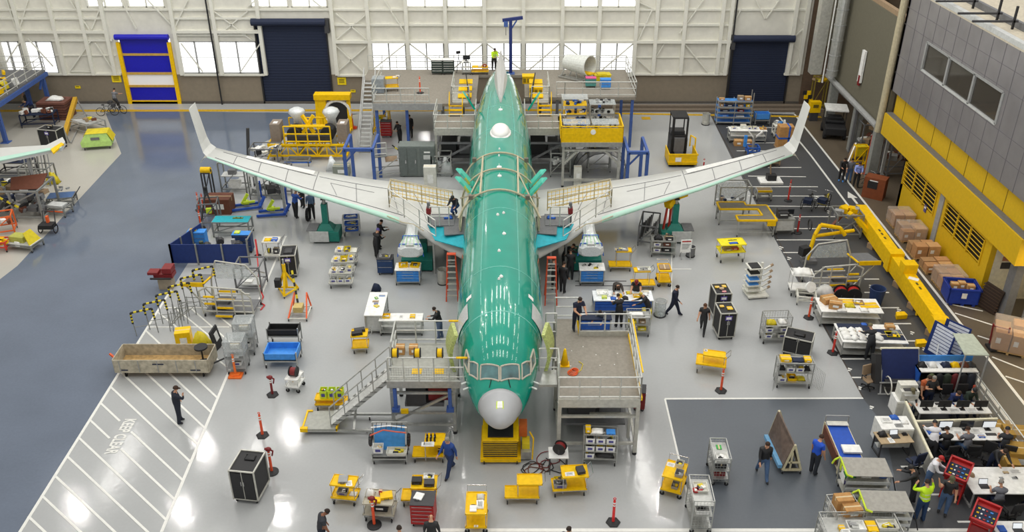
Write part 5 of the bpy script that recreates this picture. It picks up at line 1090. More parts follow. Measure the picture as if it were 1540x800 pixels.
t = T('plastic_wrapped_crate', 'grey plastic-wrapped crate beside the head of the mezzanine stair', 'crate', P(570, 138, 3.8)); b = B(); b.box(-.42,.42,-.4,.4,0,1.05,mat('7d868e', .3)); ob('crate_body', b, t, bevel=.05); b = B(); b.box(-.44,.44,-.42,.42,.3,1.08,CLR); ob('plastic_cover', b, t, bevel=.04)
t = T('storage_tub', 'long yellow lidded tub on the right half of the mezzanine', 'tub', P(905, 120, 3.8), R(8)); b = B(); b.prism([(-.6,-.35),(.6,-.35),(.6,.35),(-.6,.35)],0,.4,YEL2); ob('tub_body', b, t, bevel=.04); b = B(); b.box(-.64,.64,-.38,.38,.4,.46,YEL2); b.box(-.4,.3,-.3,.3,.46,.52,YEL2); ob('lid', b, t)
for px, py, c, lb in ((888,131,mat('4b8f8a', .5),'small teal and pink cabinet beside the white tail section stand'),(910,133,LBLU,'small light blue cabinet on the right of the mezzanine')):
    t = tool_cabinet(px, py, 0, lb, '', [], col=c, L=.75, Wd=.5, Hh=.7, z=3.8, n=2, top=PNK if px < 900 else LBLU)
for px, py, lb in ((795,124,'yellow crate beside the right of the tail, rear one'),(800,144,'yellow crate beside the right of the tail, nearer one')):
    t = T('yellow_crate', lb, 'crate', P(px, py, 3.8)); b = B(); b.box(-.45,.45,-.35,.35,0,.5,YEL); b.box(-.48,.48,-.38,.38,.5,.56,YEL); ob('crate_body', b, t); b = B()
    for i in range(3): b.box(-.4+.3*i,-.2+.3*i,-.37,-.35,.1,.4,mat('8a7310', .6))
    ob('slot', b, t, kind='stuff')
    if px == 800: t.location = P(806, 141, 3.8)
t = delineator(632, 140, 'red and white post standing on the left half of the mezzanine', z=3.8)
t = T('camera_tripod', 'black camera on a tripod by the mezzanine back rail', 'tripod', P(690, 108, 3.8)); b = B()
for k in range(3): a = 2*pi*k/3; b.cyl((0,0,1.1),(.3*cos(a),.3*sin(a),0),.02,BLK)
ob('tripod_legs', b, t); b = B(); b.cyl((0,0,1.1),(0,0,1.4),.02,BLK); b.bc((0,0,1.5),(.3,.15,.18),BLK,rz=.5); ob('camera_body', b, t)
# ---------------- carts in the middle of the hall ------------------------------
BOT = [('U:bottle:BLK:.08x.08x.22@%.2f,%.2f' % (x, y)) for x in (-.05,.1,.25) for y in (-.1,.1)]
yellow_cart(521,752,-8,'yellow two-deck cart holding a silver case and white papers, nearest the black cabinet','the yellow cart nearest the black cabinet',['U:case:GRY:.34x.4x.08@-.05,.05,10','U:paper@.22,-.12,20','D:bin:GRY:.4x.3x.15@-.1,0','D:cloth:WHT@.3,0'],L=.98,up=(.95,.6),off=0)
yellow_cart(543,526,4,'small yellow cart with two black cases left of the nose-side stair','the small yellow cart left of the stair',['U:case:BLK:.5x.25x.14@-.1,-.12,12','U:case:DGR:.5x.25x.14@0,.16,12'],L=.78,Wd=.72,up=(.78,.7),off=0)
yellow_cart(646,689,0,'yellow cart with black spray bottles on its upper shelf behind the walking man in blue','the yellow cart behind the man in blue',BOT[:6]+['U:paper:WHT:.5x.25x.02@0,-.3','D:box:BLK:.2x.2x.1@.45,0'],L=1.3,up=(.8,.75),off=.25)
yellow_cart(631,754,0,'yellow cart with dark tool cases and a white bin, beside the red cabinet','the yellow cart beside the red cabinet',['U:case:BLK:.38x.3x.16@-.05,0','U:case:DGR:.38x.3x.16@.42,-.12','U:bin:WHT:.4x.3x.12@.38,.22'],L=1.3,up=(.95,.75),off=.22)
yellow_cart(717,786,90,'yellow cart seen end-on with a cream bag and white packets near the bottom edge','the end-on yellow cart near the bottom edge',['U:bag:OFFW:.32x.3x.15@.3,-.15','U:paper:WHT:.4x.25x.05@-.1,-.15','U:binder:WHT@-.3,.1,90','D:box:WHT:.1x.15x.05@-.55,0'],L=1.2,Wd=.78,up=(1.15,.76),off=0)
yellow_cart(785,750,0,'empty yellow cart with offset upper shelf below the scissor lift','the empty offset cart',[],L=1.3,up=(.95,.6),off=.28,Wd=.66)
yellow_cart(855,738,4,'yellow cart carrying a grey case and papers below the right stand','the yellow cart below the right stand',['U:case:DGR:.3x.36x.14@.42,-.02,10','U:paper:WHT:.35x.2x.02@.0,-.15','D:bin:GRY:.5x.3x.2@-.35,-.1','D:bin:YEL2:.4x.3x.1@-.35,.2'],L=1.3,up=(1.0,.7),off=.2,Wd=.7)
yellow_cart(1012,736,68,'yellow cart piled with grey bins beside the dark floor corner','the yellow cart beside the dark floor corner',['U:bin:GRY:.35x.3x.16@-.2,-.2','U:bin:OFFW:.3x.3x.2@.3,-.1','U:paper@.25,.22','D:bin:GRY:.35x.25x.14@-.2,-.1','D:bin:YEL2:.3x.25x.12@.2,-.1'],L=1.05,Wd=.8,up=(1.0,.78),off=0)
yellow_cart(1068,556,-14,'empty yellow cart with a white tag beside the hexagonal-based post','the empty yellow cart with a white tag',['U:paper:WHT:.15x.15x.02@-.3,.15'],L=1.35,Wd=.85,up=(1.0,.5),off=.1,hu=.9,hd=.5)
yellow_cart(932,405,0,'yellow cart with a grey tray of small parts right of the right engine mount','the yellow cart right of the engine mount',['U:tray:GRY:.75x.4x.08@.0,0'],L=1.25,up=(.85,.5),off=.15,hu=1.2)
yellow_cart(966,433,2,'yellow cart with white parts tray behind the blue workbench group','the yellow cart behind the blue workbench',['U:tray:OFFW:.7x.4x.1@.0,0'],L=1.25,up=(.85,.5),off=-.1,hu=1.1)
yellow_cart(997,426,90,'small yellow cart holding a flat orange box right of the cart pair','the small yellow cart with orange box',['U:box:TAN:.5x.55x.08@.0,0'],L=.95,Wd=.7,up=(.9,.68),off=0)
yellow_cart(500,612,0,'yellow cart with three lime green bins beside the long stair','the yellow cart beside the long stair',['U:bin:LIME:.3x.35x.4@-.3,0','U:bin:LIME:.3x.35x.4@.05,0','U:bin:LIME:.3x.35x.4@.4,0'],L=1.35,up=(1.15,.5),off=-.1,hu=.55)
for k, (px, py, lb, rf) in enumerate(((522,398,'cream cart of yellow-topped bins, rearmost of three nested carts','the rearmost nested bin cart'),(517,413,'cream cart of yellow-topped bins, middle of three nested carts','the middle nested bin cart'),(514,430,'cream cart of white bins, nearest of three nested carts','the nearest nested bin cart'))):
    yellow_cart(px,py,2,lb,rf,['U:bin:WHT:.35x.45x.16@-.3,0','U:bin:%s:.35x.45x.16@.1,0' % ('YEL2' if k<2 else 'OFFW'),'D:bin:WHT:.35x.5x.2@-.38,0','D:bin:WHT:.35x.5x.2@0,0','D:bin:WHT:.35x.5x.2@.38,0'] + (['U:bin:OFFW:.32x.4x.25@.5,0.05'] if k else []),L=1.25,up=(1.2,.55),off=0.02,hu=.9,col=OFFW)
# beige plastic cart
yellow_cart(573,774,-4,'beige plastic cart heaped with yellow tools behind the red-topped post','the beige plastic cart',['U:case:YEL:.45x.35x.12@.25,.05,15','U:case:YEL:.4x.25x.1@-.1,-.2','U:bag:WHT:.35x.3x.3@-.35,.1','U:box:RED:.12x.12x.18@.02,.18','D:box:BLK:.6x.4x.25@0,0'],L=1.15,Wd=.8,up=(1.1,.8),off=0,hu=.85,col=mat('b0aa98', .6))
yellow_cart(412,388,0,'white cart with yellow top and blue pad behind the black cabinets','the white cart behind the black cabinets',['U:cloth:YEL:.4x.4x.08@-.2,0','U:box:BLU:.3x.35x.1@.2,-.05','D:reel:YEL2:.3x.15x.35@-.2,0','D:box:DGR:.3x.3x.3@.2,0'],L=.95,Wd=.75,up=(.95,.75),off=0,hu=1.15,col=OFFW)
tool_cabinet(638,782,-3,'red roll cabinet with a white binder on its dark top near the bottom edge','the red roll cabinet',['T:binder:WHT:.32x.35x.05@-.15,.05,-15'],L=.85,Wd=.75,Hh=1.05)
tool_cabinet(961,613,80,'dark red tool cabinet tucked beside the right end of the right stand','the dark red cabinet',[],L=.6,Wd=.45,Hh=1.0,col=DRED)
tool_cabinet(581,410,0,'navy cabinet with grey tray top beside the working pair','the navy cabinet beside the pair',['T:tray:GRY:.6x.4x.1@0,0'],L=.85,Wd=.6,Hh=.95,col=mat('1c3a66', .5),n=2)
case_cart(380,741,-8,'black equipment cabinet with aluminium edges beside the red rag post','the lone black cabinet',['T:cloth:BLK:.4x.3x.05@.05,.2'],L=.95,Wd=1.15,Hh=1.55,sign=False)
case_cart(438,410,6,'black cabinet with violet card among the stands left of the hall','the left black cabinet',['T:cloth:DGR:.5x.6x.06@0,0'],L=.8,Wd=1.2,Hh=1.35)
case_cart(1087,503,4,'black cabinet with two yellow pads on top, front one of the pair','the front cabinet of the right pair',['T:box:YEL:.2x.16x.05@-.18,.15','T:box:YEL:.26x.26x.05@.15,-.05'],L=.78,Wd=1.0,Hh=1.5)
case_cart(1080,473,4,'black cabinet topped with yellow and pink packets, rear one of the pair','the rear cabinet of the right pair',['T:box:YEL:.22x.16x.05@-.18,.15','T:box:YEL:.2x.2x.05@.18,.2','T:box:TAN:.22x.2x.05@0,.0','T:box:PNK:.2x.14x.04@.05,-.3'],L=.78,Wd=1.0,Hh=1.5)
case_cart(1198,530,-24,'low black cabinet with white rim and yellow parts behind the open mesh cart','the low black cabinet',['T:cloth:BLK:.5x.3x.05@0,0'],L=1.25,Wd=.9,Hh=1.0,sign=False)
BN = ['B:bin:WHT:.36x.45x.24@-.4,-.03','B:bin:WHT:.36x.45x.24@0,-.03']
shelf_cart(901,694,-3,'wire cart with rows of white labelled bins under the right stand','the binned wire cart',['M:bin:WHT:.36x.45x.24@-.4,-.03','M:bin:WHT:.36x.45x.24@0,-.03','M:bin:WHT:.36x.45x.24@.4,-.03','U:bin:WHT:.36x.45x.24@-.4,-.03','U:bin:WHT:.36x.45x.24@0,-.03','U:bin:WHT:.36x.45x.24@.4,-.03','B:bin:WHT:.36x.45x.24@-.4,-.03','B:bag:DGR:.7x.4x.2@.2,0','T:cloth:WHT:.5x.4x.1@-.15,0','T:box:YEL:.2x.3x.2@-.5,0','T:binder:LBLU:.35x.3x.06@.38,-.05'],L=1.3,Wd=.55,Hh=1.55,levels=(.35,.72,1.1),back=False,top=1.52)
shelf_cart(1163,512,3,'wire mesh cart with yellow bags and white bins beside the low black cabinet','the wire cart with yellow bags',['U:bag:YEL2:.5x.4x.25@-.25,0','U:bag:WHT:.4x.4x.2@.3,.05','M:bin:WHT:.34x.4x.2@-.35,-.05','M:bin:WHT:.34x.4x.2@.35,-.05','B:bin:WHT:.34x.4x.2@-.35,-.05','B:bin:OFFW:.4x.4x.2@.3,-.05'],L=1.25,Wd=.6,Hh=1.5,levels=(.3,.65,1.0))
shelf_cart(1190,578,-3,'open mesh cart with its doors swung out, full of yellow parts','the open-doored mesh cart',['U:box:YEL:.45x.4x.15@-.45,0','U:cloth:NAVY:.6x.4x.1@.1,0','U:box:YEL:.3x.35x.12@.5,0','M:bin:WHT:.35x.4x.2@-.2,-.05','M:bin:WHT:.35x.4x.2@.2,-.05','M:bag:BLK:.3x.3x.2@.55,0','M:bag:BLK:.3x.3x.2@-.55,0','B:bin:WHT:.35x.4x.2@-.5,-.05','B:tray:YEL:.4x.4x.15@-.05,0','B:bag:YEL2:.4x.3x.18@.35,0'],L=1.5,Wd=.65,Hh=1.35,levels=(.3,.85,1.32),open_door=.9)
shelf_cart(1078,715,88,'tall narrow mesh cart with a white bin of yellow parts on the dark floor','the tall narrow mesh cart',['U:bin:WHT:.4x.45x.15@-.35,0','U:box:GREEN:.25x.2x.03@.3,0','M:box:BLK:.3x.4x.2@-.3,0','B:box:DRED:.3x.4x.2@-.3,0'],L=1.2,Wd=.62,Hh=1.35,levels=(.35,.75,1.15))
shelf_cart(1049,782,88,'mesh cart with two red tape rolls and a white bin near the bottom line','the mesh cart with red rolls',['U:tray:OFFW:.5x.5x.1@.2,0','M:bin:WHT:.35x.5x.2@-.45,0','U:cloth:WHT:.3x.2x.05@.4,0'],L=1.35,Wd=.72,Hh=1.55,levels=(.3,.85,1.35))
for x, lb in ((1052,'right one of two red tape rolls on the mesh cart near the bottom line'),(1046,'left one of two red tape rolls on the mesh cart near the bottom line')):
    t = T('tape_roll', lb, 'tape', P(x, 736 if x > 1050 else 738, 1.36)); b = B(); b.lathe([(.05,0),(.12,0),(.12,.06),(.05,.06)],(0,0,0),RED,16); ob('roll', b, t); b = B(); b.lathe([(.03,0),(.05,0),(.05,.062),(.03,.062)],(0,0,0),WHT,12); ob('core', b, t)
shelf_cart(958,502,0,'grey mesh rack of papers and yellow packs beside the blue table group','the grey mesh rack by the blue table',['U:cloth:WHT:.8x.4x.12@-.1,0','M:box:YEL2:.4x.35x.15@-.3,0','M:box:TAN:.3x.35x.15@.2,0','B:box:YEL2:.4x.35x.15@.2,0','B:bin:WHT:.35x.35x.15@-.3,0'],L=1.1,Wd=.6,Hh=1.25,levels=(.3,.7,1.1))
shelf_cart(530,352,6,'grey wheeled rack of three blue trays beside the left green jack','the blue tray rack',['U:tray:BLU:.8x.5x.1@0,0','M:tray:BLU:.8x.5x.1@0,0','B:tray:BLU:.8x.5x.1@0,0'],L=.95,Wd=.6,Hh=1.15,levels=(.3,.68,1.1),wire=False)
for (px, py, r_, lb) in ((360,556,2,'grey plastic-shrouded rack, nearer one of two beside the hatched zone'),(373,528,4,'grey plastic-shrouded rack, farther one of two beside the hatched zone')):
    t = shelf_cart(px,py,r_,lb,lb.split(',')[1].strip()+' (shrouded)' if 0 else 'the %s shrouded rack' % ('nearer' if py > 540 else 'farther'),['M:box:WHT:.3x.3x.1@0,-.1','U:box:OFFW:.4x.3x.2@0,0','B:bin:WHT:.4x.4x.2@0,0'],L=.85,Wd=.8,Hh=1.75,levels=(.35,.8,1.25),col=GRY); b = B(); b.box(-.45,.45,-.42,.42,1.0,1.78,CLR); ob('plastic_cover', b, t, bevel=.03)
# benches
drawer_table(615,424,0,'blue-drawered workbench with yellow trays under the left engine mount','the left blue-drawered bench',['T:tray:YEL:.5x.45x.12@-.25,.05,8','T:tray:YEL:.5x.45x.12@.38,.05,-8'],L=1.35,Wd=.85,Hh=.95)
drawer_table(889,424,0,'blue-drawered workbench with scattered tools under the right engine mount','the right blue-drawered bench',['T:part:STEEL@-.4,.1,20','T:part:BLK@-.1,.15,60','T:cloth:WHT:.3x.25x.06@.15,.1','T:part:YEL2@.2,-.2,10','T:box:WHT:.2x.2x.1@.45,.1'],L=1.35,Wd=.85,Hh=.95)
drawer_table(568,485,90,'long white-topped cart of drawers seen end-on with coloured packets','the long white-topped drawer cart',['T:box:GREEN:.2x.15x.04@.5,.05,30','T:box:LBLU:.3x.12x.03@.75,-.2,90','T:box:TAN:.3x.15x.03@.2,.05,90','T:box:BLU:.2x.15x.03@0,0,90','T:box:YEL2:.25x.2x.04@-.25,-.05,50'],L=2.2,Wd=.9,Hh=1.1,drawer=LGR)
item('bag', None, P(566,436,0), '', dim=(.5,.4,.5), m=NAVY, label='dark blue bag standing behind the long white-topped drawer cart')
drawer_table(605,500,0,'white table with yellow and clear trays behind the left nose platform','the white table behind the left platform',['T:tray:YEL:.45x.35x.1@-.75,0','T:box:YEL:.25x.3x.08@.55,0','T:paper:WHT@0,0'],L=2.1,Wd=.7,Hh=.9,n=0)
drawer_table(935,466,0,'blue-edged long work table crowded with papers among the seated group','the blue-edged group table',['T:tray:WHT:.6x.5x.1@-1.0,.2','T:cloth:WHT:.4x.3x.1@-.3,.2','T:hat:YEL@-.15,-.1','T:bag:YEL2:.3x.3x.1@.35,.25','T:cloth:WHT:.4x.3x.08@1.1,.1','T:tray:YEL:.4x.3x.08@.7,-.1','T:bag:WHT:.3x.25x.1@-.65,.0','T:box:LIME:.25x.2x.1@-.95,-.25','T:bag:BLK:.3x.3x.15@.1,-.3','T:cloth:BLU:.3x.3x.08@-.5,-.3','T:box:LBLU:.25x.2x.06@1.0,-.3','T:box:OFFW:.3x.2x.08@1.2,.3'],L=3.0,Wd=1.0,Hh=.85,drawer=BLU,top=mat('e9edf0', .5),n=2)
drawer_table(892,497,0,'blue wheeled bench with laptop right behind the right nose platform','the blue bench behind the right platform',['T:paper:WHT:.35x.25x.02@.4,.1','T:box:WHT:.2x.15x.1@-.7,.1'],L=1.7,Wd=.7,Hh=.85,drawer=BLU,top=NAVY,n=2)
drum(609,420,'galvanised bin left of the blue-drawered bench under the left engine mount'); drum(666,426,'galvanised bin by itself left of the orange ladder',r=.27); drum(992,474,'clear round bin at the end of the blue-edged group table',m=CLR,r=.3); drum(1061,187,'grey round bin by the blue shelving near the back wall',r=.3); drum(1038,385,'dark round bin behind the white notice board',m=MGR,r=.25,h=.6)
item('box', None, P(972,478,0), '', dim=(.45,.4,.5), m=YEL2, label='yellow stacked carton at the right end of the blue-edged group table')
stepladder(681,446,0,'orange stepladder under the left wing root'); stepladder(828,452,0,'orange stepladder under the right wing root')
# reel table, white notice board
t = T('small_table', 'small white-topped table carrying a dark red reel below the right stand', 'table', P(839,706)); b = B(); b.box(-.38,.38,-.33,.33,.82,.86,WHT); ob('tabletop', b, t)
for x in (-.33,.33):
    for y in (-.28,.28): b = B(); b.bar((x,y,0),(x,y,.82),.035,DGR); ob('leg', b, t)
item('reel', None, W(t,(.05,0,.86)), '', dim=(.5,.3,.6), m=DRED, rz=70, label='dark red hose reel on the small white table below the right stand')
t = T('notice_board', 'white free-standing notice board with red heading right of the green jack', 'sign', P(1030,388), R(4)); b = B(); b.bc((0,0,.75),(.62,.04,.8),WHT); ob('board', b, t); b = B(); b.box(-.25,.25,-.03,-.02,1.02,1.09,RED); ob('red_heading', b, t)
b = B()
for k in range(4): b.box(-.24,.24-.05*k,-.03,-.02,.86-.09*k,.89-.09*k,MGR)
ob('lettering', b, t)
for s in (-1,1): b = B(); b.bar((s*.25,-.2,0),(s*.25,.0,.4),.04,GRY); b.bar((s*.25,.2,0),(s*.25,0,.4),.04,GRY); ob('foot', b, t)
# blue tub carts, white reel cart, blue panel cart
def tubcart(px, py, rot, label, L=1.4, Wd=.9, col=LBLU, z=.5, dp=.45):
    t = T('tub_cart', label, 'cart', P(px, py), R(rot)); b = B(); w_ = .05
    b.box(-L/2,L/2,-Wd/2,Wd/2,z,z+.04,col)
    for q in ((-L/2,-L/2+w_,-Wd/2,Wd/2),(L/2-w_,L/2,-Wd/2,Wd/2),(-L/2,L/2,-Wd/2,-Wd/2+w_),(-L/2,L/2,Wd/2-w_,Wd/2)): b.box(*q,z,z+dp,col)
    ob('tub', b, t); b = B(); 
    for x in (-L/2,L/2):
        for y in (-Wd/2,Wd/2): b.bar((x,y,.15),(x,y,z+dp+.1),.05,STEEL)
    for y in (-Wd/2,Wd/2): b.bar((-L/2,y,z-.05),(L/2,y,z-.05),.06,STEEL)
    ob('frame', b, t); casters(t, [(x,y) for x in (-L/2+.05,L/2-.05) for y in (-Wd/2+.06,Wd/2-.06)], .08); return t
tubcart(427,545,0,'blue open tub cart in front of its black twin',1.5,1.0,LBLU,.45,.35); tubcart(430,518,0,'black open tub cart behind the blue one',1.45,.6,BLK,.7,.3)
yellow_cart(445,584,80,'white wheeled stand holding a dark red reel beside the blue tub cart','the white reel cart',['U:reel:DRED:.45x.35x.5@0,0,90','D:box:WHT:.4x.4x.2@0,0'],L=.8,Wd=.62,up=(.75,.6),off=0,hu=.7,col=WHT,handle=False)
t = tubcart(588,690,0,'wheeled tool stand with sky blue sloped board and hanging hoses',1.35,.7,GRY,.35,.12)
b = B(); b.bc((0,.1,1.0),(1.2,.04,1.0),mat('3f8fd0', .5),rx=R(-18)); ob('blue_board', b, t); b = B(); b.tube([(-.7,-.2,1.35),(-.2,-.05,1.5),(.3,-.1,1.45),(.7,-.1,1.4)],.03,mat('c85a40', .5)); b.tube([(-.7,.1,1.5),(0,.15,1.55),(.7,.1,1.5)],.03,WHT); ob('hose', b, t)
for x in (-.75,.75): b = B(); b.torus((x,.05,.95),.2,.06,BLK if x>0 else DGR,'X',12); b.torus((x,.05,.85),.16,.05,BRN,'X',12); ob('hose_bundle', b, t)
b = B(); b.bar((-.68,.3,.4),(-.68,.3,1.6),.05,STEEL); b.bar((.68,.3,.4),(.68,.3,1.6),.05,STEEL); b.bar((-.68,.3,1.6),(.68,.3,1.6),.05,STEEL)
for k in range(6): b.bar((-.5+.2*k,.3,1.6),(-.5+.2*k,0,1.5),.02,BLK)
ob('hook_rack', b, t); item('bin', None, W(t,(-.42,-.25,.6)), '', dim=(.4,.3,.3), m=WHT, label='white bin hooked on the left of the sky blue tool stand'); item('tray', None, W(t,(.3,-.25,.52)), '', dim=(.8,.4,.15), m=OFFW, label='shallow cream tray at the right foot of the sky blue tool stand')
# scissor lift under the nose
t = T('scissor_lift', 'yellow scissor lift table with striped bellows under the radome', 'lift', P(755,686), 0); b = B(); b.box(-.85,.75,-.5,1.6,.12,.28,YEL); ob('base', b, t)
b = B()
for k in range(8): u = k/7; b.box(-.72,.6,-.44,.9,.3+.105*k,.352+.105*k,YEL); b.box(-.73,.61,-.45,.86,.352+.105*k,.405+.105*k,BLK)
ob('bellows', b, t); b = B(); b.box(-.76,.66,-.48,1.5,1.14,1.24,YEL); b.box(-.55,.45,-.35,1.2,1.24,1.3,BLK); b.box(.68,1.0,.3,.8,.75,1.25,mat('c8642a', .5)); ob('table_top', b, t)
b = B(); b.box(.75,1.15,-.3,.4,.1,.45,STEEL); b.box(.8,1.1,-.1,.4,.45,.7,YEL2); b.tube([(1.2,-.3,.1),(1.25,0,.9),(1.1,.3,1.0)],.03,YEL); ob('power_unit', b, t)
casters(t, [(-.7,-.45),(.6,-.45),(-.7,1.4),(.6,1.4)], .1)
rr = random.Random(3)
for k in range(4):
    b = B(); pts = [Vector((1.2+rr.uniform(0,.3), 27.6+rr.uniform(-.5,.2), .03))]; d = rr.uniform(0,6)
    for i in range(26): d += rr.uniform(-.1,.9); q = pts[-1] + Vector((.16*cos(d)-.01*(pts[-1].x-1.0), .16*sin(d)-.1*(pts[-1].y-27.6)*.3, 0)); pts.append(q)
    b.tube([p - Vector((1.0,27.6,0)) for p in pts], .018, [BLK, DRED, BLK, BRN][k], 5)
    ob('floor_cable', b, loc=(1.0,27.6,.002*k), label='tangle of dark cables on the floor right of the scissor lift', cat='cable', group='cables beside the scissor lift')
# posts
delineator(395,655,'orange post with hexagonal base standing alone above the black cabinet'); delineator(409,710,'orange post draped with a red rag beside the black cabinet',top=DRED,base='round'); delineator(563,790,'orange post draped with a red rag in front of the beige cart',top=DRED,base='round',hh=1.3)
delineator(922,786,'bright red post with white bands near the bottom edge',col=mat('e02828', .45)); delineator(1084,588,'orange post in front of the empty yellow cart with a white tag'); delineator(355,566,'orange post on a square orange base beside the shrouded racks',base='box',col=mat('f0742a', .5))
delineator(410,594,'dark red post draped with cloth left of the white reel cart',top=DRED,col=DRED,hh=.95); delineator(1252,531,'red post at the corner of the cluttered white tables',col=mat('d83a2c', .5)); delineator(1216,478,'orange post right of the white wheeled stand')
delineator(1199,350,'dark red post on the parking lines',col=mat('b82a26', .5),base='round'); delineator(300,316,'leftmost of two orange posts beside the left wingtip stands'); delineator(307,318,'right one of two orange posts beside the left wingtip stands'); delineator(303,343,'orange post between the cyan table and the blue aisle')
delineator(531,193,'orange post on a square base by the yellow ring frame near the back wall',base='box',col=mat('e8502a', .5)); delineator(1058,252,'short red post seen behind the right wing',hh=.6,col=RED); delineator(1185,302,'red and white post behind the wheeled printer stand',hh=1.4,col=mat('d83a2c', .5)); delineator(1456,612,'orange post beside the glass corridor rail',hh=1.1)
# green jacks
def jack(px, py, label, flip=1, mast=2.6):
    t = T('jack_stand', label, 'jack', P(px, py)); b = B(); b.box(-.8,.8,-.55,.55,.12,.75,GRN); ob('base', b, t, bevel=.03); b = B(); b.box(-.35*flip-.55,-.35*flip+.55,-.62,-.56,.15,.8,LGR); ob('control_box', b, t)
    b = B(); b.add([(-.5,-.4,.75),(.5,-.4,.75),(.5,.4,.75),(-.5,.4,.75),(-.22,-.2,1.1),(.22,-.2,1.1),(.22,.2,1.1),(-.22,.2,1.1)],[(0,1,5,4),(1,2,6,5),(2,3,7,6),(3,0,4,7),(4,5,6,7)],GRN); b.bar((0,0,1.0),(0,0,mast-.3),.34,GRN); ob('column', b, t); b = B(); b.cyl((0,0,mast-.35),(0,0,mast),.1,STEEL,12); b.bc((0,0,mast),(.3,.3,.06),DGR); ob('ram', b, t)
    b = B(); b.box(-.78*flip-.3,-.78*flip+.3,-.5,.5,.78,.82,MGR); ob('step_plate', b, t); casters(t, [(x,y) for x in (-.7,.7) for y in (-.4,.4)], .07)
    return t
jack(493,360,'green jack under the outer left wing',1); jack(1012,360,'green jack with yellow arm under the outer right wing',-1)
t = T('lifting_arm', 'yellow mechanical arm beside the right wing jack', 'arm', P(1003,362)); b = B(); b.bar((-.35,0,0),(-.1,.1,2.5),.1,mat('b5382a', .5)); b.bar((0,0,0),(.1,.1,2.5),.1,mat('b5382a', .5)); b.bar((-.3,.1,2.5),(1.0,.6,2.75),.28,YEL); b.bar((-.2,-.1,2.3),(.2,.3,2.5),.4,YEL); ob('boom', b, t)
def pylonjack(px, py, label):
    t = T('engine_mount_jack', label, 'jack', P(px, py)); b = B(); b.box(-.8,.9,-.7,1.0,.1,.75,GRN); ob('base', b, t, bevel=.03); b = B(); b.bar((.3,.4,.7),(.3,.4,1.35),.5,GRN); b.bar((-.4,.2,.7),(.2,.4,1.2),.2,GRN); ob('support_arm', b, t); casters(t, [(x,y) for x in (-.7,.8) for y in (-.6,.9)], .06)
pylonjack(628,400,'green jack under the shrouded left engine mount'); pylonjack(878,400,'green jack under the shrouded right engine mount')
# ---------------- left part of the hall -----------------------------------------
GR2 = mat('8d8f8c', .5, .3); HZ = mat('c9b21a', .6, var=.5, scale=30)
def framestand(px, py, rot, label, L, Wd, Hh, col=None, deck=None, extra=None, name='work_stand', cat='stand', nleg=2, w=.08, wheels=True, z=0):
    t = T(name, label, cat, P(px, py, z), R(rot)); c = col or GR2
    for i in range(nleg):
        for y in (-Wd/2,Wd/2): x = -L/2 + L*i/(nleg-1); b = B(); b.bar((x,y,.12 if wheels else 0),(x,y,Hh),w,c); ob('leg', b, t)
    b = B()
    for z_ in (.3, Hh):
        for y in (-Wd/2,Wd/2): b.bar((-L/2,y,z_),(L/2,y,z_),w*.8,c)
        for x in (-L/2,L/2): b.bar((x,-Wd/2,z_),(x,Wd/2,z_),w*.8,c)
    b.bar((-L/2,-Wd/2,.3),(L/2,-Wd/2,Hh),w*.6,c); ob('frame', b, t)
    if deck: b = B(); b.box(-L/2,L/2,-Wd/2,Wd/2,Hh-.03,Hh+.04,deck); ob('deck', b, t)
    if extra: b = B(); extra(b); ob('fixture', b, t)
    if wheels: casters(t, [(x,y) for x in (-L/2,L/2) for y in (-Wd/2,Wd/2)], .06)
    return t
# wooden-floored trailer
t = T('flatbed_trailer', 'long grey-sided trailer with bare plywood floor on the hatched zone', 'trailer', P(253,556)); L_, W_ = 4.2, 1.25
b = B(); b.box(-L_/2,L_/2,-W_/2,W_/2,.32,.38,WOOD); ob('bed', b, t); TS = mat('b0a894', .7, var=.25, scale=5)
for nm, q in (('front_side',(-L_/2,L_/2,-W_/2-.04,-W_/2)),('rear_side',(-L_/2,L_/2,W_/2,W_/2+.04)),('end_wall',(-L_/2-.04,-L_/2,-W_/2,W_/2)),('end_wall',(L_/2,L_/2+.04,-W_/2,W_/2))):
    b = B(); b.box(*q,.3,.98,TS)
    if nm == 'front_side':
        for i in range(5): x = -L_/2+.25+i*.85; b.box(x,x+.03,-W_/2-.06,-W_/2-.04,.33,.95,GRY)
        b.box(-.35,.15,-W_/2-.05,-W_/2-.04,.74,.8,NAVY); b.box(-1.8,-1.5,-W_/2-.05,-W_/2-.04,.42,.48,NAVY); b.box(1.3,1.75,-W_/2-.05,-W_/2-.04,.42,.48,NAVY)
    o = ob(nm, b, t)
b = B(); b.bar((-L_/2,0,.4),(-L_/2-.5,.2,.75),.08,ORG); ob('tow_bar', b, t); b = B(); b.bar((L_/2,0,.35),(L_/2+.9,.5,.55),.06,DGR); ob('hitch', b, t)
casters(t, [(-1.7,-.5),(1.8,-.5),(-1.7,.5),(1.8,.5)], .13)
t = T('coat_valet', 'black round stool with clothes standing in the right end of the trailer', 'stool', W(t,(1.65,.1,.38))); b = B(); b.cyl((0,0,.0),(0,0,.75),.04,BLK); b.cyl((0,0,0),(0,0,.04),.22,DGR,14); ob('column', b, t); b = B(); b.cyl((0,0,.75),(0,0,.83),.3,BLK,18); ob('seat', b, t)
item('box', None, P(279,520,0)+Vector((0,0,0)), '', dim=(.7,.6,.9), m=YEL, rz=12, label='big yellow box right behind the grey trailer'); item('bag', None, P(305,522,0), '', dim=(1.0,.6,.95), m=YEL2, label='heap of black and yellow gear behind the trailer end')
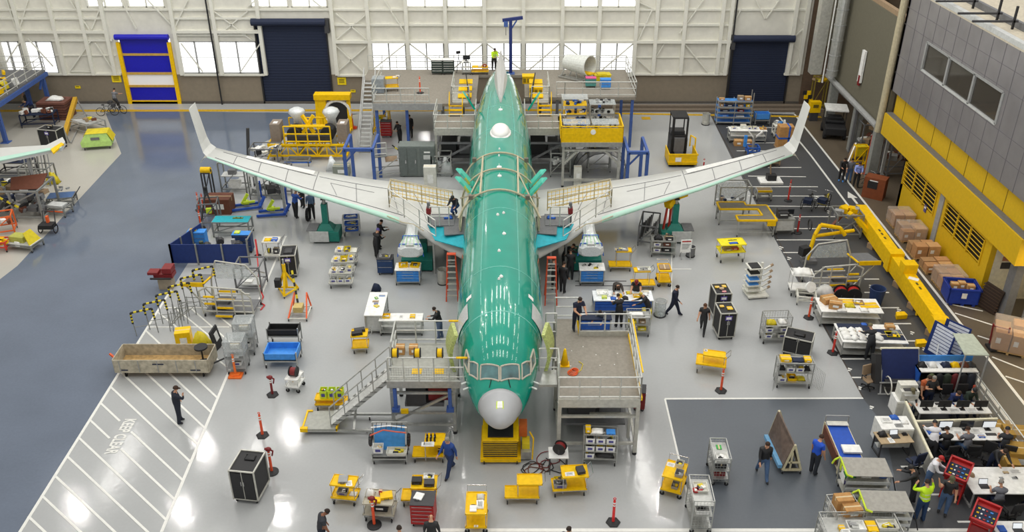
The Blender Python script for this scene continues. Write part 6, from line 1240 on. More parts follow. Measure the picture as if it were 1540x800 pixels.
t = T('folded_sign', 'black and white folded board leaning behind the right end of the trailer', 'board', P(328,525)); b = B(); b.bc((0,0,.6),(.08,.6,1.3),BLK,rx=R(14),rz=R(-15)); ob('board', b, t); b = B(); b.bc((.05,-.02,.75),(.02,.25,.5),WHT,rx=R(14),rz=R(-15)); ob('white_panel', b, t)
# black and yellow striped tube frames
BY = []
t = T('padded_tube_frame', 'tangle of tall frames wrapped in black and yellow foam behind the trailer', 'frame', P(240,500)); rr = random.Random(5)
for k in range(6):
    x0 = -1.0+.45*k; y0 = -.3+.55*k; hh = 1.3+.16*k; b = B(); b.tube([(x0,y0,0),(x0-.05,y0,hh),(x0+.9,y0+.25,hh+.1),(x0+.95,y0+.3,0)],.025,GR2); b.tube([(x0,y0,.5),(x0+.95,y0+.3,.5)],.02,GR2); ob('tube_frame', b, t)
    b = B(); pts = [Vector((x0-.05,y0,hh-.6)),Vector((x0-.05,y0,hh)),Vector((x0+.9,y0+.25,hh+.1)),Vector((x0+.93,y0+.28,hh-.5))]
    for a_, c_ in zip(pts, pts[1:]):
        n = 7
        for i in range(n): b.cyl(a_+(c_-a_)*i/n, a_+(c_-a_)*(i+1)/n, .05, YEL2 if i%2 else BLK, 7)
    ob('foam_sleeve', b, t)
for k in range(9): b = B(); x, y = .5+.16*(k%5), .1+.35*(k//2); b.bar((x,y,0),(x+.05,y,1.15),.03,GR2); b.bar((x,y,.3+.1*k%1),(x+.5,y+.3,.9),.025,GR2); ob('strut', b, t)
t = T('red_machine_head', 'dark red bolted machine head standing behind the striped frames', 'machine', P(252,432)); b = B(); b.box(-.35,.35,-.25,.25,0,.7,mat('9c8f7a', .6)); ob('pedestal', b, t); b = B(); b.box(-.5,.5,-.3,.3,.7,.95,DRED); b.box(-.75,-.2,-.4,.1,.95,1.1,DRED); b.box(0,.5,-.35,.3,1.0,1.3,DRED); b.cyl((-.6,-.5,.8),(.5,-.5,.8),.06,BLK); ob('head', b, t, bevel=.02)
# silver angled step stands (a mirrored pair)
def stepstand(px, py, rot, label, flip=1):
    t = T('step_stand', label, 'stand', P(px, py), R(rot)); f = flip
    def X(a, b_): return (min(a*f,b_*f), max(a*f,b_*f))
    b = B(); b.prism([(-1.9*f,-.1),(-.75*f,-.1),(-.55*f,.9),(-1.6*f,.9)][::f],1.45,1.55,MGR); ob('deck', b, t); b = B(); b.slab([(-1.9*f,-.12,1.38),(-.75*f,-.12,1.38),(-.75*f,-.12,1.62),(-1.9*f,-.12,1.62)],.05,YEL); b.slab([(-.75*f,-.12,1.56),(-.55*f,.9,1.56),(-.45*f,.9,1.56),(-.65*f,-.12,1.56)],.05,YEL); ob('yellow_edge', b, t)
    b = B(); b.tube([(-.7*f,-.7,.2),(-.75*f,-.7,1.5),(-.3*f,-.7,1.75),(1.3*f,-.7,1.65),(1.8*f,-.7,1.2),(1.85*f,-.7,.2)],.045,ALU); ob('front_frame', b, t); b = B(); b.tube([(-.7*f,.6,.2),(-.55*f,.6,1.6),(-.2*f,.6,2.5),(1.3*f,.6,2.3),(1.8*f,.6,1.6),(1.85*f,.6,.2)],.045,ALU); ob('rear_frame', b, t)
    b = B(); b.slab([(-.4*f,.58,1.5),(1.6*f,.58,1.5),(1.3*f,.58,2.2),(-.15*f,.58,2.4)],.01,CLR); ob('clear_panel', b, t)
    for z_, x0, x1 in ((.35,-.7,1.8),(1.0,-.7,1.8),(1.4,.2,1.8),(.7,.9,1.8)): b = B(); b.bar((x0*f,-.7,z_),(x1*f,-.7,z_),.06,ALU); ob('cross_rail', b, t)
    for x in (.0,.9,1.4): b = B(); b.bar((x*f,-.7,.2),(x*f,-.7,1.65),.055,ALU); ob('upright', b, t)
    for i in range(4): x0, x1 = X(.0,.85); b = B(); b.box(x0,x1,-.95+.3*i,-.68+.3*i,.22+.3*i,.26+.3*i,MGR); b.box(x0,x1,-.97+.3*i,-.93+.3*i,.17+.3*i,.27+.3*i,YEL); ob('step', b, t)
    for z_ in (1.15,.75): x0, x1 = X(-.55,.0); b = B(); b.box(x0,x1,-.76,-.7,z_,z_+.09,YEL); ob('yellow_bracket', b, t)
    b = B(); b.bar((-1.7*f,0,1.4),(-.6*f,-.3,.3),.06,ALU); b.bar((-1.5*f,.8,1.4),(-.6*f,.6,.4),.06,ALU); ob('brace', b, t)
    b = B(); b.box(*X(-.6,1.8),-.6,.6,.25,.32,MGR); b.box(*X(-.3,.4),-.5,.3,.32,.5,DGR); ob('base_tray', b, t); casters(t, [(-.65*f,-.65),(1.8*f,-.65),(-.65*f,.6),(1.8*f,.6)], .09); return t
stepstand(335,466,-3,'silver angled step stand with yellow edges behind the hatched zone',1); stepstand(1262,432,3,'silver angled step stand with yellow edges in front of the long yellow beam',-1)
# blue screened bay
t = T('screen_enclosure', 'low navy panel screens round a small work bay left of the hall', 'screen', P(322,398))
for a, c in (((-2.25,0),(2.0,0)),((-2.25,0),(-1.3,2.7)),): 
    p, q = Vector((*a,0)), Vector((*c,0)); d = (q-p); b = B(); n = Vector((-d.y,d.x,0)).normalized()*.04; b.slab([p+Vector((0,0,.1)), q+Vector((0,0,.1)), q+Vector((0,0,1.25)), p+Vector((0,0,1.25))],.05,mat('16306e', .6)); ob('panel', b, t)
    for i in range(4): u = p+d*i/3; b = B(); b.bar(u+Vector((0,-.04,0)),u+Vector((0,-.04,1.3)),.08,GR2); ob('post', b, t)
b = B(); b.bar((2.0,0,0),(2.0,0,1.6),.08,GR2); b.bar((2.0,0,1.5),(2.0,1.6,1.5),.06,GR2); ob('end_frame', b, t)
tool_cabinet(300,371,0,'sky blue cabinet with a yellow ring on top inside the navy screens','the sky blue cabinet in the screened bay',['T:tray:YEL:.4x.3x.06@-.2,.05'],col=LBLU,L=1.0,Wd=.5,Hh=1.0,n=3,top=LBLU); tool_cabinet(368,378,0,'light blue and green-topped cabinet at the right of the screened bay','the right cabinet of the screened bay',['T:box:LIME:.3x.3x.08@-.25,0'],col=mat('27406e', .5),L=1.05,Wd=.5,Hh=1.15,n=3,top=LBLU)
for (px, py, dim, m, lb) in ((301,391,(.5,.4,.6),YEL,'yellow box on the floor inside the navy screens'),(309,384,(.7,.4,.9),mat('3f4a3a', .6),'dark olive machine part inside the navy screens'),(331,382,(.5,.5,.4),DGR,'grey motor casting in the middle of the screened bay'),(331,374,(.4,.3,.8),MGR,'round grey fan head in the middle of the screened bay'),(357,388,(.5,.4,1.2),GRY,'grey control unit at the right end of the screened bay'),(322,290,(.1,.1,.1),GRY,'')):
    if lb: item('part', None, P(px, py, 0), '', dim=dim, m=m, rz=15, label=lb)
framestand(380,432,0,'grey wheeled frame between the step stand and the screened bay',1.3,1.2,1.5,MGR,None,lambda b: (b.box(-.5,.5,-.4,.4,.35,.4,LGR), b.box(-.3,.1,-.3,.1,.4,.5,WHT), b.bar((-.6,-.4,1.5),(.6,.5,.6),.05,STEEL)))
t = framestand(352,352,0,'cyan-topped folding table with a green part on it',2.1,.85,.95,GR2,CYAN,name='trestle_table',cat='table'); item('part', None, W(t,(.35,.1,.99)), '', dim=(.6,.15,.08), m=mat('6f7a2a', .6), label='olive green part lying on the cyan-topped table')
# chain barrier
t = T('chain_barrier', 'red chain hanging down to a kinked end right of the screened bay', 'barrier', P(390,468)); b = B(); pts = [P(388,385,0)+Vector((0,0,1.0)),P(390,410,0)+Vector((0,0,.6)),P(391,436,0)+Vector((0,0,.05)),P(396,446,.03),P(392,455,.03),P(398,459,.03),P(392,466,.03)]; b.tube([p-t.location for p in pts],.035,mat('c8282a', .5)); ob('chain', b, t)
b = B(); p = P(388,385,0)-t.location; b.cyl(p, p+Vector((0,0,1.05)),.05,mat('c8282a', .5)); b.cyl(p,p+Vector((0,0,.04)),.2,BLK,12); ob('post', b, t)
# yellow tripod jack & orange jack
t = T('tripod_jack', 'yellow tripod jack in front of the left black cabinet', 'jack', P(432,440)); b = B()
for k in range(3): a = 2*pi*k/3+.5; b.bar((.6*cos(a),.6*sin(a),.12),(0,0,1.3),.1,YEL); b.bar((.6*cos(a),.6*sin(a),.15),(.6*cos(a+2.09),.6*sin(a+2.09),.15),.07,YEL)
ob('tripod_frame', b, t); b = B(); b.cyl((0,0,.3),(0,0,1.7),.09,YEL,12); b.cyl((0,0,1.7),(0,0,2.0),.05,STEEL,12); ob('ram', b, t); b = B(); b.box(-.55,-.25,-.2,.1,.4,.85,BLK); ob('pump_box', b, t); casters(t, [(.6*cos(2*pi*k/3+.5),.6*sin(2*pi*k/3+.5)) for k in range(3)], .05)
t = T('engine_dolly', 'orange and white wheeled dolly with striped leaning bars', 'dolly', P(451,475)); b = B()
for s in (-1,1): b.bar((s*.45,-.5,.15),(s*.3,.7,.95),.07,mat('e8602a', .5)); b.bar((s*.45,-.5,.15),(s*.45,.7,.15),.06,OFFW); b.bar((s*.45,.7,.15),(s*.3,.7,.95),.06,mat('e8602a', .5))
for y in (-.5,.1,.7): b.bar((-.45,y,.15),(.45,y,.15),.05,OFFW)
ob('frame', b, t); b = B(); n = 8
for i in range(n): a_, c_ = Vector((-.1,.3,.6)), Vector((-.4,1.1,2.0)); b.bar(a_+(c_-a_)*i/n, a_+(c_-a_)*(i+1)/n, .1, YEL2 if i%2 else BLK)
ob('striped_bar', b, t); b = B(); b.box(-.25,.2,-.2,.3,.3,.6,mat('c7b070', .7)); ob('canvas_bag', b, t); casters(t, [(-.45,-.5),(.45,-.5),(-.45,.7),(.45,.7)], .06)
# stands below the outer left wing
item('box', None, P(333,317,0), '', dim=(1.5,1.1,1.0), m=BRN, label='large dark brown crate beside the left wingtip stands')
t = framestand(318,336,10,'triangular grey rigging frame left of the brown crate',1.1,1.0,1.5,MGR,None,lambda b: (b.bar((-.5,-.4,.3),(0,0,2.2),.07,DGR), b.bar((.5,-.4,.3),(0,0,2.2),.07,DGR), b.bc((0,-.1,.9),(.3,.2,.3),LIME), b.cyl((0,0,2.2),(0,0,2.4),.1,BLK)))
framestand(317,300,0,'black mast with yellow roller left of the brown crate',.5,.5,1.9,DGR,None,lambda b: (b.cyl((-.3,0,2.0),(.3,0,2.0),.22,YEL,14), b.cyl((-.32,0,2.0),(.32,0,2.0),.1,BLK,10)),name='roller_stand')
def bluelift(px, py, rot, label):
    t = T('wheel_lift_dolly', label, 'dolly', P(px, py), R(rot)); b = B()
    for y in (-.35,.35): b.bar((-1.2,y-.1,.12),(.5,y,.15),.13,mat('1e4fb0', .5))
    b.bar((.5,-.45,.2),(.5,.45,.2),.16,mat('1e4fb0', .5)); b.bar((.5,-.3,.2),(.8,.0,.7),.14,mat('1e4fb0', .5)); ob('base', b, t); b = B(); b.bar((.45,.1,.2),(.45,.1,2.1),.16,STEEL); b.bar((.62,.1,.6),(.62,.1,1.7),.1,mat('1e4fb0', .5)); ob('mast', b, t)
    b = B(); b.bar((-.6,0,.3),(-.2,.1,.9),.16,LIME); b.bar((-.5,-.2,.45),(.2,-.1,.45),.12,LIME); b.cyl((-.5,.2,.3),(-.2,.2,.3),.16,LIME,10); ob('lime_cradle', b, t); casters(t, [(-1.1,-.4),(-1.1,.3),(.6,-.4),(.6,.4)], .06)
bluelift(380,312,12,'blue hydraulic floor lift with lime cradle, left one of two under the left wing'); bluelift(418,322,4,'blue hydraulic floor lift with lime cradle, right one of two under the left wing')
def clutter(b, L, Wd, z, n, cols, s=.25, seed=1):
    r = random.Random(seed)
    for i in range(n): b.bc((r.uniform(-L/2,L/2), r.uniform(-Wd/2,Wd/2), z+s*.35), (s*r.uniform(.4,1.3), s*r.uniform(.3,1), s*r.uniform(.3,.9)), r.choice(cols), rz=r.uniform(0,3), rx=r.uniform(-.3,.3))
framestand(356,286,0,'grey shelved gantry frame with white box below the left wingtip',1.6,1.0,2.1,GR2,None,lambda b: (b.box(-.75,.75,-.4,.4,1.1,1.15,LGR), b.box(-.4,.3,-.3,.3,.3,.65,WHT), b.bar((-.7,-.4,2.1),(.7,.4,1.3),.06,DGR), b.bc((-.1,0,1.3),(.5,.3,.3),MGR)),nleg=2)
framestand(404,294,0,'grey machined tooling frame under the middle of the left wing',2.0,1.2,2.0,GR2,None,lambda b: (clutter(b,1.8,1.0,1.3,14,[MGR,GRY,STEEL,DGR,WHT],.4,2), clutter(b,1.8,1.0,.4,10,[MGR,GRY,DGR],.45,3)),nleg=3)
framestand(432,290,0,'tall grey post rack behind the blue floor lifts',.8,.8,1.9,MGR,None,lambda b: clutter(b,.7,.7,.9,10,[MGR,WHT,DGR,GRY],.35,4))
# yellow engine shipping stand
t = T('engine_stand', 'long yellow lattice engine stand with wrapped pods behind the left wing', 'stand', P(468,234)); b = B()
for y in (-.9,.9):
    for z_ in (.35, 1.15): b.bar((-2.7,y,z_),(2.7,y,z_),.12,YEL)
    n = 8
    for i in range(n): x0, x1 = -2.7+5.4*i/n, -2.7+5.4*(i+1)/n; b.bar((x0,y,.35 if i%2 else 1.15),(x1,y,1.15 if i%2 else .35),.07,YEL); b.bar((x0,y,.35),(x0,y,1.15),.07,YEL)
for x in (-2.7,-.6,.6,2.7): b.bar((x,-.9,.35),(x,.9,.35),.12,YEL); b.bar((x,-.9,1.15),(x,.9,1.15),.12,YEL)
ob('lattice_frame', b, t); b = B(); rail(b, (-1.5,-.9,1.2), (1.7,-.9,1.2), 1.3, YEL, 4, 2, .05); rail(b, (-1.5,.9,1.2), (1.7,.9,1.2), 1.3, YEL, 4, 2, .05); ob('guardrail', b, t)
b = B(); b.box(-1.4,1.6,-.6,.7,1.2,1.7,DGR); b.bar((-.4,0,1.7),(.4,.3,2.9),.2,YEL); b.bar((.4,0,1.7),(-.4,.3,2.9),.2,YEL); b.bar((-1.2,0,2.2),(1.2,0,2.2),.16,YEL); b.cyl((-1.0,-.4,1.75),(-1.0,.5,1.75),.45,BLK,14); b.cyl((1.4,-.4,1.75),(1.4,.5,1.75),.5,BLK,14); ob('engine_cradle', b, t)
for x, nm in ((-2.2,'l'),(2.45,'r')): b = B(); b.box(x-.35,x+.35,-.5,.6,1.2,2.5,mat('8a7d70', .6)); b.box(x-.15,x+.15,-.3,.1,2.5,2.52,WHT); ob('side_cabinet', b, t, bevel=.03)
for x in (-.9,1.5): b = B(); b.lathe([(.35,0),(.3,.5),(.62,1.0),(.5,1.2),(.15,1.35)], (x,1.0,1.9), PLAS, 12); b.cyl((x,1.0,.3),(x,1.0,1.9),.3,PLAS,10); ob('wrapped_pod', b, t, smooth=True)
casters(t, [(-2.4,-.8),(2.4,-.8),(-2.4,.8),(2.4,.8)], .11)
t = T('ring_frame', 'tall yellow ring frame with dark round opening near the back wall', 'frame', P(504,196)); b = B()
for x in (-1.2,1.2): b.bar((x,0,0),(x*.95,.3,2.5),.3,YEL); b.bar((x,0,.15),(x,-1.0,.15),.2,YEL)
b.box(-1.35,1.35,-.1,.7,2.4,2.8,YEL); b.box(-1.3,-.5,0,.5,.1,2.4,YEL); b.bar((-1.2,0,.3),(1.2,0,.3),.25,YEL); ob('yellow_frame', b, t); b = B(); b.torus((.3,.1,1.35),.95,.12,WHT,'Y',24); ob('white_ring', b, t); b = B(); b.cyl((.3,.25,1.35),(.3,.4,1.35),.9,mat('a88c2a', .6),24); b.cyl((.3,.1,1.35),(.3,.25,1.35),.98,BLK,24); ob('ring_disc', b, t)
framestand(402,246,0,'checkered-topped grey support stand left of the yellow engine stand',1.9,1.3,1.3,MGR,None,lambda b: (clutter(b,1.8,1.1,.9,14,[BLK,WHT,MGR,OFFW],.4,6), b.bar((-1.2,-.3,.2),(-1.0,0,2.6),.16,DGR), b.bar((.2,-.4,.5),(.6,-.4,1.3),.12,YEL)))
framestand(450,247,0,'low silver trolley loop in front of the yellow engine stand',1.5,.8,.4,GR2,None,lambda b: b.bar((-.9,-.4,.3),(.9,-.4,.3),.08,mat('2a62c0', .5)))
item('box', None, P(515,262,0)+Vector((0,0,0)), '', dim=(1.1,.8,.7), m=mat('8a8f84', .5), label='grey-green crate with yellow ends above the left wing'); item('bag', None, P(500,255,0), '', dim=(.8,.7,1.0), m=PLAS, label='clear plastic-wrapped unit beside the grey-green crate'); 
# stands between left wing root and mezzanine
framestand(585,262,12,'step stand with black and yellow striped handrail behind the left wing',1.9,1.3,1.6,STEEL,None,lambda b: ([b.bar((.3+.16*i,-.6,2.3-.16*i),(.3+.16*(i+1),-.6,2.3-.16*(i+1)),.07,YEL2 if i%2 else BLK) for i in range(8)], b.box(-.9,-.1,-.6,.6,1.5,1.6,MGR), b.bc((.2,-.2,1.2),(.8,.5,.06),TAN,rx=R(25)), rail(b,(-.9,-.6,1.6),(-.1,-.6,1.6),.9,STEEL,1,2)))
t = T('electrical_cabinet', 'large grey-green double electrical cabinet behind the left wing root', 'cabinet', P(636,262)); b = B(); b.box(-1.5,.9,-.5,.5,.05,2.2,mat('727a76', .5)); ob('body', b, t, bevel=.02)
for x0, x1 in ((-1.45,-.95),(-.9,-.3),(-.1,.85)): b = B(); b.box(x0,x1,-.54,-.5,.15,2.1,mat('646c69', .5)); d = ob('door', b, t); h = B(); h.box(x1-.12,x1-.06,-.57,-.54,1.0,1.25,CHR); ob('handle', h, d)
b = B(); b.box(.15,.6,-.56,-.54,1.3,1.6,LGR); b.box(.2,.6,-.56,-.54,1.75,1.85,WHT); ob('meter_panel', b, t)
item('box', None, P(648,286,0), '', dim=(.8,.5,1.7), m=OFFW, label='tall off-white box in front of the grey-green electrical cabinet')
framestand(665,262,0,'light steel step frame between electrical cabinet and fuselage',1.3,1.0,1.5,STEEL,None,lambda b: (clutter(b,1.1,.8,.9,10,[WHT,GRY,BLK,CLR],.3,8)))
item('bag', None, P(672,262,0), '', dim=(.9,.7,1.6), m=PLAS, label='clear plastic-draped unit under the left tail stand'); 
framestand(842,262,0,'light steel step frame between fuselage and right wing guard',1.3,1.0,1.7,STEEL,None,lambda b: (clutter(b,1.1,.8,.9,10,[WHT,GRY,LGR],.3,9), b.cyl((.3,0,1.2),(.5,.3,2.3),.12,STEEL)))
item('box', None, P(868,278,0), '', dim=(.5,.5,1.3), m=OFFW, label='off-white box standing behind the right wing guard'); item('bag', None, P(862,250,0), '', dim=(.8,.6,1.6), m=PLAS, label='clear plastic-draped unit left of the curved clear tent')
t = T('clear_tent', 'curved clear plastic tent on a dark frame below the yellow-fenced cage', 'tent', P(903,262)); b = B(); n = 10; vs = []
for i in range(n+1): a = pi*i/n; vs += [(-1.8*cos(a),-1.0,1.9*sin(a)),(-1.8*cos(a),1.0,1.9*sin(a))]
b.add(vs, [(2*i,2*i+1,2*i+3,2*i+2) for i in range(n)], mat('77787c', .2, .2, .3, 20, alpha=.75, coat=.5)); ob('plastic_skin', b, t, smooth=True); b = B()
for y in (-1,0,1): b.tube([(-1.8*cos(pi*i/n),y,1.9*sin(pi*i/n)) for i in range(n+1)],.03,MGR)
ob('hoop', b, t, kind='stuff'); framestand(900,256,0,'step ladder stand with striped handrail inside the clear tent area',1.5,.8,1.7,STEEL,TAN,lambda b: [b.bar((-1.2+.16*i,-.5,1.2+.13*i),(-1.2+.16*(i+1),-.5,1.2+.13*(i+1)),.07,YEL2 if i%2 else BLK) for i in range(9)])
# things seen between blue frame and mezzanine
t = tool_cabinet(582,205,0,'red tool cabinet standing under the mezzanine stair side','',[],L=.8,Wd=.6,Hh=1.2); framestand(575,200,0,'yellow-braced crate stand under the left end of the mezzanine',1.2,.8,2.0,YEL,OFFW,lambda b: clutter(b,1.0,.6,1.1,9,[YEL,LIME,BRN,WHT],.35,11))
# ------------- far left corner --------------------
t = T('raised_walkway', 'blue-legged raised walkway with grey rails in the far left corner', 'platform', P(10,200)); t.location = (-37.0, 62, 0); t.rotation_euler = (0,0,R(0))
b = B(); pts = [(-6,-7),(0,-7),(0,8.3),(-6,8.3)]; b.prism(pts,2.85,3.1,MGR); ob('deck', b, t); b = B(); rail(b,(0,-7,3.1),(0,8.3,3.1),1.1,STEEL,10,2); ob('side_guardrail', b, t); b = B(); rail(b,(0,8.3,3.1),(-5,8.3,3.1),1.1,STEEL,4,2); ob('back_guardrail', b, t)
b = B(); b.bar((0,-7.1,2.8),(0,8.3,2.8),.3,SBLU); ob('edge_beam', b, t)
for x, y in ((-.1,-6),(-.1,.5),(-.1,7.8),(-1.6,7.8)): b = B(); b.bar((x,y,0),(x,y,2.8),.26,SBLU);  b.bar((x,y-.8,1.9),(x,y,2.8),.14,SBLU); b.box(x-.3,x+.3,y-.3,y+.3,0,.05,SBLU); ob('column', b, t)
b = B(); clutter(b,2.8,11,3.15,40,[BLK,YEL,YEL,WHT,MGR,YEL2],.6,21); o = ob('equipment', b, loc=(-38.6,64,.05), label='jumble of black and yellow equipment on the far left raised walkway', cat='equipment', kind='stuff')
framestand(62,188,8,'navy heavy bench loaded with white packets in the far left',2.4,1.1,1.0,NAVY,NAVY,lambda b: clutter(b,2.2,.9,1.08,16,[WHT,BRN,GRY,WHT,BLK],.35,22),name='workbench',cat='workbench')
t = T('timber_crate', 'brown slatted crate with white bag on top in the far left', 'crate', P(88,176)); b = B()
for k in range(7): b.box(-1.1,1.1,-.8,.8,.04+.2*k,.2+.2*k,mat('5e3a30' if k%2 else '70463a', .7))
ob('slats', b, t); item('bag', None, W(t,(.1,0,1.42)), '', dim=(1.3,.7,.35), m=WHT, label='white plastic bundle on the brown slatted crate')
case_cart(83,222,-12,'open black cabinet with bright packets beside the left yellow panel','the open far-left cabinet',['T:box:BLK:.3x.3x.2@0,0'],L=1.5,Wd=.9,Hh=1.5)
t = T('leaning_panel', 'tall narrow yellow panel propped on posts in the far left', 'panel', P(97,216)); q_ = P(119,172)-t.location; b = B(); b.bar((0,0,.35),q_+Vector((0,0,1.3)),.3,mat('c89a1a', .5)); ob('panel', b, t); b = B(); b.bar((.3,.2,0),(.1,.2,.9),.08,GRY); b.bar(q_+Vector((.5,0,0)),q_+Vector((.1,0,1.2)),.08,GRY); b.bar((.5,0,.08),q_+Vector((.5,0,.08)),.08,GRY); ob('support', b, t)
framestand(133,196,-32,'silver ramp frame between yellow panel and tented cart',2.2,1.6,.8,STEEL,None,lambda b: (b.bc((0,0,.7),(1.8,1.3,.05),LGR,rx=R(-15)), clutter(b,1.4,.6,.8,5,[TAN,BRN,YEL2],.3,23)))
t = T('tented_cart', 'pale green cart with a yellow peaked cover beside the left aisle', 'cart', P(149,221), R(12)); b = B(); b.add([(-1.0,-.6,.25),(1.0,-.6,.25),(1.0,.6,.25),(-1.0,.6,.25),(-1.05,-.6,.6),(1.05,-.6,.6),(1.05,.6,.6),(-1.05,.6,.6),(-.6,-.5,1.2),(.8,-.5,1.2),(.8,.5,1.2),(-.6,.5,1.2)],[(0,1,5,4),(1,2,6,5),(2,3,7,6),(3,0,4,7),(4,5,9,8),(5,6,10,9),(6,7,11,10),(7,4,8,11),(8,9,10,11)],mat('b8dc7c', .6)); ob('cover_side', b, t)
b = B(); b.add([(-.65,-.55,1.2),(.85,-.55,1.2),(1.15,-.62,.62),(1.15,.65,.62),(.85,.6,1.22),(-.65,.6,1.22),(.1,0,1.4),(-1.1,.65,.62)],[(0,1,6),(1,4,6),(4,5,6),(5,0,6),(1,2,3,4),(5,4,3,7)],YEL2); b.box(-.3,.3,-.62,-.6,.75,.95,MGR); ob('yellow_cover', b, t); casters(t, [(-.85,-.5),(.85,-.5),(-.85,.5),(.85,.5)], .1)
# partial wing of a second aircraft at the left edge
t = T('aircraft_wing', 'white wingtip of another aircraft entering at the left edge', 'wing', P(-30,250,2.5)); A_ = P(-60,262,3.6); 
t.location = A_; b = B(); p = [P(x,y,3.6)-A_ for x,y in ((-60,226),(70,218),(94,206),(98,213),(92,222),(-60,254))]; b.slab(p[::-1], .22, WGC); ob('wing_panel', b, t); b = B(); q = [P(x,y,3.62)-A_ for x,y in ((-60,247),(92,219),(92,222),(-60,254))]; b.slab(q[::-1], .05, WLE); ob('leading_edge', b, t)
b = B(); q = [P(x,y,3.64)-A_ for x,y in ((76,224),(92,214),(96,216),(80,230))]; b.slab(q[::-1], .1, YEL); ob('yellow_pad', b, t); b = B(); d_ = P(40,232,3.5)-A_; b.bar(d_-Vector((0,0,3.5)), d_, .12, GRY); ob('trestle', b, t)
# work clutter lower left: heavy frame group
framestand(38,322,0,'big grey tooling frame with hazard-striped edge at the left border',3.4,2.2,2.0,GR2,None,lambda b: (clutter(b,3.0,1.8,1.2,26,[MGR,DGR,GRY,TAN,BRN,NAVY],.5,31), clutter(b,3.0,1.8,.4,16,[MGR,DGR,GRY,BRN],.5,32), [b.bar((-1.6+.2*i,-1.15,2.3-.13*i),(-1.6+.2*(i+1),-1.15,2.3-.13*(i+1)),.1,YEL2 if i%2 else BLK) for i in range(10)], b.slab([(-.8,1.0,2.0),(1.5,1.0,2.3),(1.3,.2,1.6),(-.6,.2,1.5)],.05,BRN)),nleg=3,w=.12,wheels=False)
framestand(60,275,0,'rack of upright silver poles behind the hazard-striped tooling frame',1.9,1.0,1.2,GR2,None,lambda b: [b.bar((-.8+.16*i,.1*(i%3),.2),(-.7+.15*i,.1*(i%3)+.3,2.3),.05,[STEEL,GRY,DGR][i%3]) for i in range(11)],wheels=False)
framestand(95,306,10,'blue-topped low trolley at the edge of the left aisle',1.5,.9,.55,GR2,mat('4a6a9a', .6),lambda b: (b.tube([(.8,-.4,.5),(1.1,-.4,.9),(1.1,.4,.9),(.8,.4,.5)],.03,DGR), clutter(b,1.2,.7,1.0,4,[GRY],.2,33)))
t = item('cloth', None, P(80,275,0)+Vector((0,0,0)), '', dim=(.9,.6,.8), m=YEL2, label='bundle of yellow straps beside the silver pole rack')
framestand(90,322,-10,'silver frame cart with orange bar near the left aisle edge',1.3,.8,.6,GR2,None,lambda b: (b.bc((0,0,.65),(1.0,.6,.1),LGR), b.bar((-.6,-.45,.4),(.6,-.45,.4),.06,ORG)))
t = T('pushcart_chair', 'two-wheeled black handcart with orange strap beside the left aisle', 'cart', P(74,350)); b = B(); b.box(-.4,.4,-.3,.3,.35,.6,BLK); b.tube([(-.35,.3,.5),(-.35,.5,1.2),(.35,.5,1.2),(.35,.3,.5)],.03,DGR); b.box(-.06,.06,.1,.3,.6,1.0,ORG); ob('body', b, t)
for x in (-.45,.45): b = B(); b.torus((x,0,.28),.26,.03,RUB,'X',16); b.cyl((x-.02,0,.28),(x+.02,0,.28),.06,STEEL); ob('wheel', b, t)
framestand(38,372,-12,'low grey and yellow wedge-shaped cart at the left aisle edge',1.7,1.0,.4,GR2,LGR,lambda b: (b.bc((-.2,0,.6),(.9,.6,.35),mat('b0b050', .6)), b.slab([(.8,-.5,.4),(.8,.5,.4),(.4,.3,1.1),(.4,-.3,1.1)],.04,YEL2), b.bc((0,-.5,.45),(.3,.05,.3),WHT)))
framestand(8,350,20,'orange striped frame at the left picture border',1.2,1.0,1.2,mat('e0662a', .5),None,lambda b: clutter(b,1.0,.8,.6,8,[ORG,YEL,WHT,BRN],.35,35)); framestand(5,375,0,'red and yellow wheeled bracket at the left picture border',.8,.7,.6,mat('c83a2a', .5),None,lambda b: clutter(b,.7,.6,.4,6,[YEL,MGR,BLK],.3,36))
framestand(10,300,0,'yellow and navy fixture on the upper left border',1.6,1.0,1.4,NAVY,None,lambda b: clutter(b,1.5,.9,1.0,12,[YEL2,NAVY,WHT,MGR],.45,37)); framestand(28,262,0,'blue-trimmed equipment table beneath the other wing',2.2,1.0,1.0,DGR,NAVY,lambda b: clutter(b,2.0,.8,1.05,12,[NAVY,DGR,WHT,MGR],.35,38))
bicycle(178,170,165,'dark bicycle being ridden near the blue and white door'); bicycle(163,174,8,'black bicycle with trailer wheels parked at the left back')
person('person in grey shirt riding a bicycle by the blue and white door',(176,168),-15,shirt=mat('77787c',.7),trousers=DGR,pose='cycle',sleeve=False)
person('person in grey shirt under the far left raised walkway',(43,160),80,shirt=mat('8a8a8a',.7),trousers=DGR,pose='stand',sleeve=False); person('person in dark blue bending over the navy bench at far left',(52,176),150,shirt=mat('26386e',.7),trousers=NAVY,pose='bend',hairm=TAN)
# ---------------- right part of the hall ------------------------------------------
t = T('reach_truck', 'black forklift lifting a yellow personnel basket between tail and right wing', 'forklift', P(1022,244)); t.location.z = 0
b = B(); b.box(-.55,.6,.9,2.3,.15,1.4,BLK); b.box(-.5,.5,1.6,2.4,1.4,1.7,DGR); ob('chassis', b, t, bevel=.04); b = B()
for x in (-.45,.5):
    b.bar((x,.9,.1),(x,.9,2.9),.12,BLK)
for z_ in (.6,1.6,2.9): b.bar((-.45,.9,z_),(.5,.9,z_),.1,BLK)
ob('mast', b, t); b = B()
for x in (-.5,.5):
    for y in (1.0,2.2): b.bar((x,y,1.4),(x,y,2.9),.07,BLK)
b.box(-.55,.55,.95,2.3,2.88,2.96,BLK); ob('overhead_guard', b, t); b = B(); b.box(-.35,.35,.7,.85,.5,1.5,MGR); b.box(-.3,.3,.3,.8,.4,.5,DGR); ob('load_backrest', b, t)
b = B()
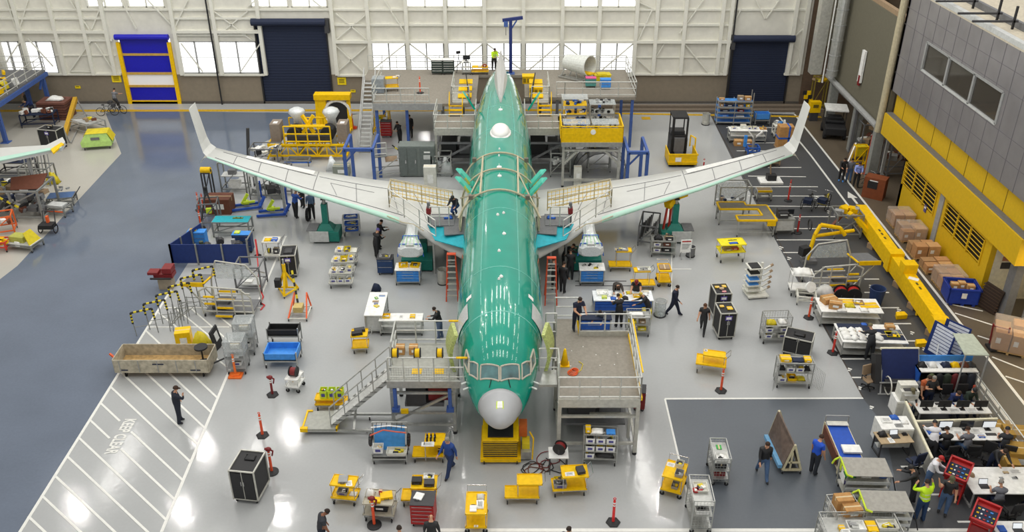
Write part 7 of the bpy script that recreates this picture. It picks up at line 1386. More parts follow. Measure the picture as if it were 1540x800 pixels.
for q in ((-.95,-.9,-.9,.75),(.95,1.0,-.9,.75)): b.box(q[0],q[1],q[2],q[3],.15,1.0,YEL)
b.box(-.95,1.0,-.95,-.9,.15,.95,YEL); b.box(-.95,1.0,-.95,.75,.15,.2,DGR); b.box(-1.0,1.05,-1.0,-.93,.9,1.0,YEL); b.box(-1.0,1.05,-1.0,-.93,.35,.42,YEL); ob('basket', b, t); b = B(); b.box(-.5,-.1,-1.02,-.99,.45,.75,WHT); ob('notice_sheet', b, t)
b = B(); b.tube([(.75,.75,.9),(.75,.75,1.7),(1.0,.2,1.7),(1.0,.2,.9)],.05,YEL); ob('gate_hoop', b, t)
for x in (-.5,.55): w_ = B(); w_.cyl((x-.08,1.9,.2),(x+.08,1.9,.2),.2,RUB,14); ob('wheel', w_, t)
sh = T('shelving_unit', 'long sky blue five-tier shelving with cartons on top near the back wall', 'shelves', P(1101,186), R(-3)); L2, W2 = 2.6, .8
for z_ in (.25,.65,1.05,1.45,1.9):
    b = B(); b.box(-L2/2,L2/2,-W2/2,W2/2,z_-.05,z_,mat('4a90dc', .5)); b.box(-L2/2,L2/2,-W2/2-.02,-W2/2,z_-.06,z_+.05,STEEL); s_ = ob('shelf', b, sh)
for x in (-L2/2,0,L2/2):
    for y in (-W2/2,W2/2): b = B(); b.bar((x,y,.1),(x,y,2.0 if x < 1 else 2.6),.06,STEEL); ob('post', b, sh)
casters(sh, [(x,y) for x in (-1.25,1.25) for y in (-.35,.35)], .06)
put(sh,'the sky blue shelving',['T:box:CARD:.4x.3x.15@-1.0,0','T:box:TAN:.45x.35x.35@.4,0','T:box:CARD:.5x.4x.3@.95,0','a:box:CARD:.3x.3x.2@-1.0,-.1','a:box:NAVY:.6x.3x.15@-.4,-.1','a:box:YEL:.3x.3x.2@1.0,-.1','a:box:CARD:.4x.3x.15@.45,-.1','b:box:DRED:.5x.3x.15@.5,-.1','b:box:NAVY:.7x.3x.12@-.7,-.1','c:box:WHT:.6x.4x.06@.5,-.1','c:box:LBLU:.6x.3x.12@-.7,-.1'],{'T':1.9,'a':1.45,'b':1.05,'c':.65})
tubcart(1144,187,0,'sky blue stacked tote on a trolley behind the white-topped table',1.1,.7,mat('4a90dc', .5),.5,.45)
drawer_table(1122,212,-2,'long white-topped table with blue end and small bins near the blue shelving','the white-topped table by the blue shelving',['T:bin:WHT:.4x.3x.15@-1.0,0','T:box:OFFW:.4x.35x.25@-.3,.15','T:bin:WHT:.3x.3x.2@.1,-.05','T:bin:OFFW:.3x.3x.2@.5,-.05','T:box:BLK:.3x.3x.1@.25,.25','T:tray:CARD:.5x.4x.08@1.1,0','T:bottle:YEL@1.15,.2','F:box:CARD:.6x.5x.4@-.75,-.85','F:box:CARD:.6x.5x.4@-.1,-.85'],L=2.7,Wd=.9,Hh=.95,n=0)
t = T('strapped_carton', 'tall brown carton bound with blue straps beside the right winglet', 'box', P(1178,222)); b = B(); b.box(-.55,.5,-.4,.4,.1,1.7,CARD); ob('carton', b, t, bevel=.02); b = B(); b.box(-.57,.52,-.42,.42,.8,.92,BLU); b.box(.1,.22,-.42,.42,.1,1.72,BLU); ob('blue_strap', b, t); b = B(); b.box(-.6,.55,-.45,.45,0,.1,TAN); ob('pallet', b, t)
framestand(1172,205,0,'beige plastic service cart behind the strapped carton',1.0,.7,.9,OFFW,OFFW,lambda b: clutter(b,.8,.5,1.0,5,[WHT,GRY,LBLU],.3,41)); framestand(1131,232,0,'blue and silver jack with spread arms behind the right wing',.8,.7,.6,BLU,None,lambda b: (b.cyl((0,0,.3),(0,0,1.5),.1,STEEL), b.bar((0,0,1.2),(-.5,0,1.8),.09,WHT), b.bar((0,0,1.2),(.6,0,1.8),.09,WHT), b.bar((-.6,0,.6),(-.6,0,1.4),.2,LBLU)))
framestand(1147,248,6,'low beige pedestal bench partly hidden by the right winglet base',2.0,.9,.5,TAN,mat('8a7a60', .7),lambda b: clutter(b,1.8,.6,.6,5,[WHT,BLK,GRY],.25,42))
# U-shaped yellow-edged platform
t = T('access_platform', 'grey-topped platform with yellow edges and a square cut-out beneath the right wing', 'platform', P(1118,348)); poly = [(-1.35,1.9),(.4,1.9),(.5,1.1),(1.6,1.1),(1.5,-.7),(-.5,-.7),(-.6,.0),(.55,.0),(.6,.7),(-1.2,.7)]; 
parts_ = [[(-1.35,.8),(.3,.8),(.3,1.75),(-1.35,1.75)],[(.3,.8),(1.55,.8),(1.55,1.3),(.3,1.3)],[(.95,-.1),(1.6,-.1),(1.55,.8),(.9,.8)],[(-.6,-.75),(1.6,-.75),(1.6,-.1),(-.6,-.1)]]
for q in parts_: b = B(); b.prism(q,1.0,1.1,mat('7c786c', .7)); ob('deck', b, t)
b = B(); ed = [(-1.35,1.75),(.3,1.75),(.3,1.3),(1.55,1.3),(1.65,-.75),(-.6,-.75),(-.6,-.1),(.95,-.1),(.9,.8),(-1.35,.8),(-1.35,1.75)]
for a_, c_ in zip(ed, ed[1:]): b.bar((*a_,1.08),(*c_,1.08),.1,YEL)
b.box(1.1,1.6,-.82,-.76,.75,1.1,YEL); ob('yellow_edge', b, t)
for x, y in ((-1.3,.85),(-1.3,1.7),(.3,1.7),(-.55,-.7),(1.55,-.7),(1.5,1.2)): b = B(); b.bar((x,y,.12),(x,y,1.0),.08,STEEL); ob('leg', b, t)
beams(t, [((-1.3,.85,.3),(1.5,.85,.3)),((-.55,-.7,.3),(1.55,-.7,.3)),((1.55,-.7,.3),(1.5,1.2,.3)),((-1.3,.85,.3),(-1.3,1.7,.3))], .06, STEEL); casters(t, [(-1.3,.85),(-.55,-.7),(1.55,-.7),(-1.3,1.7)], .06)
framestand(1100,314,0,'tall silver frame with clear side sheets behind the yellow-edged platform',1.9,1.1,1.7,STEEL,None,lambda b: (b.box(-.9,.9,.5,.52,.5,1.6,CLR), clutter(b,1.4,.8,.6,7,[NAVY,TAN,GRY],.3,43)))
framestand(1147,300,0,'small brown-topped step with yellow edge on the parking lines',.9,.5,.7,STEEL,mat('7a6a50', .7),lambda b: b.box(-.45,.45,-.3,-.24,.62,.74,YEL))
t = T('wheel_chock_pad', 'white square pad with black fitting under the right wingtip', 'pad', P(1158,273)); b = B(); b.box(-.75,.75,-.5,.5,0,.12,WHT); ob('pad', b, t); b = B(); b.box(-.25,.35,-.2,.3,.12,.5,BLK); b.cyl((0,.1,.5),(-.1,.1,1.2),.05,TAN); ob('fitting', b, t)
framestand(975,360,-14,'dark pipe rack trolley under the inner right wing',1.0,1.9,1.3,MGR,None,lambda b: [b.bar((-.4+.1*i,-.95,.5+.13*(i%6)),(-.4+.1*i,.95,.6+.13*(i%6)),.07,[DGR,BLK,MGR][i%3]) for i in range(9)])
shelf_cart(996,383,-4,'grey wheeled cart crammed with black fittings beside the right green jack','the crammed grey cart',['T:bag:BLK:.5x.4x.3@-.3,0','T:part:TAN:.3x.2x.3@.2,.1','T:box:BLK:.4x.4x.2@.3,-.05','M:bin:WHT:.4x.4x.2@-.35,-.05','B:bin:WHT:.4x.4x.2@-.35,-.05','M:box:BRN:.4x.4x.2@.2,0','B:box:BLK:.5x.4x.2@.2,0'],L=1.35,Wd=.7,Hh=1.05,levels=(.3,.65,1.0),wire=False)
t = shelf_cart(1176,349,3,'grey box cart carrying a black printing machine on the parking lines','the printer cart',['T:printer:DGR:.6x.5x.5@-.15,0','T:monitor:SCR@.3,.1'],L=1.05,Wd=.75,Hh=1.0,levels=(.3,.95,1.0),wire=False); b = B(); b.box(-.5,.5,-.36,.36,.3,.98,LGR); ob('grey_side', b, t)
yellow_cart(1097,390,6,'tall silver cart with bright yellow top sheet and blue cloth','the yellow-topped silver cart',['U:cloth:BLU:.5x.25x.06@.05,-.15','U:part:BLK:.5x.06x.04@.1,.2','D:box:RED:.4x.3x.12@.2,0','D:box:TAN:.5x.4x.1@-.2,0'],L=1.45,Wd=.85,up=(1.45,.85),off=0,hu=1.1,hd=.65,col=mat('f2e01a', .5),handle=False)
t = T('rack_tower', 'narrow white multi-tier rack tower with a blue tray standing alone at right', 'rack', P(1134,443), R(8)); b = B(); b.bar((.2,0,.1),(.2,0,1.9),.12,OFFW); b.bar((-.35,.4,.1),(-.35,.4,1.7),.06,OFFW); ob('mast', b, t)
for i, (z_, c_) in enumerate(((.35,OFFW),(.65,LBLU),(.95,LBLU),(1.3,BLK),(1.65,BLK))): b = B(); b.box(-.55,.15,-.3,.4,z_,z_+.07,OFFW); b.box(-.45,.05,-.25,.3,z_+.07,z_+.12,c_); b.bar((.2,-.3,z_),(.65,-.1,z_+.1),.07,OFFW); b.cyl((.6,-.1,z_+.06),(.75,-.1,z_+.16),.07,TAN); ob('tier', b, t)
b = B(); b.box(-.5,.6,-.5,.5,.08,.16,OFFW); ob('base', b, t); casters(t, [(-.45,-.45),(.5,-.45),(0,.45)], .04)
t = yellow_cart(1201,441,-6,'white stand draped with white sheets left of the right step stand','the white draped stand',['U:cloth:WHT:1.0x.7x.3@0,0'],L=1.1,Wd=.8,up=(1.1,.8),off=0,hu=1.25,hd=.4,col=WHT,handle=False)
framestand(1211,454,-12,'small cream frame with round white disc beside the cluttered tables',.9,.8,.5,OFFW,None,lambda b: b.cyl((.1,0,.9),(.15,-.1,.95),.28,WHT,18))
bicycle(1216,311,60,'black tricycle parked on the right lines, left one of two',trike=True); bicycle(1240,311,50,'dark tricycle with blue basket and yellow fork, right one of two',m=YEL2,trike=True)
# long yellow beam
a_, c_ = P(1289,336), P(1406,508); t = T('lifting_beam', 'very long yellow box beam lying along the walkway at right', 'beam', (a_+c_)/2, 0); d = (c_-a_)/2; n = Vector((-d.y,d.x,0)).normalized()
def seg(u0, u1, w_, z0, z1, m=YEL): b.slab([d*u0+n*w_+Vector((0,0,z1)), d*u0-n*w_+Vector((0,0,z1)), d*u1-n*w_+Vector((0,0,z1)), d*u1+n*w_+Vector((0,0,z1))], z1-z0, m)
b = B(); seg(-1,-.04,.3,.35,1.25); ob('upper_beam', b, t); b = B(); seg(0,1,.3,.3,1.2); ob('lower_beam', b, t); b = B(); seg(-.07,.03,.38,.25,1.35); ob('collar', b, t)
b = B(); b.bc(d*.3+Vector((0,.1,1.45)),(.7,.6,.5),YEL); b.cyl(d*1.0+Vector((0,0,.75))-n*.36, d*1.0+Vector((0,0,.75))+n*.36,.45,YEL,14); ob('drive_housing', b, t)
for u in (-.85,-.5,.2,.55,.95): b = B(); b.bc(d*u+Vector((0,0,.16)),(.7,.4,.32),TAN,rz=.5); ob('support_block', b, t)
b = B()
for u in (-.45,-.38,-.3,.5,.57): b.bc(d*u-n*0+Vector((0,0,1.262 if u<0 else 1.21)),(.25,.1,.01),mat('5a4a10', .6),rz=atan2(d.y,d.x))
ob('stencil_marks', b, t, kind='stuff'); b = B(); b.bc(d*.42+n*0+Vector((0,0,1.215)),(.3,.5,.01),WHT,rz=1.0); ob('paper_label', b, t)
framestand(1268,352,0,'tangled yellow and grey manipulator frame beside the far end of the yellow beam',1.5,1.3,1.5,GR2,None,lambda b: (clutter(b,1.3,1.1,1.3,12,[YEL,TAN,GRY,YEL],.4,51), b.bar((.3,-.5,1.4),(1.3,-1.3,.4),.22,YEL), b.bar((-1.0,-.6,.8),(-.3,0,1.2),.15,BRN)))
t = T('pipe_manipulator', 'yellow jointed pipe arm with black box beside the right step stand', 'arm', P(1213,395)); b = B(); b.tube([(0,0,.2),(.3,.3,1.6),(.6,.5,2.1),(1.7,.5,1.9),(2.0,.4,1.5)],.11,YEL,8); b.tube([(.3,.3,1.5),(2.6,.8,1.6)],.1,YEL,8); ob('arm_pipe', b, t); b = B(); b.bc((-.2,.1,.7),(.5,.4,.5),BLK,rz=.4); b.torus((0,.5,2.1),.3,.04,BLK,'X',12); ob('control_box', b, t); b = B(); b.box(-.3,.5,-.2,.4,0,.2,MGR); ob('base', b, t)
for (px, py, q, lb) in ((1378,472,(1410,520),'low yellow barrier rail parallel to the near end of the long beam'),(1397,500,(1418,535),'second low yellow rail ending behind the blue chart board')):
    p, q = P(px,py), P(*q); t = T('barrier_rail', lb, 'barrier', p); dd = q-p; b = B(); b.bar(Vector((0,0,.35)), dd+Vector((0,0,.35)),.22,YEL); ob('rail', b, t)
    for u in (.05,.95): b = B(); b.bar(dd*u, dd*u+Vector((0,0,.35)),.16,YEL); ob('foot', b, t)
for (px, py, lb) in ((1354,478,'yellow hook block on the floor beside the long beam'),(1384,520,'yellow wedge block on a floor line right of the cluttered tables')):
    t = T('wheel_chock', lb, 'chock', P(px,py)); b = B(); b.prism([(-.3,-.2),(.3,-.1),(.25,.25),(-.2,.2)],0,.25,YEL); ob('chock_body', b, t, bevel=.03); b = B(); b.tube([(.3,0,.1),(.7,.15,.05),(1.0,.1,.03)],.02,DGR); ob('cord', b, t)
# cluttered white tables
t1 = drawer_table(1272,482,-3,'white shelved table under yellow sheets and cartons, rear one of the cluttered pair','the rear cluttered white table',['T:box:CARD:.7x.5x.3@-.95,.25,20','T:box:CARD:.6x.5x.35@-.75,-.25,-15','T:box:YEL:.9x.4x.03@-.1,.35','T:box:YEL:.9x.5x.03@.95,.0,8','T:bag:YEL2:.5x.35x.2@.0,-.1','T:tray:TAN:.5x.4x.08@.5,.2','T:cloth:WHT:.5x.4x.15@-.5,-.5','T:cloth:WHT:.4x.35x.12@.6,-.45'],L=3.0,Wd=1.35,Hh=.9,n=0)
t2 = drawer_table(1304,525,-3,'white shelved table with navy cloth heaped with white packets, front one of the cluttered pair','the front cluttered white table',['T:box:NAVY:1.6x1.35x.02@-.6,.1','T:box:NAVY:1.2x.9x.02@.85,-.1'] + ['T:cloth:WHT:.45x.35x.14@%.2f,%.2f,%d' % (-1.2+.36*(i%5), -.45+.33*(i//5), 37*i) for i in range(13)] + ['T:cloth:BLU:.3x.25x.08@-.1,.75','T:tray:YEL2:.6x.5x.06@.95,-.1','T:box:CARD:.4x.4x.2@1.0,.45','T:bag:CLR:.5x.4x.15@1.2,.1'],L=3.0,Wd=1.6,Hh=.9,n=0)
t = T('round_black_fan', 'round black disc stored under the front cluttered table', 'fan', P(1279,519)+Vector((-.1,-.1,.23))); b = B(); b.cyl((0,0,0),(0,0,.3),.38,BLK,18); ob('disc', b, t)
for px, lb in ((1263,'left one of two dark red round reels behind the cluttered tables'),(1282,'right one of two dark red round reels behind the cluttered tables')): item('reel', None, P(px,450)+Vector((0,0,0)), '', dim=(.75,.5,.8), m=RED, rz=80, label=lb)
item('bag', None, P(1238,444,0), '', dim=(1.2,.6,.7), m=WHT, label='white sheeted stack at the left behind the cluttered tables'); t = T('round_tub', 'round navy tub at the right behind the cluttered tables', 'tub', P(1316,456)); b = B(); b.lathe([(.3,0),(.4,.9),(.36,.9),(.27,.05)],(0,0,0),mat('2a3d66', .6),18); ob('tub_body', b, t)
# chart boards and glass canopy
t = T('chart_board', 'blue double notice board covered with white charts beside the walkway', 'board', P(1418,542), R(0))
for k, (x, rz_) in enumerate(((-.35,-62),(.35,-52))): b = B(); b.bc((x,.2*k,1.0),(1.2,.05,1.7),mat('15306e', .6),rz=R(rz_),rx=R(-8)); ob('panel', b, t); b = B(); 
for k, (x, rz_) in enumerate(((-.35,-62),(.35,-52))):
    for j in range(9): M_ = Matrix.Translation((x,.2*k,1.0)) @ Matrix.Rotation(R(rz_),4,'Z') @ Matrix.Rotation(R(-8),4,'X'); c = M_ @ Vector((.05,-.03,.72-.16*j)); b.bc(c,(.95,.012,.12),mat('dfe2ea', .5),rz=R(rz_),rx=R(-8))
ob('chart_sheets', b, t, kind='stuff'); b = B(); b.bar((-.6,-.5,0),(-.4,0,.9),.05,WHT); b.bar((.6,.6,0),(.4,.3,.9),.05,WHT); ob('easel_leg', b, t)
t = T('glass_canopy', 'pale frosted sheet raised on a thin post over the walkway edge', 'canopy', P(1485,585)); b = B(); cn = [P(1433,501,2.3),P(1463,502,2.3),P(1488,534,2.3),P(1451,533,2.3)]; b.slab([c-t.location for c in cn][::-1],.05,mat('c4cdbc', .25, alpha=.9)); ob('frosted_sheet', b, t)
b = B(); p = P(1486,536,2.3)-t.location; b.bar((p.x,p.y,0),(p.x,p.y,2.3),.05,GRY); p = P(1453,531,2.3)-t.location; b.bar((p.x,p.y,0),(p.x,p.y,2.3),.05,GRY); ob('post', b, t)
t = T('corridor_rail', 'long light metal rail fence running between the office area and the walkway', 'railing', P(1440,560)); p0, p1 = P(1440,562)-t.location, P(1560,730)-t.location; b = B(); rail(b,p0,p1,1.0,STEEL,6,2,.03); ob('rail', b, t); b = B(); b.slab([p0+Vector((0,0,.1)),p1+Vector((0,0,.1)),p1+Vector((0,0,.9)),p0+Vector((0,0,.9))],.01,mat('d8dedc', .1, alpha=.15)); ob('clear_panel', b, t)
# ---------- office area ----------
def desk(px, py, L, Wd, label, Hh=.75, top=None, leg=None, rot=0):
    c = P(px, py, Hh); t = T('desk', label, 'desk', (c.x, c.y, 0), R(rot)); b = B(); b.box(-L/2,L/2,-Wd/2,Wd/2,Hh-.04,Hh,top or WHT); ob('desktop', b, t)
    for x in (-L/2+.06,L/2-.06): b = B(); b.bar((x,-Wd/2+.08,0),(x,-Wd/2+.08,Hh-.04),.05,leg or GRY); b.bar((x,Wd/2-.08,0),(x,Wd/2-.08,Hh-.04),.05,leg or GRY); b.bar((x,-Wd/2+.05,.03),(x,Wd/2-.05,.03),.06,leg or GRY); ob('leg', b, t)
    b = B(); b.box(-L/2+.08,L/2-.08,Wd/2-.1,Wd/2-.07,.3,Hh-.05,MGR); ob('modesty_panel', b, t); return t
d1 = desk(1432,613,3.0,.75,'white desk with four black monitors facing away, rear row of the office area')
for i, x in enumerate((-1.15,-.4,.35,1.1)): item('monitor', d1, (x,-.1,.75), '', rz=180, m=SCR, label='black monitor seen from behind on the rear white desk, %s' % ('leftmost of four','second of four','third of four','rightmost of four')[i])
put(d1,'the rear white desk',['T:paper:WHT:.35x.25x.02@-.8,-.1','T:paper:WHT:.5x.3x.02@0,-.2','T:paper:WHT:.4x.3x.03@.75,-.2','T:keyboard@-.4,.25'],{'T':.75})
d2 = desk(1452,652,3.1,.8,'white desk with screens facing the camera, second row of the office area')
for i, (x, m_) in enumerate(((-.75,SCRW),(.1,SCR),(1.0,SCRW))): item('monitor', d2, (x,.25,.75), '', m=m_, label=('white-screened monitor on the left of the second desk','dark-screened monitor in the middle of the second desk','white-screened monitor at the right of the second desk')[i])
put(d2,'the second white desk',['T:keyboard@-.75,-.1','T:keyboard@.1,-.1','T:keyboard@1.0,-.05','T:box:BLU:.25x.15x.05@.55,-.2','T:paper:WHT:.4x.3x.02@-.3,0','T:binder:BLU:.5x.35x.05@-1.25,.1','T:paper:WHT:.35x.28x.02@.5,.15'],{'T':.75})
t = T('office_partition', 'cream partition rail between the two desk rows', 'partition', (0,0,0)); a_, c_ = P(1400,633,1.0), P(1500,630,1.0); e_ = P(1362,604,1.0); g_ = P(1402,690,1.0); t.location = (a_.x, a_.y, 0); o_ = t.location
for p, q in ((P(1378,634,1.0), c_), (e_, g_)): p, q = p-o_, q-o_; b = B(); b.slab([Vector((p.x,p.y,.1)),Vector((q.x,q.y,.1)),Vector((q.x,q.y,1.0)),Vector((p.x,p.y,1.0))],.06,mat('b9b7ae', .6)); b.bar(Vector((p.x,p.y,1.0)),Vector((q.x,q.y,1.0)),.09,mat('e2ddc2', .5)); ob('panel', b, t)
d3 = desk(1512,722,3.0,1.45,'big white table with papers and a laptop near the right edge'); item('laptop', d3, (-.95,-.35,.75), '', label='open black laptop on the left of the big white table')
put(d3,'the big white table',['T:paper:WHT:.5x.3x.01@.6,.45','T:paper:LBLU:.3x.2x.01@.85,-.2','T:box:TAN:.2x.12x.04@.2,.4','T:cloth:GRY:.15x.15x.05@-.1,.1','T:hat:TAN:.2x.25x.12@-1.15,.25','T:part:GRY:.2x.1x.08@.4,.1'],{'T':.75})
d4 = desk(1530,796,1.6,.8,'white desk with a bright screen cut by the bottom right corner'); item('laptop', d4, (.0,-.1,.75), '', m=DGR, label='dark laptop on the bottom right corner desk'); item('binder', d4, (-.55,.0,.75), '', m=BLU, label='blue folder on the bottom right corner desk')
d5 = desk(1344,657,1.35,.75,'brown-topped small desk with a laptop left of the office rows',top=mat('b09a78', .6),leg=DGR,rot=5); put(d5,'the brown-topped desk',['T:laptop:BLK@.05,0','T:bag:BLK:.35x.3x.2@-.4,.15','T:paper@-.2,-.2','T:part:BLK:.2x.15x.1@.5,.1'],{'T':.75})
for (px, py, L, Wd, Hh, lb) in ((1357,618,1.0,.7,.75,'white printer stand cabinet at the head of the office area'),(1338,663,1.3,.85,.95,'white low cabinet with papers left of the desk rows')):
    t = T('office_cabinet', lb, 'cabinet', P(px,py)); b = B(); b.box(-L/2,L/2,-Wd/2,Wd/2,0,Hh,WHT); ob('carcass', b, t, bevel=.01)
    for x in (-1,1): b = B(); b.box(min(.01*x,x*(L/2-.03)),max(.01*x,x*(L/2-.03)),-Wd/2-.02,-Wd/2,.06,Hh-.05,OFFW); q = ob('door', b, t); h = B(); h.box(x*.05-.01,x*.05+.01,-Wd/2-.04,-Wd/2-.02,Hh*.5,Hh*.65,CHR); ob('handle', h, q)
    if Wd > .8: put(t,'the white low cabinet',['T:paper:WHT:.4x.3x.05@-.3,.1','T:cloth:WHT:.3x.25x.1@.4,0','T:bag:BLU:.35x.3x.15@.1,.3','T:paper:GRY:.3x.2x.02@.1,-.2'],{'T':Hh})
    else: item('printer', t, (0,0,Hh), '', dim=(.75,.6,.65), label='large white printer at the head of the office area')
# racks of coats, navy couches, shelf
t = T('office_shelf', 'shelf with blue back panel heaped with helmets and bags behind the office rows', 'shelves', P(1412,585)); b = B(); b.box(-1.2,1.4,-.3,.55,1.1,1.15,WHT); b.box(-1.2,-1.15,-.3,.55,0,1.15,BLU); b.box(1.35,1.4,-.3,.55,0,1.15,WHT); b.box(-1.2,1.4,.5,.55,0,1.45,LBLU); b.box(-1.15,1.35,-.25,.5,.5,.54,DGR); b.box(-1.15,1.35,-.25,.5,.05,.1,DGR); ob('shelf_frame', b, t)
for i, (x, m_) in enumerate(((-.95,'BLK'),(-.5,'WHT'),(.1,'NAVY'),(.5,'YEL'),(.9,'BRN'),(1.2,'DGR'))): item('bag', t, (x,.15,1.15), '', dim=(.4,.35,.22), m=globals()[m_], label='%s bag on the blue-backed shelf behind the office' % CW.get(id(globals()[m_]), 'brown'))
for i, (x, m_) in enumerate(((-.7,'505a3a'),(-.35,'202226'),(0,'303a2c'),(.35,'6b2226'),(.7,'1c1c20'),(1.05,'2a2f3a'))):
    g = T('hanging_coat', '%s coat hanging on the rack under the blue-backed shelf' % ('olive','black','dark green','dark red','charcoal','slate')[i], 'coat', W(t,(x,-.38,0))); b = B(); b.lathe([(.05,1.1),(.14,1.02),(.15,.7),(.17,.35),(.13,.3)][::-1],(0,0,0),mat(m_, .8),10,1.1,.6); ob('coat_body', b, g, smooth=True)
    for s in (-1,1): b = B(); b.cyl((s*.13,0,1.0),(s*.17,-.03,.5),.05,mat(m_, .8),7); ob('sleeve', b, g)
for (px, py, L, lb) in ((1347,588,1.9,'navy upholstered screen bench with cream rail beside the brown chairs'),):
    t = T('padded_bench', lb, 'bench', P(px,py)); b = B(); b.bc((.1,.4,1.1),(1.6,.08,1.5),mat('14265a', .7),rx=R(-28)); ob('padded_back', b, t); b = B(); b.bar((-.75,.75,1.75),(.95,.75,1.75),.09,mat('e2ddc2', .5)); b.bar((-.8,-.3,0),(-.6,.8,1.7),.06,GRY); b.bar((.9,-.3,0),(.95,.8,1.7),.06,GRY); ob('frame', b, t)
    b = B(); b.bar((-.9,-.2,.6),(.9,-.2,.6),.05,STEEL); b.torus((-.5,-.2,.45),.4,.03,OFFW,'X',12); b.bar((-.9,-.3,.05),(.9,-.3,.05),.06,GRY); b.box(-.6,.7,-.1,.5,.3,.6,DGR); ob('underframe', b, t); b = B(); b.bc((-.95,.3,1.0),(.25,.5,1.3),BLK,rx=R(-28)); ob('draped_coat', b, t)
office_chair(1304,583,200,'brown padded chair beside the navy bench, nearer one',m=TAN); office_chair(1322,572,150,'brown padded chair beside the navy bench, farther one',m=TAN)
# chairs of rows
CH = {}
for i, px in enumerate((1383,1408,1442,1466)): c = P(px,613,.75); x = office_chair(0,0,180,'black office chair tucked behind the rear white desk',group='chairs behind the rear white desk'); x.location = (c.x, c.y+.95, 0)
for i, (px, dx) in enumerate(((1414,0),(1446,0),(1502,0))): c = P(px,652,.75); x = office_chair(0,0,[8,-5,-20][i],'black office chair at the second white desk, %s' % ('left one of three','middle one of three','right one of three')[i]); x.location = (c.x, c.y-.85, 0)
office_chair(1372,707,20,'office chair draped with a navy jacket left of the second desk',m=NAVY); office_chair(1462,708,170,'empty black office chair with chrome base between the second desk and big table'); office_chair(1481,702,150,'empty black office chair next to the seated person in dark cap'); office_chair(1516,783,10,'empty black office chair in front of the big white table'); office_chair(1484,776,5,'black office chair under the person in grey at the big white table')
# cartons in corridor
for i, (px, py, z_, dm, lb) in enumerate(((1521,668,0,(.9,.7,.75),'carton with open lid right of the second desk, rear one by the rail'),(1527,697,0,(1.0,.8,.8),'carton right of the second desk, nearer one by the rail'),(1501,652,0,(.8,.6,.5),'small flat carton at the right end of the second desk'),(1514,705,0,(.5,.9,.6),'low brown carton against the rail foot'),(1537,735,0,(1.1,.5,.1),'flat tan carton lying at the right picture edge'))): item('box', None, P(px,py,z_), '', dim=dm, label=lb, rz=-8, m=mat('b08a3c', .7))
# red tool trays
for (px, py, lb) in ((1430,745,'red tilted tool tray on a stand beside the person in jeans'),(1469,812,'red tilted tool tray on a stand near the bottom right corner')):
    t = T('tool_tray_stand', lb, 'tray', P(px,py), R(-38)); t.scale = (.66,.85,1); b = B()
    for s in (-.5,.5): b.bar((s,-.4,0),(s,-.3,1.0),.08,RED); b.bar((s,.4,0),(s,.35,1.25),.08,RED); b.bar((s,-.4,.05),(s,.4,.05),.07,RED)
    b.bar((-.5,.4,.35),(.5,.4,.35),.07,RED); b.box(-.5,.5,-.3,.35,.3,.34,DRED); ob('stand', b, t)
    M_ = Matrix.Translation((0,0,1.2)) @ Matrix.Rotation(R(22),4,'X'); b = B()
    def tb(x0,x1,y0,y1,z0,z1,m):
        o = len(b.v); b.box(x0,x1,y0,y1,z0,z1,m); b.v[o:] = [tuple(M_ @ Vector(v)) for v in b.v[o:]]
    tb(-.62,.62,-.5,.5,0,.04,RED)
    for q in ((-.62,-.54,-.5,.5),(.54,.62,-.5,.5),(-.62,.62,-.5,-.42),(-.62,.62,.42,.5)): tb(*q,.0,.2,RED)
    ob('tray', b, t); b = B(); tb(-.53,.53,-.41,.25,.04,.07,NAVY); ob('foam_insert', b, t); b = B(); r2 = random.Random(px)
    for i in range(14): x, y = -.42+.2*(i%5), -.3+.2*(i//5); tb(x,x+r2.uniform(.06,.16),y,y+.05,.07,.1,[YEL,WHT,RED,LBLU,YEL2][i%5])
    ob('hand_tool', b, t, kind='stuff')
# grey-topped carts, box cart, cot cart, angled board cart
def hoodcart(px, py, rot, label, ref, items):
    t = T('covered_cart', label, 'cart', P(px, py), R(rot)); t.scale = (.72,.8,.95); b = B(); b.add([(-1.1,-.6,1.35),(1.15,-.6,1.35),(1.15,.6,1.42),(-1.1,.6,1.42),(-1.1,-.6,1.38),(1.15,-.6,1.38),(1.15,.6,1.45),(-1.1,.6,1.45)],[(0,3,2,1),(4,5,6,7),(0,1,5,4),(1,2,6,5),(2,3,7,6),(3,0,4,7)],mat('a5a29a', .8)); ob('canvas_top', b, t)
    for x in (-1.1,1.1):
        for y in (-.55,.55): b = B(); b.bar((x,y,.15),(x,y,1.36),.06,STEEL); ob('post', b, t)
    for z_ in (.35,.7,1.02): b = B(); b.box(-1.1,1.1,-.55,.55,z_-.03,z_,ALU); b.box(-1.12,1.12,-.6,-.55,z_-.08,z_+.05,LGR); ob('shelf', b, t)
    b = B(); b.tube([(-1.15,.6,1.45),(-1.18,-.6,1.42),(-.9,-.65,1.36)],.045,LIME,8); b.tube([(-1.15,.6,1.45),(-1.4,.62,1.3),(-1.5,.62,1.1)],.045,LIME,8); ob('foam_edge', b, t); b = B(); b.bc((-1.14,-.1,.95),(.02,.5,.4),WHT); b.bc((-1.14,.35,1.15),(.02,.2,.3),LIME); ob('info_card', b, t)
    b = B(); b.bar((1.15,-.6,1.36),(1.45,-.75,.6),.05,BLK); ob('strap', b, t); casters(t, [(-1.0,-.5),(1.0,-.5),(-1.0,.5),(1.0,.5)], .08); put(t, ref, items, {'U':1.02,'M':.7,'B':.35}); return t
IT = ['U:bag:GREEN:.4x.35x.15@-.6,-.1','U:bag:WHT:.4x.35x.2@0,-.1','U:bag:BLU:.3x.3x.15@.6,-.1','M:bag:VIOL:.4x.35x.2@-.6,-.1','M:bag:WHT:.35x.35x.15@0,-.1','M:bag:GRY:.4x.35x.2@.6,-.1']
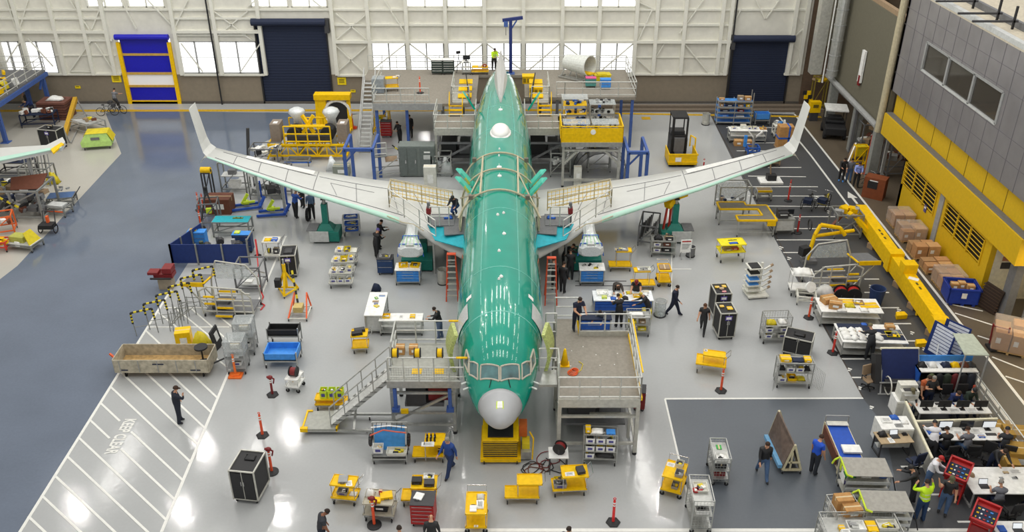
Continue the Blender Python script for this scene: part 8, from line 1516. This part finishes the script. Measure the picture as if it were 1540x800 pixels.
hoodcart(1293,743,-2,'grey canvas-topped parts cart with lime foam edge, farther one of two','the farther canvas-topped cart',IT); hoodcart(1322,795,-2,'grey canvas-topped parts cart with lime foam edge, nearer one of two','the nearer canvas-topped cart',['U:box:GRY:.5x.4x.15@-.3,-.1','U:box:LGR:.5x.4x.15@.4,-.1','M:bag:BLK:.4x.4x.2@.5,0','M:paper:WHT:.4x.3x.1@-.4,0','B:box:DGR:.6x.4x.2@.2,0'])
t = shelf_cart(1285,825,0,'low wire cart full of white and yellow trays at the bottom edge','the low wire tray cart',['T:tray:WHT:.6x.45x.15@-.15,0','T:box:YEL:.35x.5x.1@.4,.0','T:tray:OFFW:.7x.45x.15@.95,.05','T:box:YEL:.2x.2x.1@-.65,-.05','T:paper:WHT:.3x.3x.1@-.6,-.35'],L=2.6,Wd=1.0,Hh=1.25,levels=(.35,.7,1.0),top=1.0)
t = shelf_cart(1262,795,6,'wire cage trolley stacked with two brown cartons left of the canvas-topped carts','the wire cage trolley',[],L=.95,Wd=1.0,Hh=1.2,levels=(.25,.6,.9))
for (x, y, z_, lb) in ((0,.15,.9,'larger brown carton at the back of the wire cage trolley'),(.15,-.25,.9,'brown carton with white label at the front of the wire cage trolley')): item('box', t, (x, y, z_), '', dim=(.62,.42,.5 if y>0 else .4), label=lb)
framestand(1262,688,-2,'long cream-framed cart with a blue pad on top on the dark floor',.8,2.2,.9,mat('d8cfae', .5),mat('1c4fb4', .6),lambda b: (b.box(-.42,.42,.75,1.0,1.0,1.03,OFFW), b.bc((.1,-.7,1.03),(.7,.45,.08),WHT), b.bar((-.45,1.0,1.0),(-.45,1.0,1.3),.05,GRY), b.bar((.45,1.0,1.0),(.45,1.0,1.3),.05,GRY), b.bar((-.45,1.0,1.3),(.45,1.0,1.3),.05,GRY), b.box(-.5,-.44,-.9,.9,.4,.9,BRN)),name='pad_cart',cat='cart')
t = T('panel_cart', 'tall A-frame cart carrying brown sloped boards with a sky blue bumper', 'cart', P(1187,706)); b = B(); p0, p1 = P(1158,668)-t.location, P(1176,712)-t.location; q1 = P(1203,712)-t.location
ap0 = P(1172,620,1.9)-t.location
ap0 = P(1172,618,1.9)-t.location; ap1 = P(1196,669,1.45)-t.location; fl_ = P(1156,657,.3)-t.location; fr_ = P(1183,652,.3)-t.location
for (a1, a2) in ((p1, fl_), (q1, fr_)): b = B(); b.slab([Vector((a1.x,a1.y,.3)), Vector((a2.x,a2.y,.3)), ap0, ap1], .05, mat('6e5e54', .8, var=.2)); ob('board', b, t)
b = B()
for a1, a2 in ((p1,ap1),(q1,ap1),(fl_,ap0),(fr_,ap0),(p1,fl_),(q1,fr_),(p1,q1)): b.bar(Vector((a1[0],a1[1],max(.2,a1[2] if len(a1)>2 else .2))), a2 if a2 in (ap0,ap1) else Vector((a2.x,a2.y,.2)), .08, mat('cfc6a4', .5))
mx_ = (p1+q1)/2; b.bar(Vector((mx_.x-.1,p1.y-.05,.2)),Vector((mx_.x-.1,p1.y-.05,1.1)),.06,mat('cfc6a4', .5)); b.bar(Vector((p1.x+.15,p1.y-.05,.6)),Vector((q1.x-.1,p1.y-.05,.6)),.06,mat('cfc6a4', .5)); ob('a_frame', b, t)
b = B(); b.bar(Vector((p1.x-.12,p1.y,.35)), Vector((fl_.x-.12,fl_.y,.35)), .16, mat('6ea4cc', .5)); ob('blue_bumper', b, t); casters(t, [(p1.x,p1.y),(q1.x,q1.y),(fl_.x,fl_.y),(fr_.x,fr_.y)], .07)
# pallets beside the yellow wall
def pallet(px, py, dim, label, wrap=True, n=4, seed=0, rot=0, inside=False):
    t = T('loaded_pallet', label, 'pallet', P(px, py), R(rot)); L, Wd, Hh = dim; b = B()
    for k in range(5): b.box(-L/2,L/2,-Wd/2+k*Wd/5,-Wd/2+k*Wd/5+.12,.1,.13,WOOD)
    for k in range(3): x = -L/2+.05+k*(L-.2)/2; b.box(x,x+.1,-Wd/2,Wd/2,0,.1,WOOD)
    ob('pallet_base', b, t); r = random.Random(seed)
    for i in range(n):
        x0 = -L/2+.03+(i%2)*L/2; y0 = -Wd/2+.03+((i//2)%2)*Wd/2; hh = Hh*r.uniform(.7,1.0); b = B(); b.box(x0,x0+L/2-.06,y0,y0+Wd/2-.06,.13,.13+hh,mat(['b8895a','c69a66','a88258'][i%3], .7)); b.box(x0+.1,x0+.3,y0-.005,y0,.13+hh*.4,.13+hh*.7,WHT); ob('carton', b, t, bevel=.015)
    if wrap: b = B(); b.box(-L/2-.02,L/2+.02,-Wd/2-.02,Wd/2+.02,.15,.18+Hh,mat('d8ccc0', .15, 0, .2, 20, alpha=.32, coat=.6, bump=.8, bscale=15)); ob('shrink_wrap', b, t, bevel=.06)
    return t
for i, (px, py, dm, wr, lb) in enumerate(((1352,338,(1.25,1.2,.8),True,'shrink-wrapped pallet load farthest along the yellow wall'),(1367,359,(1.4,1.2,.8),True,'shrink-wrapped pallet load second along the yellow wall'),(1386,384,(1.4,1.3,.75),False,'pallet of bare brown cartons under the left louvred grille'),(1406,406,(1.5,1.1,.5),False,'low pallet of flat cartons midway along the yellow wall'),(1424,430,(1.3,1.3,.8),True,'shrink-wrapped pallet load just behind the blue bulk bin'))): pallet(px,py,dm,lb,wr,4,i)
pallet(1514,522,(1.5,1.5,1.15),'big shrink-wrapped pallet load on the hatched floor at the right edge',True,4,9,-25)
t = T('pallet_truck', 'dark red hand pallet truck parked against the big wrapped load', 'trolley', P(1487,520)); b = B(); b.bar((0,0,.1),(-.15,-.1,1.3),.06,DRED); b.bar((.5,-.5,.1),(.35,-.6,1.4),.06,DRED); b.box(-.2,.6,-.6,0,.05,.15,BLK); b.bar((-.15,-.1,1.2),(.35,-.6,1.3),.05,DRED); ob('frame', b, t); casters(t, [(-.1,0),(.5,-.55)], .05)
t = T('bulk_bin', 'royal blue plastic bulk bin filled with small cartons at the foot of the yellow wall', 'bin', P(1441,452), R(-8)); BB = mat('1a3aa0', .5); b = B(); b.box(-.75,.75,-.6,.6,.15,.2,BB)
for q in ((-.75,-.69,-.6,.6),(.69,.75,-.6,.6),(-.75,.75,-.6,-.54),(-.75,.75,.54,.6)): b.box(*q,.2,1.0,BB)
b.box(-.8,.8,-.65,-.58,.92,1.0,BB); b.box(-.8,.8,.58,.65,.92,1.0,BB); b.box(-.8,-.72,-.65,.65,.92,1.0,BB); b.box(.72,.8,-.65,.65,.92,1.0,BB)
for x in (-.6,-.05,.5): b.box(x,x+.15,-.55,.55,0,.15,BB)
ob('tub', b, t); b = B(); b.box(-.15,.1,-.66,-.65,.5,.8,WHT); ob('paper_label', b, t)
for i, (x, y, lb) in enumerate(((-.35,.1,'left carton inside the royal blue bulk bin'),(.05,.25,'middle carton inside the royal blue bulk bin'),(.42,.0,'right carton inside the royal blue bulk bin'))): item('box', t, (x,y,.62), '', dim=(.36,.34,.36), label=lb)
t = T('rolling_door_panel', 'dark brown slatted board leaning beside the doorway at right', 'panel', P(1484,468)); b = B(); b.bc((0,0,.75),(1.0,.12,1.45),mat('33261e', .8),ry=R(8),rz=R(-60)); 
for k in range(8): b.bc((0,0,.15+.17*k),(1.02,.14,.03),mat('4a382c', .8),ry=R(8),rz=R(-60))
ob('board', b, t)
# storage racks seen through the doorway, lit interior
for i, (x, y) in enumerate(((25.9,36.3),(25.9,32.6))):
    t = T('storage_rack', 'tall warehouse rack of goods seen through the right doorway, %s' % ('farther bay','nearer bay')[i], 'rack', (x, y, 0), R(90)); b = B()
    for xx in (-1.7,1.7):
        for yy in (-.6,.6): b.bar((xx,yy,0),(xx,yy,3.2),.1,GRY)
    ob('upright', b, t, kind=None)
    for z_ in (.2,1.2,2.2): 
        b = B(); b.box(-1.7,1.7,-.6,.6,z_-.06,z_,LGR); s_ = ob('shelf', b, t); b = B(); r2 = random.Random(i*7+int(z_*3))
        for k in range(6): b.box(-1.6+.54*k,-1.6+.54*k+.45,-.4,.4,z_,z_+r2.uniform(.3,.7),r2.choice([OFFW,CARD,WHT,LGR,VIOL]))
        ob('stored_box', b, s_, kind='stuff')
t = T('safety_poster', 'pair of small framed notices on the pale wall beside the yellow wall', 'sign', (24.6, yend-.02, 1.8)); b = B(); b.box(.2,.7,-.03,0,.0,.35,DGR); b.box(.2,.7,-.03,0,.45,.7,mat('b87a5a', .6)); ob('frame', b, t)
l = bpy.data.lights.new('doorway_lamp', 'AREA'); l.shape = 'RECTANGLE'; l.size = 1; l.size_y = 6; l.energy = 220; l.color = (1,.82,.5); o = bpy.data.objects.new('doorway_lamp', l); COL.objects.link(o); o.location = (25.2, 36.5, 4.7)
b = B(); b.box(28.2,28.4,15,yend,0,4.8,OFFW); ob('wall_right', b, kind='structure')
t = T('wall_poster', 'small violet notice on the yellow wall between the louvred grilles', 'sign', (BX-.02, PX(1390,322,BX).y, 1.6)); b = B(); b.box(-.02,.0,-.15,.15,-.22,.22,mat('4a4488', .5)); b.box(-.025,-.02,-.1,.1,.0,.1,WHT); ob('notice', b, t)
# bay under the olive wall
def col(px, py, m, w_, h_, label, name, cat): t = T(name, label, cat, P(px,py)); b = B(); b.bar((0,0,0),(0,0,h_),w_,m); b.box(-w_*.8,w_*.8,-w_*.8,w_*.8,0,.05,m); ob('post', b, t); return t
t = T('utility_vehicle', 'black utility vehicle with white flat roof in the far right corner', 'vehicle', P(1252,203), R(-12)); b = B(); b.box(-.75,.75,-1.2,1.3,.35,.95,BLK); b.box(-.7,.7,-.2,.6,.95,1.2,BLK); ob('body', b, t, bevel=.08)
for x in (-.7,.7):
    for y in (-.85,.9): w_ = B(); w_.cyl((x-.1,y,.3),(x+.1,y,.3),.3,RUB,14); ob('wheel', w_, t)
    b = B(); b.bar((x,-.3,.9),(x,-.2,1.95),.05,BLK); b.bar((x,1.2,.9),(x,1.1,1.95),.05,BLK); ob('roof_post', b, t)
b = B(); b.box(-.8,.8,-.4,1.2,1.95,2.05,WHT); ob('roof', b, t); b = B(); b.box(-.5,.5,.3,.8,1.0,1.35,DGR); ob('seat', b, t)
t = T('warning_panel', 'black and yellow checkered barrier by the far right wall', 'barrier', P(1212,172)); b = B()
for i in range(5):
    for j in range(2): b.box(-.5+.3*j+.12*i,-.2+.3*j+.12*i,-.03,.03,1.6-.33*i,1.93-.33*i,YEL if (i+j)%2 else BLK)
b.bar((0,.05,0),(0,.05,1.6),.06,DGR); ob('panel', b, t); t = T('yellow_cabinet', 'small yellow cabinet on legs at the far right corner', 'cabinet', P(1222,181)); b = B(); b.box(-.4,.4,-.25,.25,.7,1.55,YEL); ob('body', b, t); b = B(); b.box(-.2,.2,-.27,-.25,1.1,1.35,mat('6a5a10', .6)); b.box(-.3,.3,-.2,.2,0,.7,DGR); ob('stand', b, t)
t = framestand(1218,140,0,'heap of yellow hoists hanging beside the ducts',1.0,.6,2.6,mat('8a7a30', .6),None,lambda b: clutter(b,.9,.5,2.2,12,[YEL2,YEL,TAN],.45,61)); t.location = P(1215,170)+Vector((1.0,1.2,0))
for (px, py, m_, h_, lb) in ((1302,262,RED,2.8,'dark red standpipe under the olive wall'),(1277,228,MGR,3.2,'grey pipe column behind the standing trio'),(1325,262,LGR,3.0,'pale pipe column near the brown cabinet')): col(px,py,m_,.18,h_,lb,'pipe_column','pipe')
framestand(1290,250,0,'bright yellow guard frame right of the standing trio',.8,.5,1.5,YEL,None,lambda b: (b.box(-.3,.3,-.2,.2,.8,1.5,YEL2), b.bar((.7,-.2,0),(.7,-.2,1.4),.12,YEL), b.bar((-.9,-.3,.2),(-.3,.3,1.6),.09,WHT)),wheels=False)
t = T('brown_cabinet', 'reddish brown open-sided cabinet under the end of the olive wall', 'cabinet', P(1313,296), R(-35)); BRW = mat('7c3f1e', .6); b = B(); b.box(-.65,.65,-.4,.4,0,.7,BRW); b.box(-.65,.65,-.4,.4,.7,1.4,BRW); ob('body', b, t); b = B(); b.box(-.4,.2,-.42,-.4,.7,1.2,BLK); b.box(-.3,.2,-.44,-.42,1.2,1.26,WHT); ob('opening', b, t)
bicycle(1304,281,20,'black bicycle leaning behind the reddish brown cabinet')
framestand(1310,232,0,'cluttered pipe rack beneath the olive wall',2.2,1.2,2.4,MGR,None,lambda b: (clutter(b,2.0,1.0,1.0,16,[BRN,DRED,TAN,GRY,OFFW],.5,62), clutter(b,2.0,1.0,2.0,10,[GRY,OFFW,TAN],.4,63)),nleg=3,wheels=False); framestand(1345,262,0,'second cluttered pipe rack near the start of the yellow wall',1.6,1.2,2.4,MGR,None,lambda b: (clutter(b,1.4,1.0,1.2,14,[BRN,GRY,TAN,OFFW,WHT],.45,64)),nleg=2,wheels=False)
item('cloth', None, P(1285,238,0), '', dim=(.9,.6,1.2), m=TAN, label='tan tarpaulin bundle behind the standing trio')
